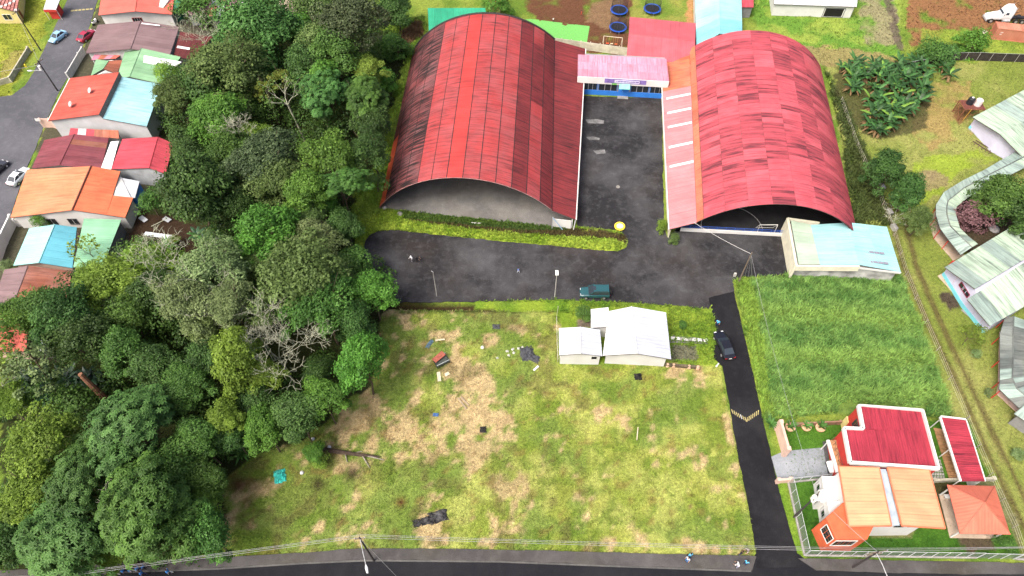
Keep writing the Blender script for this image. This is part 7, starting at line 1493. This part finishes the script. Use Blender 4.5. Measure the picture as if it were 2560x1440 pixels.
for i, (a, b, m_) in enumerate((((358, 588), (425, 597), R_ZINC), ((395, 592), (428, 604), R_ZINC), ((345, 545), (360, 556), R_ZINC), ((405, 548), (420, 556), R_ZINC))): 
    a, b = G(*a, .2), G(*b, .25); d = (b-a).normalized(); n_ = V((-d.y, d.x, 0))*.8; roof_ = MB().slab([a, b, b+n_, a+n_], .03, [(0, 0), (3, 0), (3, 1), (0, 1)]).build('metal_sheet', m_, None, ['long zinc sheet lying in the earth yard', 'short zinc sheet at the end of the long one', 'zinc sheet against the back of the orange house', 'zinc sheet near the huge dark tree'][i], cat='metal sheet')
for i, (a, b) in enumerate((((332, 610), (430, 634)), ((378, 566), (420, 545)), ((420, 528), (435, 520)))): MB().tube([G(*a, .15), G(*b, .2)], .07, 6).build('pole_scrap', BARKP, None, ['long pale pole lying across the earth yard', 'thin pole leaning in the earth yard', 'short stick near the huge dark tree'][i], cat='pole')
t = thing('motorcycle', G(240, 60), 'white motorcycle parked at the corner of the salmon roofed house', 'motorcycle', None, R(75)); ORIG[t.name] = V((0, 0, 0))
for x in (-.65, .65): MB().cyl((x, 0, .32), .32, .14, 14, 'Y').build('wheel', TYRE, t)
loft([(-.75, .16, .55, .8, .9, .12), (-.2, .18, .4, .75, .85, .15), (.3, .2, .4, .85, 1., .14), (.6, .12, .6, .95, 1.05, .08)]).build('body', TW, t); MB().box((-.3, 0, .88), (.7, .26, .1)).build('seat', TRIM, t); MB().tube([V((.45, -.35, 1.08)), V((.55, 0, 1.05)), V((.45, .35, 1.08))], .025, 5).build('handlebar', TRIM, t)
MB().box(G(66, 168)+up(.35), (.25, .25, .7)).build('hydrant', mat('signal_yellow', (.72, .55, .05)), None, 'small yellow hydrant on the street verge', cat='hydrant')
t = thing('road_sign', G(110, 322), 'small white sign board on a post at the street corner', 'sign'); p_ = G(110, 322); MB().tube([p_, p_+up(2.2)], .03, 5).build('post', PALEMETAL, t); MB().box(p_+up(2.1), (.9, .05, .6)).build('board', WHITE, t)
MB().box(G(1836, 690)+up(.35), (.35, .3, .7)).build('meter_box', mat('dirty_white', (.5, .5, .46)), None, 'white meter box at the corner of the grass field', cat='box')
t = thing('patio_chairs', G(2362, 1240), 'white garden chair beside the pavilion', 'chair'); p_ = G(2362, 1244); MB().box(p_+up(.45), (.5, .5, .06)).build('seat', WHITE, t); MB().box(p_+V((.24, 0, .75)), (.06, .5, .6)).build('backrest', WHITE, t)
for x in (-.2, .2):
    for y in (-.2, .2): MB().tube([p_+V((x, y, 0)), p_+V((x, y, .45))], .03, 5).build('leg', WHITE, t)
# ------------------------------------------------------------------ people
SKIN = mat('skin', (.36, .20, .13), .05, 5, .6); HAIR = mat('hair', (.015, .012, .01), .1, 5, .7)
POSES = {}
def body(pose):
    """one continuous body grown round a skeleton; faces sorted into skin, shirt, trousers, hair, shoes"""
    if pose in POSES: return POSES[pose]
    J = dict(pel=(0, 0, .92), che=(0, 0, 1.28), nec=(0, .01, 1.46), hea=(0, .03, 1.60), top=(0, .01, 1.74), ls=(-.19, 0, 1.40), rs=(.19, 0, 1.40), le=(-.26, .03, 1.13), re=(.26, .03, 1.13), lw=(-.27, .14, .90), rw=(.27, .14, .90), lf=(-.27, .19, .82), rf=(.27, .19, .82), lh=(-.10, 0, .88), rh=(.10, 0, .88), lk=(-.11, .03, .48), rk=(.11, .03, .48), la=(-.11, 0, .08), ra=(.11, 0, .08), lt=(-.12, .17, .04), rt=(.12, .17, .04))
    if pose == 'walk': J.update(lk=(-.11, .18, .50), la=(-.11, .22, .10), lt=(-.12, .39, .05), rk=(.11, -.02, .48), ra=(.11, -.30, .13), rt=(.12, -.18, .05), le=(-.26, -.14, 1.15), lw=(-.25, -.12, .90), lf=(-.25, -.08, .82), re=(.26, .16, 1.16), rw=(.24, .30, .98), rf=(.24, .36, .92))
    if pose == 'bend': J.update(che=(0, .24, 1.18), nec=(0, .38, 1.27), hea=(0, .48, 1.34), top=(0, .56, 1.44), ls=(-.19, .33, 1.24), rs=(.19, .33, 1.24), le=(-.25, .42, .98), re=(.25, .42, .98), lw=(-.18, .58, .80), rw=(.18, .58, .80), lf=(-.16, .64, .74), rf=(.16, .64, .74), lk=(-.13, .12, .48), rk=(.13, .10, .48))
    if pose == 'sit': J.update(pel=(0, 0, .30), che=(0, .05, .66), nec=(0, .1, .85), hea=(0, .14, 1.0), top=(0, .14, 1.14), ls=(-.19, .06, .79), rs=(.19, .06, .79), le=(-.27, .2, .58), re=(.27, .2, .58), lw=(-.16, .38, .5), rw=(.16, .38, .5), lf=(-.12, .44, .48), rf=(.12, .44, .48), lh=(-.1, 0, .26), rh=(.1, 0, .26), lk=(-.16, .42, .46), rk=(.16, .42, .46), la=(-.14, .5, .08), ra=(.14, .5, .08), lt=(-.14, .66, .05), rt=(.14, .66, .05))
    E_ = [('pel', 'che'), ('che', 'nec'), ('nec', 'hea'), ('hea', 'top'), ('che', 'ls'), ('ls', 'le'), ('le', 'lw'), ('lw', 'lf'), ('che', 'rs'), ('rs', 're'), ('re', 'rw'), ('rw', 'rf'), ('pel', 'lh'), ('lh', 'lk'), ('lk', 'la'), ('la', 'lt'), ('pel', 'rh'), ('rh', 'rk'), ('rk', 'ra'), ('ra', 'rt')]
    rad = dict(pel=.14, che=.15, nec=.06, hea=.105, top=.085, ls=.07, rs=.07, le=.05, re=.05, lw=.036, rw=.036, lf=.04, rf=.04, lh=.10, rh=.10, lk=.065, rk=.065, la=.045, ra=.045, lt=.04, rt=.04)
    nm = list(J); me = bpy.data.meshes.new('skeleton'); me.from_pydata([J[k] for k in nm], [(nm.index(a), nm.index(b)) for a, b in E_], [])
    o = bpy.data.objects.new('skeleton', me); COL.objects.link(o); md = o.modifiers.new('skin', 'SKIN'); sb = o.modifiers.new('sub', 'SUBSURF'); sb.levels = 1; sb.render_levels = 1
    for i, k in enumerate(nm): me.skin_vertices[0].data[i].radius = (rad[k], rad[k]); me.skin_vertices[0].data[i].use_root = (k == 'pel')
    dg = bpy.context.evaluated_depsgraph_get(); out = bpy.data.meshes.new_from_object(o.evaluated_get(dg)); bpy.data.objects.remove(o)
    seg = [(V(J[a]), V(J[b]), a, b) for a, b in E_]
    part = {('nec', 'hea'): 0, ('hea', 'top'): 3, ('che', 'nec'): 1, ('pel', 'che'): 1, ('che', 'ls'): 1, ('che', 'rs'): 1, ('ls', 'le'): 1, ('rs', 're'): 1, ('le', 'lw'): 0, ('re', 'rw'): 0, ('lw', 'lf'): 0, ('rw', 'rf'): 0, ('la', 'lt'): 4, ('ra', 'rt'): 4}
    for p_ in out.polygons:
        c_ = p_.center; best = min(seg, key=lambda s: (c_-s[0].lerp(s[1], max(0, min(1, (c_-s[0]).dot(s[1]-s[0])/(s[1]-s[0]).length_squared)))).length)
        k = part.get((best[2], best[3]), 2)
        if k == 3 and c_.y > J['hea'][1]+.05 and c_.z < J['top'][2]-.03: k = 0
        if (best[2], best[3]) == ('nec', 'hea') and c_.y < J['hea'][1]-.03 and c_.z > J['hea'][2]-.06: k = 3
        p_.material_index = k; p_.use_smooth = True
    POSES[pose] = out; return out
def person(px, py, heading, shirt, trous, pose, lab, s=1., hair=None, hat=None):
    p_ = G(px, py); z = .12 if (py > 1370 and px < 1885) else .0; src = body(pose); me = src.copy(); me.materials.clear()
    for m_ in (SKIN, mat('cloth_%d_%d_%d' % tuple(int(c*99) for c in shirt), shirt, .08, 6, .8), mat('cloth_%d_%d_%d' % tuple(int(c*99) for c in trous), trous, .08, 6, .8), hair or HAIR, TRIM): me.materials.append(m_)
    idx = [q.material_index for q in src.polygons]; me.polygons.foreach_set('material_index', idx)
    t = thing('person', (p_.x, p_.y, z), lab, 'person', None, heading); o = link('body', me, t); o.scale = (s, s, s)
    if hat: MB().dome((0, .02*s, 1.66*s), .17*s, .14*s, 12, 4).mesh('hat', hat); h_ = link('hat', MB().dome((0, .02, 1.64), .2, .16, 12, 4).mesh('hat', hat), t); h_.scale = (s, s, s)
    return t
BLU, NAVY, WHT, BLK, GRN, LBL = (.04, .22, .60), (.02, .03, .10), (.72, .72, .72), (.015, .015, .018), (.06, .45, .08), (.10, .45, .68)
for a in ((1032, 655, 1.2, WHT, (.3, .28, .3), 'bend', 'person in white bending down on the left part of the parking lot'), (1042, 654, -1.8, BLK, BLK, 'bend', 'person in black crouched next to the one in white on the parking lot'), (1296, 682, -2.2, (.12, .25, .62), (.5, .55, .65), 'walk', 'small person in blue and white running on the parking lot', .75), (1791, 815, 2.6, LBL, NAVY, 'stand', 'person in bright blue standing at the lane edge above the black sedan'), (1383, 56, .4, WHT, BLK, 'walk', 'child in white on the green turf mat', .7), (1453, 38, 1., (.5, .05, .04), (.5, .05, .04), 'walk', 'child in red on the brown playground earth', .65),
          (1721, 1394, 0., LBL, NAVY, 'walk', 'person in blue stepping from the lot onto the pavement'), (1715, 1404, 2.2, (.6, .62, .7), BLU, 'stand', 'person in pale shirt on the pavement beside the one in blue'), (1848, 1388, .6, BLK, NAVY, 'stand', 'person in black at the corner of the lane'), (1866, 1380, 2., (.45, .38, .34), (.3, .25, .22), 'bend', 'person in pale brown bending at the lot corner'), (1860, 1412, -.6, LBL, NAVY, 'stand', 'person in blue at the road corner, lower right of the group'), (1842, 1420, .9, WHT, (.3, .3, .4), 'bend', 'person in white at the road corner, lowest of the group'),
          (318, 1432, 1.6, BLU, NAVY, 'walk', 'person in blue on the road edge, leftmost of the blue group'), (336, 1430, 1.4, BLU, WHT, 'walk', 'person in blue with white bag, second of the blue group'), (354, 1426, 1.2, (.12, .3, .62), NAVY, 'walk', 'person in pale blue in the middle of the blue group'), (368, 1422, 1.7, BLU, BLK, 'stand', 'person in blue at the upper right of the blue group'), (364, 1438, 1.4, BLU, NAVY, 'walk', 'person in blue nearest the bottom edge'), (429, 1434, 1.5, BLU, WHT, 'walk', 'person in blue walking alone right of the blue group'), (296, 1439, 1.5, GRN, WHT, 'walk', 'person in bright green at the bottom edge left of the blue group')):
    person(*a[:7], s=a[7] if len(a) > 7 else 1.)
# ------------------------------------------------------------------ grass blades
def tufts(name, poly, dens, hgt, wid, lab, nb=5, seed=0, gain=1., keep=None, excl=()):
    P_ = [G(*p) for p in poly]; x0, x1 = min(p.x for p in P_), max(p.x for p in P_); y0, y1 = min(p.y for p in P_), max(p.y for p in P_); n = int((x1-x0)*(y1-y0)*dens)
    X = rng.uniform(x0, x1, n); Y = rng.uniform(y0, y1, n); px, py = PXA(X, Y); k = inpoly(px, py, poly)
    for e in list(PAVED)+HALLFLOORS+list(excl): k &= ~inpoly(px, py, e)
    if keep is not None: k &= keep(X, Y, px, py)
    X, Y = X[k], Y[k]; n = len(X); c, h = zones(X, Y); hh = hgt*rng.uniform(.5, 1.3, n)*(0.55+.9*fbm(X*.5, Y*.5, 130+seed))
    a = rng.uniform(0, 6.28, (n, nb)); ln = rng.uniform(.4, 1.1, (n, nb))*hh[:, None]; lean = rng.uniform(.35, 1.1, (n, nb))
    dx, dy = np.cos(a), np.sin(a); b0 = np.stack([np.repeat(X[:, None], nb, 1)+dx*.03, np.repeat(Y[:, None], nb, 1)+dy*.03, np.repeat(h[:, None], nb, 1)-.02], -1)
    sd = np.stack([-dy, dx, 0*dx], -1)*wid; tip = b0+np.stack([dx*ln*lean, dy*ln*lean, ln], -1); mid = b0+np.stack([dx*ln*lean*.35, dy*ln*lean*.35, ln*.62], -1)
    v = np.stack([b0-sd*.7, b0+sd*.7, mid+sd, tip, mid-sd], 2).reshape(-1, 3); i = np.arange(n*nb)[:, None]*5; f = np.concatenate([i+np.array([[0, 1, 2]]), i+np.array([[0, 2, 4]]), i+np.array([[4, 2, 3]])])
    cc = np.repeat(c*gain*rng.uniform(.7, 1.45, (n, 1)), nb*5, 0); cc = np.c_[np.clip(cc, 0, 1), np.ones(len(cc))]
    return tag(link(name, npmesh(name, v, f, cc, [leafmat('grass_blade', .25, .7, 0.)])), lab, 'grass', kind='stuff')
HOUSES = [[(1395, 815), (1477, 768), (1670, 770), (1680, 915), (1400, 912)], [(1965, 548), (2225, 560), (2255, 692), (1990, 692)], [(2095, 1010), (2310, 1020), (2370, 1330), (2070, 1355)], [(2350, 1040), (2420, 1045), (2530, 1335), (2395, 1340)]]
tufts('field_grass', FIELD, 26, .7, .034, 'tall dense green grass of the field right of the lane', 6, 1, 1.45, excl=HOUSES)
tufts('lot_grass', LOT, 20, .17, .026, 'rough green and straw grass of the vacant lot', 4, 2, 1.1, excl=HOUSES)
tufts('bank_grass', [(865, 560), (960, 515), (1420, 560), (1570, 585), (1575, 625), (1540, 636), (960, 580), (905, 610), (880, 650)], 22, .36, .045, 'bright grass on the bank between left hall and parking lot', 6, 3, 1.1)
tufts('verge_grass', [(1000, 756), (1250, 750), (1500, 742), (1785, 762), (1800, 915), (1670, 905), (1400, 775), (1000, 785)], 16, .38, .04, 'grass strip and garden round the white house', 5, 4, 1.05, excl=HOUSES+[[(960, 752), (1400, 756), (1400, 776), (960, 776)]])
tufts('side_grass', [(960, 60), (1060, 40), (1075, 90), (1030, 150), (985, 330), (950, 530), (880, 600), (860, 560), (930, 380), (985, 230)], 10, .6, .05, 'long grass along the left side of the left hall', 5, 5, 1.1)
tufts('school_lawn', [(2090, 200), (2560, 150), (2560, 1400), (2480, 1190), (2380, 1045), (2245, 690), (2130, 540)], 4, .2, .035, 'mown yellowish lawn of the school', 4, 6, 1.0, excl=HOUSES)
tufts('hall_weeds', [(2060, 170), (2100, 240), (2150, 340), (2195, 440), (2240, 565), (2130, 560), (2105, 350)], 14, .7, .05, 'dark green weeds, shade put into their colour, between the right hall and the string fence', 6, 11, 1.3)
tufts('top_lawn', [(1880, 0), (2560, 0), (2560, 160), (2060, 170), (1900, 60)], 2.5, .3, .05, 'grass of the plots at the top right', 4, 7, 1.0)
tufts('yard_lawn', YARD, 10, .18, .03, 'dark lawn round the two houses at lower right', 4, 8, 1.2, excl=HOUSES)
tufts('street_verge', [(0, 0), (165, 0), (90, 120), (50, 190), (30, 235), (0, 245)], 4, .25, .04, 'grass verge left of the street', 4, 9, 1.)
